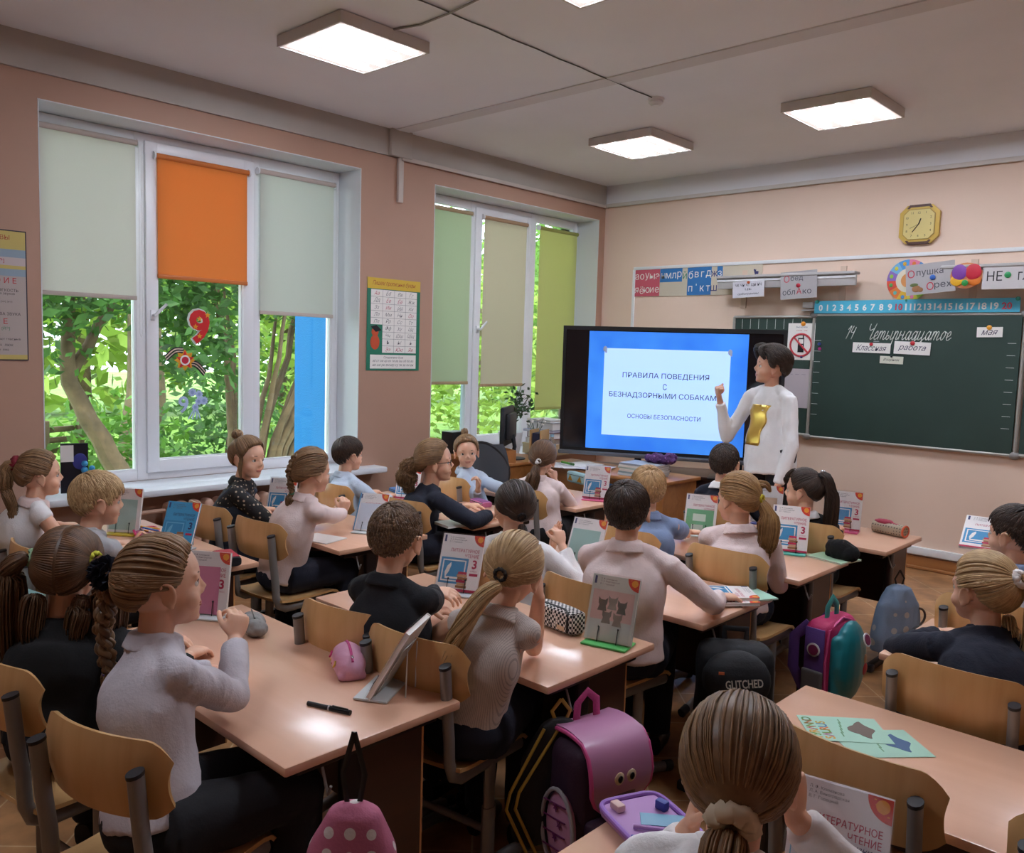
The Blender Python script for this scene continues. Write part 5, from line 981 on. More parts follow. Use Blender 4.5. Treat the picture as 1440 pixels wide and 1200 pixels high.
c = atZ(1183, 786, TD+.009); t = thing('pencil_case', 'floppy black pencil case slumped on the mint notebook', 'pencil case', (c.x, c.y, TD+.009), -10); BF = cloth('black_velvet', '0f0e11', .95); obj('pouch', organic(MB().ell((-.01, 0, .045), (.075, .04, .052)).ell((.04, 0, .035), (.055, .038, .04)).box((0, 0, .02), (.15, .06, .03), bev=.01), .005, BF, 3, .010, .05, 7), BF, t); zipper(t, [(-.07, -.01, .07), (0, -.01, .096), (.07, -.01, .07)], BLACK, .003)
SNK = cloth('patterned_pouch', 'a89a86', .7, 'dots', '5a5048', 60); c = atZ(1250, 752, TD); t = thing('pencil_case', 'patterned grey pencil case with an open red zip at the corner of the last desk', 'pencil case', (c.x, c.y, TD), -14)
obj('pouch', MB().loft([(-.10, 0, .035), (-.09, 0, .035), (0, 0, .035), (.085, 0, .034), (.10, 0, .033)], [.022, .036, .038, .036, .030], [.022, .035, .035, .034, .030], (0, 1, 0), n=18, pw=2.4), SNK, t); RZP = cloth('dark_red_lining', 'a03048', .7)
obj('lining', organic(MB().ell((-.035, 0, .066), (.06, .028, .018)).ell((.02, 0, .06), (.05, .02, .010)), .004, RZP, 2, .004, .03, 2), RZP, t); obj('end_ring', MB().tube([(.098, .03*math.cos(a), .035+.03*math.sin(a)) for a in np.linspace(0, 6.28, 25)[:-1]], .006, 8, closed=True), pm('orange_trim', 'd8603c', .5), t)
simple_case('magenta patterned pencil case before the grey office chair', 700, 668, -10, (.20, .09, .075), (cloth('magenta_pattern', 'a02f86', .6, 'dots', 'd088c0', 40),), zc=pm('magenta_zip', 'cf4f8c', .5), disp=.006)
simple_case('dark blue flat pencil case behind the shining textbook', 566, 694, -10, (.22, .10, .03), (cloth('blue_fabric', '2f5f9a', .6),))
simple_case('pink and purple pencil case under the arm of the smiling girl', 676, 711, -15, (.17, .075, .035), (cloth('pink_fabric', 'c8709a', .6), cloth('purple_fabric', '8a4a86', .6)))
t = simple_case('pale teal pencil case with two gold ears before the teacher table', 812, 680, -14, (.21, .05, .085), (pm('teal_glitter', '9fc0c2', .4),), disp=.003); GOLD = pm('gold_foil', 'd8b24a', .25, .8)
for s in (-1, 1): obj('gold_ear', MB().prism([(s*.055-.028, .018), (s*.055+.028, .018), (s*.055+s*.006, .062)], .002, frame((0, -.0265, 0), (1, 0, 0), (0, 0, 1))), GOLD, t)
c = atZ(463, 999, TD); t = thing('pen', 'black pen lying on the desk under the textbook seen edge on', 'pen', (c.x, c.y, TD+.006), 20); 
obj('barrel', MB().tube([(-.07, 0, 0), (.0, 0, 0)], .0062, 12), BLACK, t); obj('pen_cap', MB().tube([(.0, 0, 0), (.068, 0, 0)], .0072, 12).box((.035, 0, .0085), (.05, .003, .002)), pm('glossy_black', '0e0e10', .2), t); obj('metal_ring', MB().tube([(-.002, 0, 0), (.003, 0, 0)], .0074, 12), CHROME, t)
# ---------------------------------------------------------------- bags on the floor
def strap(mb, pts, w=.012, th=.35): return mb.tube(pts, w, 8, asp=th)
c = atZ(850, 1150, 0.0); c = Vector((c.x, c.y, 0)); t = thing('school_backpack', 'purple and pink backpack with owl eyes on its flap, hanging at the desk end', 'backpack', (-1.45, 1.97, .12), 76); PUR = cloth('dark_purple_bag', '33182f', .7); PNB = cloth('bag_pink', 'c04a86', .6)
obj('shell', organic(MB().box((0, 0, .20), (.27, .17, .39), bev=.05, seg=3), .008, PUR, 2, .004, .1, 1), PUR, t)
g = []
for i in range(13):
    u = -1+2*i/12; row = []
    for j in range(11):
        v = j/10; yy, zz = (.09-.17*v/.45, .405+.012*math.sin(math.pi*v/.45)) if v < .45 else (-.082-.028*math.sin(math.pi*(v-.45)/.55), .40-.20*(v-.45)/.55)
        wd = .112*(1-.6*max(0, (v-.72)/.28)**2.2); row.append((u*wd, yy-.01*(1-u*u), zz))
    g.append(row)
FL = pm('pearly_pink_flap', 'b57b9f', .42, coat=.2); fl = obj('flap', MB().sheet(g, -.010), FL, t)
ed = [g[0][j] for j in range(11)]+[g[i][10] for i in range(1, 13)]+[g[12][j] for j in range(9, -1, -1)]; obj('flap_piping', MB().tube([Vector(p)+Vector((0, -.005, 0)) for p in ed], .007, 8), pm('hot_pink_trim', 'd0508e', .5), fl)
for s in (-1, 1):
    e = obj('owl_eye', MB().ell((s*.022, -.128, .315), (.018, .004, .019)), pm('owl_eye_cream', 'd8c0a0', .4), fl); obj('pupil', MB().ell((s*.022, -.133, .315), (.009, .003, .011)), PUP, e)
obj('owl_body', MB().ell((.0, -.123, .262), (.045, .004, .045)), pm('owl_body_brown', '6a4a50', .4), fl)
obj('side_pocket', organic(MB().ell((-.135, -.01, .14), (.02, .07, .115)), .006, pm('striped_pink', 'c48aa8', .5), 2), pm('striped_pink', 'c48aa8', .5), t); pr = [(-.150, -.01+.075*math.cos(a), .14+.12*math.sin(a)) for a in np.linspace(0, 6.28, 31)[:-1]]; obj('pocket_piping', MB().tube(pr, .006, 8, closed=True), pm('silver_trim', 'a8a4a8', .4), t)
STARM = pm('plum_print', '6a1f56', .5)
for k in range(4):
    y0, z0 = -.03+.02*(k % 2), .075+.045*k; st_ = [((.013 if i % 2 == 0 else .005)*math.cos(i*math.pi/5), (.013 if i % 2 == 0 else .005)*math.sin(i*math.pi/5)) for i in range(10)]
    obj('printed_star', MB().prism(st_, .002, frame((-.1575, y0, z0), (0, -1, 0), (0, .0, 1))), STARM, t); obj('printed_line', MB().tube([(-.1555, .05, z0+.0), (-.1555, -.055, z0+.015)], .0025, 6), STARM, t)
obj('carry_handle', strap(MB(), [(-.04, .06, .40), (-.035, .06, .47), (0, .06, .50), (.035, .06, .47), (.04, .06, .40)], .014), PNB, t)
for s in (-1, 1): obj('shoulder_strap', strap(MB(), [(s*.07, .09, .36), (s*.09, .15, .30), (s*.09, .15, .16), (s*.08, .10, .06)], .024), PNB, t)
obj('front_pocket', organic(MB().box((0, -.095, .11), (.22, .05, .16), bev=.02), .007, PUR, 2), PUR, t); obj('reflective_band', MB().tube([(-.11, -.122, .17), (0, -.124, .172), (.11, -.122, .17)], .006, 8), pm('silver_trim', 'a8a4a8', .4), t)
t = thing('school_backpack', 'teal and magenta backpack with round badges beside the aisle', 'backpack', (-1.45, 3.72, .12), 86); TEAL = pm('teal_shell', '237d86', .35); MAG = cloth('magenta_bag', 'b8245e', .6); VIO = cloth('violet_bag', '5f3f86', .6)
obj('shell', organic(MB().box((0, .02, .19), (.29, .13, .37), bev=.05, seg=3), .008, MAG, 2), MAG, t); obj('front_shell', organic(MB().ell((0, -.07, .19), (.13, .055, .185)).box((0, -.055, .17), (.25, .05, .30), bev=.04), .007, TEAL, 3), TEAL, t)
obj('side_panel', MB().box((-.146, .02, .21), (.008, .09, .27), bev=.003), VIO, t); obj('side_pocket', organic(MB().box((-.155, .02, .09), (.02, .10, .14), bev=.008), .006, pm('mesh_grey', '5f5a58', .7), 2), pm('mesh_grey', '5f5a58', .7), t)
for (p_, nx) in (((-.153, .02, .25), 0), ((.02, -.135, .30), 1)):
    Mx = frame(p_, (0, -1, 0), (0, 0, 1)) if not nx else frame(p_, (1, 0, 0), (0, .35, 1)); o = obj('badge_ring', MB().lathe([(.0, 0), (.030, 0), (.030, .004), (0, .004)], n=24, M=Mx), WHITE, t); obj('badge_centre', MB().lathe([(.0, .004), (.023, .004), (.023, .006), (0, .006)], n=24, M=Mx), pm('plum_badge', '7a1f4e', .5), o)
for k, (x, z, r_, c_) in enumerate(((.05, .245, .024, 'd8dcdc'), (.055, .20, .020, 'c8a27a'), (.058, .155, .026, 'b81f3e'), (.055, .11, .016, '2a2026'))): obj('printed_patch', MB().ell((x, -.122+.02*abs(k-1.5)/1.5-.002, z), (r_, .006, r_*1.1)), pm('patch_'+c_, c_, .4), t)
obj('carry_handle', strap(MB(), [(-.045, .02, .36), (-.045, .02, .42), (0, .02, .455), (.04, .02, .42), (.045, .02, .36)], .020), pm('teal_strap', '3f938c', .6), t)
for s in (-1, 1): obj('shoulder_strap', strap(MB(), [(s*.08, .08, .34), (s*.10, .14, .27), (s*.10, .14, .13), (s*.09, .09, .04)], .024), VIO, t)
for s in (-1, 1): obj('zipper', MB().tube([(s*.13, -.03, .03), (s*.142, -.03, .2), (s*.12, -.03, .34), (0, -.03, .378)], .006, 6), pm('pink_zip', 'd8508a', .5), t)
t = thing('school_backpack', 'black backpack with pale capital lettering hanging at the desk end', 'backpack', (-1.45, 2.80, .20), 34); BKB = cloth('black_bag', '1b1c20', .75); SLT = cloth('slate_bag', '263740', .7)
obj('shell', organic(MB().box((0, .03, .20), (.28, .15, .38), bev=.06, seg=3), .008, BKB, 2, .008, .1, 2), BKB, t); obj('top_pocket', organic(MB().ell((0, -.05, .27), (.125, .07, .11)), .007, BKB, 2, .004, .08), BKB, t); obj('front_pocket', organic(MB().ell((0, -.07, .12), (.13, .065, .115)), .007, SLT, 2, .006, .08), SLT, t)
obj('lettering', text(MB(), 'GLITCHED', frame((.02, -.124, .285), (1, 0, .15), (0, .15, 1)), width=.13, height=.03, off=.02), pm('bag_lettering', 'c8c2b6', .6), t); obj('orange_tag', MB().box((-.06, -.117, .315), (.02, .003, .01)), pm('orange_tag', 'c8683c', .6), t)
obj('piping', MB().tube([(.125*math.cos(a), -.085-.02*abs(math.sin(a)), .12+.115*math.sin(a)) for a in np.linspace(0, 6.28, 31)[:-1]], .005, 8, closed=True), SLT, t); obj('carry_handle', strap(MB(), [(-.04, .05, .37), (-.04, .05, .43), (.04, .05, .43), (.04, .05, .37)], .013), BKB, t)
for s in (-1, 1): obj('shoulder_strap', strap(MB(), [(s*.08, .09, .36), (s*.11, .14, .26), (s*.10, .14, .1), (s*.09, .09, .04)], .022), BKB, t)
def hangbag(lab, c, rz, w, h, d, mat, sm, hang, extra=None, name='shoe_bag'):
    t = thing(name, lab, 'bag', c, rz); m = MB(); m.loft([(0, 0, 0), (0, 0, -.02), (0, 0, -h*.3), (0, 0, -h*.75), (0, 0, -h*.97), (0, 0, -h)], [w*.10, w*.22, w*.40, w*.5, w*.48, w*.36], [d*.12, d*.3, d*.45, d*.5, d*.45, d*.3], (1, 0, 0), n=24, pw=2.6)
    obj('pouch', organic(m, .007, mat, 2, .010, .09, int(h*100)), mat, t); s_ = MB()
    for s in (-1, 1): s_ = MB(); obj('cord', strap(s_, [(s*w*.05, 0, -.01), (s*w*.10, 0, hang*.4), (0, 0, hang)], .006), sm, t)
    if extra: extra(t)
    return t
LBL = cloth('pale_blue_denim', '7f92aa', .8, 'dots', 'b9b2ac', 13); c = atY(1268, 838, 4.60); hangbag('pale blue drawstring bag hanging from the last desk of the middle column', (DK['E'][0]+.03, 4.62, .47), 60, .30, .36, .13, LBL, BLACK, .075, lambda t: obj('ring_grip', MB().tube([(.10+.045*math.cos(a), -.04, -.17+.045*math.sin(a)) for a in np.linspace(0, 6.28, 25)[:-1]], .006, 8, closed=True), pm('dark_brown_ring', '4a3a32', .5), t))
PKB = cloth('pink_dotted_bag', 'b5637e', .75, 'dots', 'd9cfcc', 21); c = atY(497, 1128, 1.05); hangbag('pink bag with pale spots hanging under the desk of the girl with the navy flower', (c.x, c.y, c.z), 40, .24, .34, .12, PKB, BLACK, .155)
BGB = cloth('black_gold_bag', '1c1b1e', .7); t = hangbag('flat black bag with gold piping hanging behind the purple backpack', (-1.54, 1.90, .55), 55, .28, .38, .06, BGB, pm('gold_cord', 'b08f3a', .5), .06)
for s in (-.045, .0): obj('gold_piping', MB().tube([(-.01+s, -.02, -.02), (-.13+s*.6, -.04, -.2), (-.14+s*.6, -.04, -.25), (-.07+s*.6, -.04, -.40)], .005, 8), pm('gold_cord', 'b08f3a', .5), t)
sw = [(0, 0), (.012, -.014), (.05, .012), (.016, .004), (.004, .012)]; obj('gold_swoosh', MB().prism(sw, .002, frame((-.02, -.042, -.26), (.5, 0, 1), (-1, 0, .5))), pm('gold_cord', 'b08f3a', .5), t)
# ---------------------------------------------------------------- screen, teacher table
ty = 26; tvc = Vector(((-4.33-2.81)/2, (5.2+5.94)/2, 0)); t = thing('interactive_screen', 'large black interactive screen showing a blue slide', 'screen', tvc, ty); w, h, zc = 1.69, 1.0, 1.346
obj('housing', MB().box((0, .035, zc), (w, .07, h), bev=.008), BLACK, t); obj('bezel', MB().box((0, -.003, zc+h/2-.015), (w, .014, .03)).box((0, -.003, zc-h/2+.02), (w, .014, .04)).box((-w/2+.012, -.003, zc), (.024, .013, h-.06)).box((w/2-.012, -.003, zc), (.024, .013, h-.06)), BLACK, t)
obj('bottom_rail', MB().box((0, -.02, zc-h/2+.0), (w+.01, .045, .03), bev=.008), pm('grey_rail', '6a6c72', .4, .4), t)
F = frame((0, -.001, zc), (1, 0, 0), (0, 0, 1)); SCRB = pm('unlit_screen', '17161a', .12, spec=.6); obj('dark_panel', MB().box((0, 0, 0), (w-.04, h-.06, .003), M=F), SCRB, t)
def scr(n, c_, e): return pm('screen_'+n, c_, .3, emit=e, spec=.3)
sw_ = 1.21; sx0 = -.03; obj('slide', MB().box((sx0, .0, .0022), (sw_, h-.075, .001), M=F), scr('blue', '2f74d8', .75), t); 
N, L, b = nodes(_mats['screen_blue']); tc = N.new('ShaderNodeTexCoord'); nz = N.new('ShaderNodeTexNoise'); nz.inputs['Scale'].default_value = 3.0; L.new(tc.outputs['Object'], nz.inputs[0]); r = N.new('ShaderNodeValToRGB'); r.color_ramp.elements[0].color = (*lin('2560c4'), 1); r.color_ramp.elements[1].color = (*lin('4790ea'), 1); r.color_ramp.elements[0].position = .3; r.color_ramp.elements[1].position = .7; L.new(nz.outputs[0], r.inputs[0]); L.new(r.outputs[0], b.inputs['Emission Color'])
obj('slide_note', MB().box((sx0, -.008, .0033), (.96, .68, .001), M=F), scr('note', 'a3c4f2', .85), t)
TXT = pm('slide_text_dark', '1d2340', .4)
for s_, y, wd in (('ПРАВИЛА ПОВЕДЕНИЯ', .125, .66), ('С', .045, .03), ('БЕЗНАДЗОРНЫМИ СОБАКАМИ', -.028, .86)): obj('title_lettering', text(MB(), s_, F @ T(sx0, y-.0, .0042), width=wd, height=.048, off=.003), TXT, t)
obj('subtitle_lettering', text(MB(), 'ОСНОВЫ БЕЗОПАСНОСТИ', F @ T(sx0, -.19, .0042), width=.56, height=.034), TXT, t)
for s in (-1, 1): obj('slide_pin', MB().ell((sx0+s*.475, .325, .005), (.016, .022, .002), M=F).box((sx0+s*.475+.008, .31, .005), (.014, .03, .002), M=F), scr('pin', '8a95ac', .5), t)
obj('mounting_post', MB().box((-.22, .05, .80), (.05, .05, .16), bev=.008).box((.55, .05, .80), (.05, .05, .16), bev=.008), BLACK, t); obj('foot_plate', MB().box((-.22, .05, .722), (.5, .24, .012), bev=.004).box((.50, .0, .722), (.34, .26, .014), bev=.004), BLACK, t)
OAK = wood('orange_desk_board', '9c6334', 'b47840', (1, 8, 8), .4, .2)
def table(lab, cx, cy, w, d, z, rz, mt, name='table'):
    t = thing(name, lab, 'table', (cx, cy, 0), rz); obj('tabletop', MB().box((0, 0, z-.0125), (w, d, .025), bev=.004), mt, t)
    for s in (-1, 1): obj('side_board', MB().box((s*(w/2-.03), 0, (z-.025)/2), (.02, d-.06, z-.026)), mt, t)
    obj('front_board', MB().box((0, -d/2+.06, z*.58), (w-.082, .018, z*.75)), mt, t); return t
table('orange wooden teacher table with papers, standing before the screen', -3.82, 5.235, 1.24, .50, .75, 0, OAK, 'teacher_table'); table('dark low table carrying the big screen', -3.55, 5.86, 1.6, .5, .715, 26, DARKB, 'screen_table'); table('wooden computer table by the window beside the screen', -4.93, 5.05, .86, .62, .75, 0, OAK, 'computer_table')
# on the tables
def at(px, py, z=.75): return atZ(px, py, z)
c = at(706, 652); t = thing('computer_monitor', 'dark computer monitor seen from the side on the table by the window', 'monitor', (-4.75, 5.02, .75), -58); 
obj('panel', MB().box((0, 0, .27), (.42, .035, .32), bev=.012).box((0, .035, .27), (.30, .04, .22), bev=.018), pm('monitor_grey', '25282d', .5), t); obj('neck', MB().tube([(0, .05, .2), (0, .07, .10), (0, .05, .012)], [.03, .026, .03], 10, asp=.6), pm('monitor_grey', '25282d', .5), t); obj('base', MB().lathe([(0, 0), (.11, 0), (.11, .008), (.03, .018), (0, .018)], (0, .05, 0), 24), pm('monitor_grey', '25282d', .5), t)
t = thing('office_chair', 'grey mesh office chair between the smiling girl and the computer table', 'chair', (-4.46, 4.56, -.07), 15); MESHG = pm('grey_mesh', '3d4046', .7); g = [[(u*.20*(1-.12*v*v), -.16+.06*u*u, .80+v*.21) for v in np.linspace(-1, 1, 9)] for u in np.linspace(-1, 1, 11)]
for row in g:
    for j in range(len(row)): x, y, z = row[j]; row[j] = (x*(1-.5*max(0, abs((z-.80)/.21)-.55)**1.4), y, z)
obj('backrest', MB().sheet(g, .02), MESHG, t); obj('back_frame', MB().tube([(.205*math.cos(a)*(1-.0), -.165+.06*math.cos(a)**2, .80+.22*math.sin(a)) for a in np.linspace(0, 6.28, 33)[:-1]], .013, 8, closed=True), BLACK, t); obj('seat', MB().box((0, .05, .46), (.44, .42, .06), bev=.025), MESHG, t); obj('column', MB().tube([(0, .05, .43), (0, .05, .10)], .025, 12), BLACK, t); obj('back_spar', MB().tube([(0, -.15, .7), (0, -.19, .55), (0, -.05, .44)], .018, 8), BLACK, t)
for k in range(5):
    a = k*1.2566; l = obj('base_arm', MB().tube([(0, .05, .10), (.27*math.cos(a), .05+.27*math.sin(a), .075)], [.022, .015], 8), BLACK, t); obj('caster', MB().ell((.27*math.cos(a), .05+.27*math.sin(a), .032), (.028, .028, .032)), BLACK, l)
LF = pm('houseplant_leaf', '33502f', .5); t = thing('potted_plant', 'leafy houseplant in a white pot on the sill beside the screen', 'plant', (-5.27, 5.62, SZ+.015)); obj('pot', MB().lathe([(0, 0), (.085, 0), (.115, .20), (.105, .20), (.10, .18), (0, .18)], n=24), WHITE, t); rn = random.Random(2)
for k in range(7):
    a = rn.uniform(0, 6.28); r1 = rn.uniform(.05, .20); p = [(0, 0, .18), (.03*math.cos(a), .03*math.sin(a), .32), (r1*math.cos(a), r1*math.sin(a), rn.uniform(.42, .62))]; s_ = obj('stem', MB().tube(p, [.010, .007, .003], 7), pm('plant_stem', '4a4a34', .7), t); q = MB()
    for j in range(16):
        f = rn.uniform(.35, 1.05); c = Vector(p[1]).lerp(Vector(p[2]), f)+Vector((rn.gauss(0, .03), rn.gauss(0, .03), rn.gauss(0, .025))); d = Vector((rn.gauss(0, 1), rn.gauss(0, 1), rn.gauss(0, .6))).normalized(); u = d.orthogonal().normalized(); q.add([c, c+d*.025+u*.014, c+d*.055, c+d*.025-u*.014], [(0, 1, 2, 3)])
    obj('leaf_spray', q, LF, t, smooth=0)
t = thing('vase', 'turquoise vase with small white flowers near the pencil holder', 'vase', (-4.66, 5.28, .75)); obj('body', MB().lathe([(0, 0), (.035, 0), (.045, .06), (.03, .13), (.02, .17), (.026, .19), (.0, .185)], n=20), pm('turquoise_glaze', '3f8f98', .3), t)
for k in range(9):
    a = k*.7; e = Vector((.07*math.cos(a), .07*math.sin(a), .28+.02*(k % 3))); s_ = obj('flower_stem', MB().tube([(0, 0, .17), e*.7+Vector((0, 0, .05)), e], .002, 5), LF, t); obj('bloom', MB().ell(e, (.014, .014, .010), nu=8, nv=6), PAPER, s_)
def tb(name, lab, cat, c, rz, parts):
    t = thing(name, lab, cat, c, rz)
    for n_, mb, m in parts: obj(n_, mb, m, t)
    return t
tb('file_holder', 'wooden upright file holder beside the monitor', 'file holder', (-4.58, 5.17, .75), 20, [('board', MB().box((0, 0, .125), (.012, .18, .25)).box((.09, 0, .125), (.012, .18, .25)), BIRCH), ('base', MB().box((.045, 0, .006), (.08, .18, .012)), BIRCH), ('folder', MB().box((.045, 0, .12), (.06, .16, .21)), pm('dark_blue_folder', '2a2f48', .5))])
tb('water_bottle', 'clear plastic water bottle with a blue cap before the screen edge', 'bottle', (-4.38, 5.16, .75), 0, [('bottle', MB().lathe([(0, 0), (.033, 0), (.034, .06), (.031, .075), (.034, .09), (.033, .15), (.013, .19), (.013, .205), (0, .205)], n=20), pm('clear_bottle', 'dfe6ea', .08, trans=.85)), ('bottle_cap', MB().lathe([(0, .205), (.016, .205), (.016, .225), (0, .225)], n=16), pm('pale_blue_cap', '9cc4dc', .4)), ('bottle_label', MB().lathe([(.0345, .085), (.0352, .09), (.0352, .135), (.0345, .14)], n=20), pm('bottle_label', '8fa6b4', .5))])
tb('wooden_box', 'open wooden box with a green lump beside the ponytailed girl', 'box', (-4.62, 4.86, .75), -20, [('box_wall', MB().box((0, .05, .05), (.20, .012, .10)).box((0, -.05, .05), (.20, .012, .10)).box((-.1, 0, .05), (.012, .088, .10)).box((.1, 0, .05), (.012, .088, .10)), OAK), ('box_bottom', MB().box((0, 0, .004), (.19, .09, .008)), OAK)])
tb('glass_bell', 'small clear glass bell before the monitor', 'bell', (-4.82, 4.83, .75), 0, [('bell', MB().lathe([(.04, 0), (.042, .004), (.026, .05), (.012, .085), (.008, .11), (0, .115)], n=18), pm('clear_bottle', 'dfe6ea', .08, trans=.85))])
for k, (lab, dx, dy, z0, sx, sy, h_, c_, rz) in enumerate((('stack of white paper on the sill next to the screen', 0, 0, 0, .30, .24, .05, 'dcd8d4', 4), ('maroon binder in the pile on the sill next to the screen', .02, .01, .05, .32, .25, .06, '7a2430', -6), ('pale violet folder sloping on the maroon binder', -.01, 0, .11, .33, .26, .018, 'b9bcd8', 8), ('grey binder lying high in the pile by the yellow blind', 0, .02, .128, .30, .24, .07, '8f8a90', 2), ('white sheaf of paper on the very top of the pile by the yellow blind', .0, .02, .198, .28, .22, .025, 'e2e4e8', -5))):
    tb('paper_stack' if 'white' in lab else 'binder', lab, 'paper' if 'white' in lab else 'binder', (-5.12+dx, 5.95+dy, .68+.006+z0+.10), rz, [('cover', MB().box((0, 0, .002), (sx, sy, .004)).box((0, 0, h_-.002), (sx, sy, .004)).box((-sx/2+.002, 0, h_/2), (.004, sy, h_-.008)), pm('cover_'+c_, c_, .5)), ('pages', MB().box((0, 0, h_/2), (sx-.012, sy-.01, h_-.0085)), PAPER)])
tb('book_box', 'low cream box under the pile of binders', 'box', (-5.12, 5.95, .686), 0, [('carton', MB().box((0, 0, .049), (.34, .28, .098), bev=.004), pm('cream_carton', 'c8b08a', .7)), ('carton_lid', MB().box((0, 0, .092), (.345, .285, .014), bev=.003), pm('cream_carton', 'c8b08a', .7))])
rn = random.Random(6)
for k in range(7):
    x = -4.2+.10*(k % 3)+.02*k; c_ = ('ebe7e6', 'd9d5d8', 'e6e2dc', 'c9ced6')[k % 4]; lab = 'loose %s paper %s on the teacher table' % (('white', 'lilac white', 'cream', 'bluish')[k % 4], ('near the bottle', 'under the green pen', 'beside the green pen', 'at the table edge', 'lowest in the loose heap', 'turned askew', 'uppermost in the loose heap')[k])
    tb('paper_sheet', lab, 'paper', (x, 5.08+.05*(k % 4), .7505+.0025*k), rn.uniform(-40, 40), [('sheet', MB().box((0, 0, .001), (.21, .29, .002)), pm('paper_'+c_, c_, .7))])
tb('pen', 'thick green marker on the papers of the teacher table', 'pen', (-4.10, 5.02, .785), -15, [('barrel', MB().tube([(-.07, 0, 0), (.05, 0, 0)], .009, 10), pm('green_marker', '4f8a2f', .4)), ('pen_cap', MB().tube([(.05, 0, 0), (.085, 0, 0)], .0095, 10), pm('dark_green_cap', '2f5a24', .4))])
for k in range(6):
    c_ = ('cfd4d8', '8fa3a8', 'd8d2cc', 'b7c2b8', 'e2ded8', '9aa0a8')[k]; lab = 'exercise book %s in the neat stack behind the fair boy' % ('lowest', 'second from below', 'third from below', 'third from above', 'second from above', 'topmost')[k]
    tb('exercise_book', lab, 'exercise book', (-3.50+.006*(k % 3), 5.17, .7505+.0155*k), rn.uniform(-6, 6), [('cover', MB().box((0, 0, .001), (.30, .22, .002)).box((0, 0, .014), (.30, .22, .002)).box((0, -.109, .0075), (.3, .002, .011)), pm('cover_'+c_, c_, .5)), ('pages', MB().box((0, .001, .0075), (.294, .212, .0108)), PAPER)])
t = thing('scarf', 'crumpled purple patterned scarf on the stack of exercise books', 'scarf', (-3.42, 5.27, .845)); SCF = cloth('purple_scarf', '4f2a5e', .85, 'dots', '8a5a98', 40); obj('cloth', organic(MB().ell((0, 0, .03), (.13, .07, .035)).ell((.07, .02, .045), (.05, .05, .03)), .005, SCF, 2, .022, .035, 5), SCF, t)
tb('notice_board', 'small blue board with red letters leaning on the teacher table front', 'board', (-3.60, 4.965, .0), 0, [('panel', MB().box((0, 0, .58), (.32, .012, .22), bev=.002).box((0, .0, .235), (.03, .01, .47)), pm('dark_blue_board', '25456e', .5)), ('lettering', text(text(MB(), 'ОР', frame((.03, -.0075, .62), (1, 0, 0), (0, 0, 1)), height=.09, off=.03), 'ДАР', frame((.0, -.0075, .53), (1, 0, 0), (0, 0, 1)), height=.05), pm('red_letters', 'c0362f', .5))])
tb('space_picture', 'dark picture of planets with blue bead antennae standing on the sill', 'picture', (-5.36, 1.92, SZ+.012), 78, [('panel', MB().box((-.03, 0, .16), (.15, .012, .30)), pm('night_sky_print', '12131f', .4)), ('printed_planet', MB().ell((.0, -.007, .2), (.04, .002, .05)), pm('planet_violet', '3b3f8a', .4)), ('bead', MB().ell((.02, -.04, .15), .02).ell((.06, -.04, .16), .017).ell((.02, -.045, .19), .018), pm('blue_bead', '3f9fd8', .3)), ('paper_slip', MB().box((-.07, -.01, .25), (.07, .004, .10)), PAPER)])
t = thing('speaker_box', 'black speaker box standing on the sill by the pale green blind', 'speaker', (-5.28, 4.93, SZ+.012)); obj('cabinet', MB().box((0, 0, .12), (.14, .18, .24), bev=.008), BLACK, t); obj('speaker_cone', MB().lathe([(0, 0), (.05, 0), (.05, .004), (0, .002)], n=20, M=frame((.07, 0, .09), (0, 1, 0), (0, 0, 1))), pm('dark_grey_cone', '2c2c30', .7), t)
# ---------------------------------------------------------------- chalkboard and the wall above it
GRN = pm('green_chalkboard', '2a3f38', .55, var=.12, vs=2.2); ALU = pm('aluminium_frame', 'b9b6b0', .35, .5); CHALK = pm('chalk', 'dfe3dd', .9)
yb = YF-.05
t = thing('chalkboard', 'long green chalkboard in three panels with chalk writing', 'chalkboard', (-2.31, YF, 1.49))
def bp(n, x0, x1, z0, z1, y=-.03): return obj(n, MB().box(((x0+x1)/2+2.31, y, (z0+z1)/2-1.49), (x1-x0, .02, z1-z0)), GRN, t)
bp('main_panel', -3.09, -1.545, .985, 2.005, -.035); bp('wing_panel', -3.85, -3.13, .995, 1.995, -.025); bp('wing_panel', -1.50, -.75, .985, 2.0, -.025)
def L_(x, z, y=-.047): return Vector((x+2.31, y, z-1.49))
for a_, b_ in (((-3.11, .975), (-3.11, 2.02)), ((-1.525, .975), (-1.525, 2.02)), ((-3.11, .975), (-1.525, .975)), ((-3.11, 2.015), (-1.525, 2.015)), ((-3.86, .985), (-3.13, .985)), ((-3.86, 2.0), (-3.13, 2.0)), ((-3.86, .985), (-3.86, 2.0)), ((-1.5, .98), (-.74, .98)), ((-1.5, 2.0), (-.74, 2.0)), ((-.74, .98), (-.74, 2.0))): obj('frame_rail', MB().tube([L_(*a_, y=-.035), L_(*b_, y=-.035)], .0135, 10), ALU, t)
for x in (-3.11, -1.525):
    for z in (.975, 2.015): obj('corner_cap', MB().ell(L_(x, z, -.035), (.04, .022, .03)), STEEL, t)
for k in range(8):
    for x in (-3.06, -1.60): obj('guide_tick', MB().box(L_(x, 1.17+.09*k, -.0455), (.055, .001, .003)), CHALK, t)
for k in range(8): obj('guide_tick', MB().box(L_(-3.78+.08*k, 1.94, -.0355), (.003, .001, .09)), CHALK, t)
def bt(s_, x, z, mb=None, **k): return text(mb or MB(), s_, frame(L_(x, z, -.0462), (1, 0, 0), (0, 0, 1)), **k)
OV = [(.40, .78), (.22, .95), (.02, .55), (.12, .05), (.30, .12), (.42, .60)]
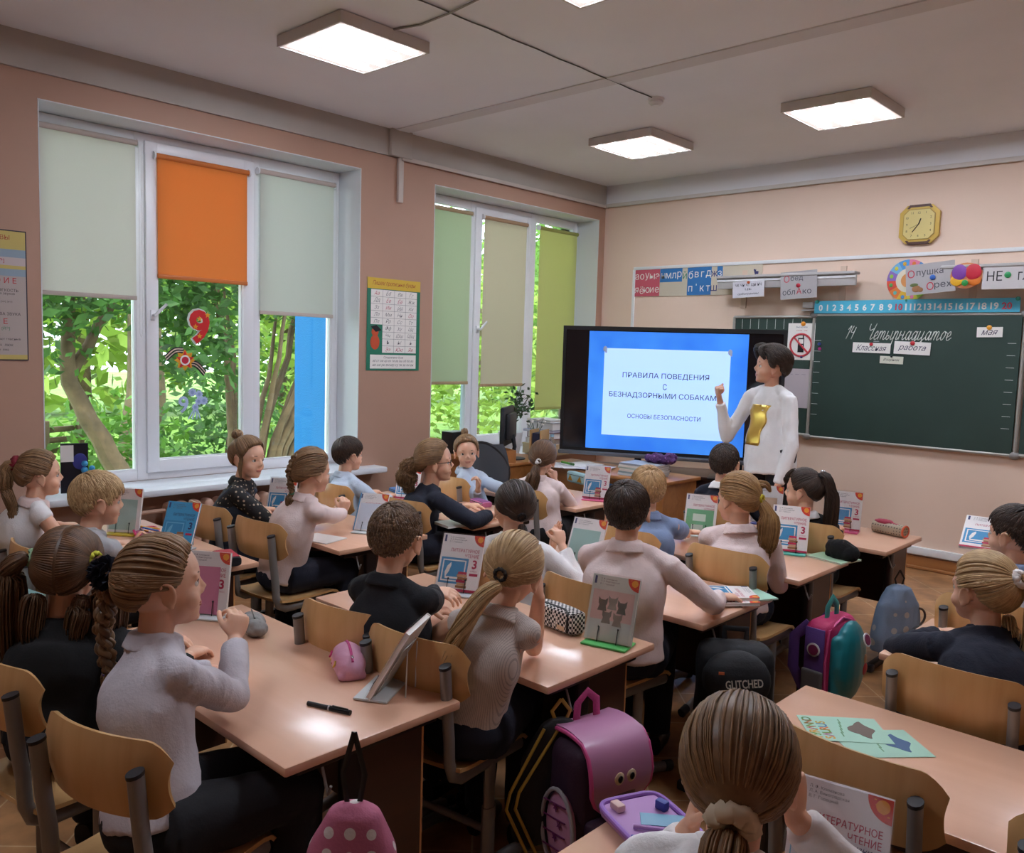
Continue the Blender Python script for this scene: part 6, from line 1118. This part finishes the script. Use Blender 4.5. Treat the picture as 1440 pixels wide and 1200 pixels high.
CUR = {'1': (.5, [[(0, 1.25), (.32, 1.75), (.10, 0)]]), '4': (.75, [[(.15, 1.75), (.02, .95), (.45, .95)], [(.52, 1.6), (.36, 0)]]), 'Ч': (.85, [[(0, 1.75), (.02, 1.25), (.2, 1.02), (.6, 1.25)], [(.68, 1.8), (.48, .3), (.56, 0), (.82, .25)]]),
 'е': (.55, [[(0, .28), (.34, .55), (.25, .95), (.05, .62), (.1, .1), (.28, 0), (.55, .3)]]), 'т': (.95, [[(.02, .95), (0, 0)], [(0, .4), (.16, .92), (.32, .8), (.30, 0)], [(.30, .4), (.46, .92), (.62, .8), (.60, .15), (.70, 0), (.95, .3)]]), 'ы': (.85, [[(0, .95), (0, .2), (.15, 0), (.32, .25), (.2, .48), (.04, .36)], [(.54, .95), (.52, .2), (.62, 0), (.85, .3)]]),
 'р': (.62, [[(.02, .95), (0, -.85)], [(0, .35), (.16, .92), (.34, .8), (.32, .15), (.42, 0), (.62, .3)]]), 'н': (.75, [[(.02, .95), (0, 0)], [(0, .45), (.2, .55), (.42, .45)], [(.45, .95), (.42, .2), (.52, 0), (.75, .3)]]), 'а': (.72, [OV, [(.46, .95), (.42, .2), (.50, 0), (.72, .3)]]),
 'д': (.72, [OV, [(.46, .95), (.40, -.5), (.25, -.85), (.12, -.62), (.72, .25)]]), 'ц': (.80, [[(.02, .95), (0, .25), (.14, 0), (.40, .35)], [(.46, .95), (.42, .15), (.52, -.05), (.56, -.4), (.44, -.42), (.46, -.15), (.80, .28)]]), 'о': (.62, [OV+[(.30, .93), (.62, .72)]]), ' ': (.5, [])}
def cursive(s_, x, z, h):
    for ch in s_:
        w_, st_ = CUR[ch]
        for k_ in st_:
            P_ = [Vector((p[0], p[1], 0)) for p in k_]; pts = []
            for i in range(len(P_)-1):
                p0, p1, p2, p3 = P_[max(i-1, 0)], P_[i], P_[i+1], P_[min(i+2, len(P_)-1)]
                for q in range(5): f = q/5; pts.append(.5*((2*p1)+(p2-p0)*f+(2*p0-5*p1+4*p2-p3)*f*f+(3*p1-p0-3*p2+p3)*f**3))
            pts.append(P_[-1]); obj('chalk_stroke', MB().tube([L_(x+(p.x*.92+p.y*.30)*h, z+p.y*h, -.0462) for p in pts], .0028, 6, up=(0, 1, 0)), CHALK, t, smooth=180)
        x += w_*h*.92
    return x
cursive('14', -2.83, 1.815, .062); cursive('Четырнадцатое', -2.66, 1.815, .072)
obj('chalk_underline', MB().box(L_(-2.575, 1.80, -.046), (.045, .001, .003)), CHALK, t)
def mag(c, lab, x, z, y=YF-.05, r=.014): 
    q = thing('magnet', lab, 'magnet', (x, y, z)); obj('button', MB().lathe([(0, 0), (r, 0), (r*1.0, .006), (r*.7, .011), (0, .012)], n=18, M=frame((0, 0, 0), (1, 0, 0), (0, 0, 1))), pm('magnet_'+c, c, .35), q); return q
def card(name, lab, x0, z1, x1, z0, y, mat, cat='card', rz=0, lines=()):
    q = thing(name, lab, cat, ((x0+x1)/2, y, (z0+z1)/2)); q.rotation_euler = (0, math.radians(rz), 0); obj('sheet', MB().box((0, 0, 0), (x1-x0, .003, z1-z0)), mat, q)
    for s_, dx, dz, hh, ww, c_, sh in lines: obj('lettering', text(MB(), s_, frame((dx, -.0022, dz), (1, 0, 0), (0, 0, 1)), height=hh, width=ww, shear=sh), pm('ink_'+c_, c_, .7), q)
    return q
YC = YF-.0515
card('word_card', 'small white word card at the upper corner of the chalkboard', -1.838, 1.918, -1.665, 1.843, YC, PAPER, rz=-1, lines=[('мая', 0, -.003, .036, .11, '2b2748', .4)]); mag('e8a32c', 'yellow magnet on the word card at the chalkboard corner', -1.755, 1.915, YC-.002, .018)
card('word_card', 'white word card with a cursive capital on the chalkboard', -2.76, 1.787, -2.458, 1.705, YC, PAPER, rz=1, lines=[('Классная', 0, 0, .048, .24, '2b2748', .4)]); mag('c22a36', 'red magnet on the card with a cursive capital', -2.61, 1.775, YC-.002)
card('word_card', 'white word card with only small cursive letters, tilted', -2.43, 1.800, -2.156, 1.70, YC, PAPER, rz=2, lines=[('работа', 0, 0, .056, .21, '2b2748', .4)]); mag('c22a36', 'red magnet on the card with only small letters', -2.29, 1.79, YC-.002, .017)
card('word_card', 'small cream card with a weekday under the other word cards', -2.534, 1.682, -2.353, 1.622, YC, pm('cream_card', 'dcdccb', .7), rz=1, lines=[('Вторник', 0, 0, .026, .13, '4a4a44', .4)]); mag('2a2a2e', 'tiny black magnet on the small cream card', -2.445, 1.68, YC-.002, .008)
s = card('no_phone_sign', 'white sign with a crossed out mobile phone beside the chalkboard', -3.335, 1.945, -3.09, 1.63, YF-.0385, PAPER, 'sign', 0, [('Выключите', 0, .125, .014, .10, '6a6f8a', 0), ('телефон', 0, .095, .014, .10, 'd07a7a', 0)])
F2 = frame((0, -.002, -.03), (1, 0, 0), (0, 0, 1)); ph = obj('printed_phone', MB().box((0, 0, .0006), (.055, .125, .001), M=F2, bev=.0004).box((.018, .072, .0006), (.010, .03, .001), M=F2), INK, s); obj('phone_screen', rect(MB(), F2, -.02, .012, .02, .05, .0012), PAPER, ph)
obj('phone_key', [rect(q_ := MB(), F2, -.018+.014*i, -.05+.014*j, -.009+.014*i, -.042+.014*j, .0012) for i in range(3) for j in range(4)][-1], PAPER, ph)
obj('red_ring', MB().tube([F2 @ Vector((.095*math.cos(a), .095*math.sin(a), .0016)) for a in np.linspace(0, 6.28, 41)[:-1]], .009, 6, closed=True).tube([F2 @ Vector((-.066, .066, .0018)), F2 @ Vector((.066, -.066, .0018))], .008, 6), pm('sign_red', 'c84048', .5), s)
mag('e8922c', 'orange magnet on top of the crossed out phone sign', -3.20, 1.94, YF-.041, .02); mag('3a3070', 'violet magnet at the foot of the crossed out phone sign', -3.20, 1.655, YF-.041, .011)
card('timetable_sheet', 'pale lilac sheet pinned under the crossed out phone sign', -3.35, 1.553, -3.11, 1.215, YF-.0385, pm('lilac_sheet', 'b9adb2', .7), 'paper', 0, [('~ ~ ~', 0, .12, .006, .15, '7a7480', 0)])
mag('3b4f9a', 'dark blue magnet on the edge of the chalkboard', -3.045, 1.77, YF-.049); mag('c03a8a', 'pink magnet under the dark blue one on the chalkboard edge', -3.04, 1.73, YF-.049)
# number strip
t = thing('number_strip', 'blue number line from 0 to 20 above the chalkboard', 'number line', (-2.335, YF-.055, 2.08)); CY = pm('cyan_strip', '4fb8d8', .5); obj('strip', MB().box((0, 0, 0), (1.54, .006, .105)), CY, t)
for k in range(21):
    x = -.72+1.44*(k+.1)/20.6*(.82+.18*k/20); obj('numeral', text(MB(), str(k), frame((x, -.0035, -.006), (1, 0, 0), (0, 0, 1)), height=.052 if k < 10 else .052, off=.03), pm('numeral_white', 'f2f0ee', .6) if k % 10 or k == 0 else pm('numeral_red', 'd0475a', .6), t)
for x, l_ in ((-3.08, 'teal magnet at the zero end of the number line'), (-2.36, 'small teal magnet at the middle of the number line'), (-1.58, 'teal magnet at the twenty end of the number line')): mag('2f9a8a', l_, x, 2.125, YF-.0595, .016 if x != -2.36 else .010)
tag(obj('marker_box', MB().box((-3.17, YF-.03, 2.10), (.09, .05, .05), bev=.006).box((-3.15, YF-.03, 2.055), (.14, .05, .012)), WHITE), 'small white box at the zero end of the number line', 'box')
# alphabet strip
t = thing('alphabet_strip', 'letter strip in red, blue and cream fields on the wall above the screen', 'letter strip', (-4.32, YF-.006, 2.342)); CRM = pm('cream_strip', 'cfc3ae', .7); REDF = pm('red_field', 'c9596a', .65); BLUF = pm('blue_field', '2f74b4', .65); WL = pm('letter_white', 'efe9e2', .7); DL = pm('letter_indigo', '39376e', .7)
obj('strip', MB().box((0, 0, 0), (1.385, .005, .27)), CRM, t); FS = frame((-.69, -.0026, -.132), (1, 0, 0), (0, 0, 1)); cw = 1.38/24
def fld(c0, c1, r0, r1, m, n): obj(n, rect(MB(), FS, c0*cw+.001, r0*.132+.001, c1*cw-.001, r1*.132-.001), m, t)
fld(0, 5.3, 0, 2, REDF, 'red_field'); fld(5.3, 9.7, 1, 2, BLUF, 'blue_field'); fld(10.7, 15.2, 0, 2, BLUF, 'blue_field'); fld(16.2, 17.2, 1, 2, BLUF, 'blue_field')
def lets(s_, c0, st, row, m):
    for i, ch in enumerate(s_): obj('letter', text(MB(), ch, FS @ T((c0+st*(i+.5))*cw, .066+.132*row-.004, .0012), size=.098), m, t)
lets('аоуыэ', .1, 1.04, 1, WL); lets('яёюие', .1, 1.04, 0, WL); lets('нмлр', 5.4, 1.07, 1, WL); lets('й', 9.7, 1, 1, pm('letter_green', '3f8a6a', .7)); lets('бвгд', 10.8, 1.1, 1, WL); lets('пфкт', 10.8, 1.1, 0, WL); lets('жш', 15.2, 1, 1, DL) if False else lets('ж', 15.2, 1, 1, DL); lets('з', 16.2, 1, 1, WL); lets('ш', 15.2, 1, 0, DL); lets('ъ', 22.6, 1, 1, DL)
# lamps over the board
LAMPG = pm('grey_board_lamp', 'b2adab', .45)
def boardlamp(lab, x0, x1, z0, z1):
    t = thing('board_lamp', lab, 'lamp', ((x0+x1)/2, YF, (z0+z1)/2)); w = x1-x0
    obj('shade', MB().box((0, -.17, .02), (w, .03, z1-z0-.04), bev=.006).box((0, -.155, (z1-z0)/2-.012), (w, .12, .024), bev=.008), LAMPG, t); obj('light_rim', MB().box((0, -.188, .035), (w, .012, .022), bev=.004), WHITE, t)
    for s in (-.36, .36): obj('wall_arm', MB().box((s*w, -.05, .05), (.03, .10, .02)).box((s*w, -.006, -.03), (.05, .012, .34)), pm('peach_bracket', 'd8bda8', .5), t)
    return t
boardlamp('long grey lamp over the letter strip and chalkboard wing', -3.97, -2.72, 2.205, 2.36); boardlamp('long grey lamp behind the balloon picture over the chalkboard', -2.08, -.8, 2.21, 2.37)
GC = pm('grey_card', 'aaa5a6', .65)
def pic(q, n, mb, m): obj(n, mb, m, q)
yc = YF-.205; ycl = yc+.006
q = card('word_card', 'grey spelling card with a red capital and a cloud word, on the long lamp', -3.35, 2.375, -3.03, 2.145, yc, GC, rz=-3, lines=[('бед', -.015, .055, .05, .11, '3a3a44', 0), ('О', -.105, .055, .058, .05, 'b8283c', 0), ('обл', -.085, -.055, .05, .11, '3a3a44', 0), ('А', .005, -.052, .05, .045, 'b8283c', 0), ('ко', .075, -.06, .036, .075, '3a3a44', 0)]); mag('b81f36', 'red magnet on the grey spelling card of the long lamp', -3.19, 2.255, yc-.003, .018)
q = card('word_card', 'grey spelling card with a hazelnut picture', -2.325, 2.395, -1.975, 2.165, yc, GC, rz=-5, lines=[('О', -.135, .045, .06, .05, 'b8283c', 0), ('пушка', .0, .04, .05, .19, '3a3a44', 0), ('О', -.0, -.06, .06, .05, 'b8283c', 0), ('рех', .09, -.065, .05, .12, '3a3a44', 0)]); pic(q, 'printed_nut', MB().ell((-.10, -.003, -.07), (.032, .003, .026)).ell((-.07, -.0035, -.08), (.02, .003, .018)), BOOKB); pic(q, 'printed_leaf', MB().ell((-.115, -.0035, -.04), (.03, .002, .014)), pm('print_olive', '5a6a3c', .6)); mag('2f63b4', 'blue magnet on the hazelnut card', -2.13, 2.285, yc-.003, .020)
q = card('word_card', 'pale card with heavy black letters at the edge of the photo', -1.79, 2.345, -1.25, 2.185, yc, pm('white_grey_card', 'c9c3c3', .65), lines=[('НЕ', -.19, .015, .07, .10, '1c1a20', 0), ('глагол', .08, .01, .06, .24, '1c1a20', 0)]); mag('2f9a5a', 'green magnet on the card with heavy black letters', -1.86+.235, 2.285, yc-.003, .022)
q = card('word_card', 'white card listing letter pairs under the lamp end', -3.80, 2.305, -3.50, 2.165, yc, pm('white_lilac_card', 'cfcbd2', .65), rz=-2, lines=[('чк чн чт щн нч', 0, .035, .032, .25, '2f2d3a', 0), ('ЦЬ', 0, .0, .022, .06, '2f2d3a', 0), ('орфограммы', 0, -.04, .024, .20, '2f2d3a', .3)]); mag('d8683c', 'orange magnet on the letter pairs card', -3.65, 2.295, yc-.003, .013)
t = thing('learning_dial', 'round colourful teaching dial half behind the hazelnut card', 'dial', (-2.37, YF-.012, 2.285)); FD = frame((0, -.0, 0), (1, 0, 0), (0, 0, 1)); cols = ('4f9ad8', '7ab8e0', '8a6ab8', 'd8503c', 'e8823c', 'e8b83c', 'd8d04a', '9ac84a', '5fae5a', '6ab8a8', '4f8ac8', 'e07a9a')
for k in range(12): obj('dial_sector', MB().prism([(0, 0)]+[(.165*math.cos(math.radians(90+30*k+a)), .165*math.sin(math.radians(90+30*k+a))) for a in range(0, 31, 6)], .004, FD), pm('dial_'+cols[k], cols[k], .6), t); o = obj('dial_picture', MB().ell((.135*math.cos(math.radians(105+30*k)), -.005, .135*math.sin(math.radians(105+30*k))), (.014, .002, .016)), pm('dial2_'+cols[(k+5) % 12], cols[(k+5) % 12], .6), t)
obj('dial_face', MB().lathe([(0, .004), (.095, .004), (.095, .006), (0, .006)], n=32, M=FD), pm('dial_cream', 'e2d8c0', .6), t); obj('dial_hub', MB().lathe([(0, .006), (.055, .006), (.055, .008), (0, .008)], n=32, M=FD), pm('dial_orange', 'e09a5a', .6), t)
t = thing('balloon_picture', 'cut out picture of purple, red and yellow balloons over the chalkboard', 'picture', (-1.90, yc-.003, 2.29)); obj('backing', MB().ell((0, .002, 0), (.115, .002, .095)), pm('backing_orange', 'd88a5a', .6), t)
for n_, x, z, rx, rz_, c_ in (('purple_balloon', -.045, .025, .052, .058, '7a3f9a'), ('red_balloon', .05, .025, .054, .06, 'c8283c'), ('yellow_balloon', -.06, -.035, .045, .04, 'e0a82c'), ('orange_balloon', .06, -.035, .045, .04, 'd8762c')): obj(n_, MB().ell((x, -.004 if 'y' in n_[:1] or 'o' in n_[:1] else -.007, z), (rx, .005, rz_)), pm('balloon_'+c_, c_, .35), t)
mag('2f9a4a', 'green magnet holding the balloon picture', -1.90, 2.235, yc-.016, .022)
# clock
t = thing('wall_clock', 'yellow eight sided wall clock with brown ends', 'clock', (-2.3155, YF, 2.717)); FC = frame((0, -.0, 0), (1, 0, 0), (0, 0, 1)); oc = lambda r, c_: [(-r, -r+c_), (-r+c_, -r), (r-c_, -r), (r, -r+c_), (r, r-c_), (r-c_, r), (-r+c_, r), (-r, r-c_)]
GLD = pm('yellow_clock_case', 'c9a548', .35, .2); obj('case', MB().prism(oc(.148, .055), .03, FC), GLD, t); obj('inner_rim', MB().prism(oc(.118, .04), .006, FC @ T(0, 0, .03)), pm('clock_rim', 'a88a3c', .4), t); obj('dial', MB().prism(oc(.112, .038), .003, FC @ T(0, 0, .036)), pm('clock_dial', 'd8c47c', .5), t)
for s in (-1, 1): obj('end_trim', MB().prism([(-.095, s*.125), (-.075, s*.152), (.075, s*.152), (.095, s*.125), (.08, s*.122), (.068, s*.134), (-.068, s*.134), (-.08, s*.122)], .036, FC), pm('brown_clock_trim', '4f2b20', .4), t)
for k in range(1, 13): a = math.radians(90-30*k); r_ = .088/max(abs(math.cos(a)), abs(math.sin(a)), .82); obj('numeral', text(MB(), str(k), FC @ T(r_*math.cos(a), r_*math.sin(a), .0395), height=.017), INK, t)
for n_, ang, ln, wd in (('hour_hand', 12.62*30, .045, .004), ('minute_hand', 217, .075, .003), ('second_hand', 245, .07, .0012)): a = math.radians(90-ang); obj(n_, MB().tube([FC @ Vector((0, 0, .042)), FC @ Vector((ln*math.cos(a), ln*math.sin(a), .042))], wd, 6), INK, t)
# posters on the window wall
FP = lambda y0, z0: frame((XL+.004, y0, z0), (0, 1, 0), (0, 0, 1))
t = thing('letters_poster', 'green edged poster of handwritten letters between the windows', 'poster', (XL+.004, 4.35, 1.81)); FQ = frame((0, 0, 0), (0, 1, 0), (0, 0, 1)); GP = pm('poster_green', '1f7a5e', .5); w, h = .54, .73
obj('sheet', MB().box((0, 0, 0), (w, h, .003), M=FQ), GP, t); obj('header', rect(MB(), FQ, -w/2, h/2-.085, w/2, h/2, .0016), pm('poster_yellow', 'd8b43c', .6), t); obj('header_lettering', text(MB(), 'Пишем прописные буквы', FQ @ T(0, h/2-.043, .0022), width=.44, height=.045, shear=.4), pm('poster_red', 'a8442c', .6), t); obj('letter_grid', rect(MB(), FQ, -.235, -.225, .235, .275, .0016), PAPER, t); obj('footer', rect(MB(), FQ, -.235, -.35, .235, -.24, .0016), PAPER, t)
gl_ = MB()
for i in range(5): rect(gl_, FQ, -.236+.1175*i, -.225, -.234+.1175*i, .275, .002)
for j in range(10): rect(gl_, FQ, -.235, .274-.0555*j, .235, .276-.0555*j, .002)
obj('grid_line', gl_, GREYT, t); al = 'Аа Бб Вв Гг Дд Ее Ёё Жж Зз Ии Йй Кк Лл Мм Нн Оо Пп Рр Сс Тт Уу Фф Хх Цц .. Чч Шш Щщ .. Ъ Ы Ь .. Ээ Юю Яя'.split()
for k, s_ in enumerate(al):
    if s_ == '..': continue
    obj('letter_pair', text(MB(), s_, FQ @ T(-.176+.1175*(k % 4), .247-.0555*(k//4), .0022), size=.042, shear=.4, off=-.008), CRIM if s_[0] in 'АЕЁИОУЭЮЯ' else GREYT, t)
tx = text(text(MB(), 'аб ст ом ор ел ти ав ош об бо во', FQ @ T(0, -.29, .0022), width=.42, shear=.3), 'не ше ри ем юр ху ти за ли ен', FQ @ T(0, -.325, .0022), width=.42, shear=.3); text(tx, 'Соединение букв', FQ @ T(0, -.262, .0022), width=.2, shear=.3); obj('footer_lettering', tx, GREYT, t)
o = obj('bird_field', rect(MB(), FQ, -.235, -.225, -.118, .0, .0024), GP, t); obj('bird_body', MB().ell((.003, -.19, -.14), (.003, .045, .06)).ell((.003, -.19, -.06), (.003, .035, .035)), pm('bird_orange', 'c8502c', .6), o); obj('bird_cap', MB().prism([(-.235, -.02), (-.18, -.005), (-.13, -.045), (-.185, -.06)], .002, FQ @ T(0, 0, .006)), INK, o)
t = thing('grammar_poster', 'tall yellow and grey grammar poster at the edge of the photo', 'poster', (XL+.004, 1.39, 1.862)); w, h = .55, .735; obj('sheet', MB().box((0, 0, 0), (w, h, .003), M=FQ), pm('poster_dark_edge', '2e2a38', .6), t); e = w/2-.006
for n_, z0, z1, c_ in (('yellow_field', .26, .361, 'c8b468'), ('blue_field', .215, .26, '8fa3b4'), ('grey_field', .17, .215, 'c4b6b4'), ('yellow_field', .15, .17, 'c8b468'), ('blue_field', .11, .15, '8fa3b4'), ('grey_field', -.335, .11, 'b5a8a2'), ('yellow_field', -.361, -.335, 'c8b468')): obj(n_, rect(MB(), FQ, -e, z0, e, z1, .0016), pm('poster_'+c_, c_, .65), t)
for s_, y, z, hh, c_ in (('БУКВЫ', .13, .325, .026, 'a83a2c'), ('[И] [Э]', .12, .193, .026, 'b02f3c'), ('О И Е', .165, .085, .032, 'b81f2c'), ('МЯГКОСТЬ', .17, .03, .016, '2e2a30'), ('согласных звуков', .13, .008, .014, '2e2a30'), ('[м\'а], [ми], [н\'о]', .15, -.035, .012, '4a464c'), ('ДВА ЗВУКА', .175, -.105, .020, '2e2a30'), ('Е', .16, -.145, .032, 'b81f2c'), ('[ЙЭ]', .16, -.185, .024, '2f7a5a'), ('обозначают гласные', .14, -.245, .014, '2e2a30'), ('ель  мяч  люк', .12, -.28, .013, '4a464c'), ('ёж  юла  яма', .12, -.305, .013, '4a464c')): obj('lettering', text(MB(), s_, FQ @ T(y, z, .0022), height=hh), pm('ink_'+c_, c_, .7), t)
# stickers on the window
XS = XG+.03
t = thing('number_nine_decal', 'red paper number nine with yellow stars on the middle sash', 'decal', (XS-.018, 2.855, 1.735)); obj('paper_edge', text(MB(), '9', FQ @ T(-.008, 0, 0), height=.262, off=.045), pm('pale_paper_edge', 'c9d2c9', .6), t); obj('numeral', text(MB(), '9', FQ @ T(0, 0, .0008), height=.24, off=.035), pm('decal_red', 'cf1a20', .5), t)
def star(r): return [((r if i % 2 == 0 else r*.42)*math.sin(i*math.pi/5), (r if i % 2 == 0 else r*.42)*math.cos(i*math.pi/5)) for i in range(10)]
for y, z in ((.06, .085), (-.03, .0), (.0, .055), (-.0, -.065)): obj('star', MB().prism(star(.022), .001, FQ @ T(y, z, .002)), pm('decal_gold', 'e09a1c', .5), t)
t = thing('star_decal', 'red star medal decal with a striped ribbon on the middle sash', 'decal', (XS-.018, 2.745, 1.50)); 
for k, (y, z, a) in enumerate(((-.07, .05, 25), (.09, -.045, -32))):
    for j in range(5): obj('ribbon_stripe', MB().tube([FQ @ Vector((y+.07*s_*math.cos(math.radians(a))-.009*(j-2)*math.sin(math.radians(a)), z+.07*s_*math.sin(math.radians(a))+.009*(j-2)*math.cos(math.radians(a))+.014*math.cos(s_*2.4), .001)) for s_ in np.linspace(-1, 1, 9)], .0046, 6), (INK, pm('ribbon_pale', 'dcc3b2', .6))[j % 2], t)
obj('gold_rays', MB().prism([((.075 if i % 2 == 0 else .05)*math.cos(i*math.pi/8), (.075 if i % 2 == 0 else .05)*math.sin(i*math.pi/8)) for i in range(16)], .001, FQ @ T(0, 0, .006)), pm('decal_gold', 'e09a1c', .5), t); obj('red_star', MB().prism(star(.07), .001, FQ @ T(0, 0, .0075)), pm('decal_red', 'cf1a20', .5), t); obj('white_ring', disc(MB(), FQ, 0, 0, .036, .009), PAPER, t); obj('red_disc', disc(MB(), FQ, 0, 0, .025, .0098), pm('decal_crimson', 'c8203c', .5), t)
t = thing('flower_decal', 'white paper carnations decal under the star on the middle sash', 'decal', (XS-.018, 2.80, 1.20)); PB = pm('pale_blue_paper', 'b4c2e8', .7); PB2 = pm('darker_blue_paper', '8f9fd0', .7)  # the darker blue is for the inner petal rings
for k, (y, z, r_) in enumerate(((.0, .075, .034), (.05, .06, .032), (.085, .015, .034), (.045, .01, .030), (.02, -.03, .028))):
    o = obj('carnation', MB().prism([(y+r_*(1 if i % 2 == 0 else .74)*math.cos(i*math.pi/10), z+r_*(1 if i % 2 == 0 else .74)*math.sin(i*math.pi/10)) for i in range(20)], .0012, FQ @ T(0, 0, .0013*k)), PB, t); obj('petal_ring', MB().prism([(y+r_*.5*(1 if i % 2 == 0 else .6)*math.cos(i*math.pi/8), z+r_*.5*(1 if i % 2 == 0 else .6)*math.sin(i*math.pi/8)) for i in range(16)], .0005, FQ @ T(0, 0, .0013*k+.0013)), PB2, o)
obj('paper_nine', text(MB(), '9', FQ @ T(-.065, -.01, .002), height=.12, off=.02), PB, t)
for dx in (-.05, -.02, .015, .04): obj('paper_stalk', MB().tube([FQ @ Vector((.03, -.02, -.001)), FQ @ Vector((.02+dx, -.115, -.001))], .0045, 6), PB, t)
t = thing('remote_control', 'small black remote in the lowered hand of the teacher', 'remote', (-2.45, 5.15, .745), 20); obj('body', MB().box((0, 0, 0), (.03, .12, .018), bev=.005), BLACK, t); obj('button', MB().ell((0, .03, .010), (.006, .006, .003)), CRIM, t)
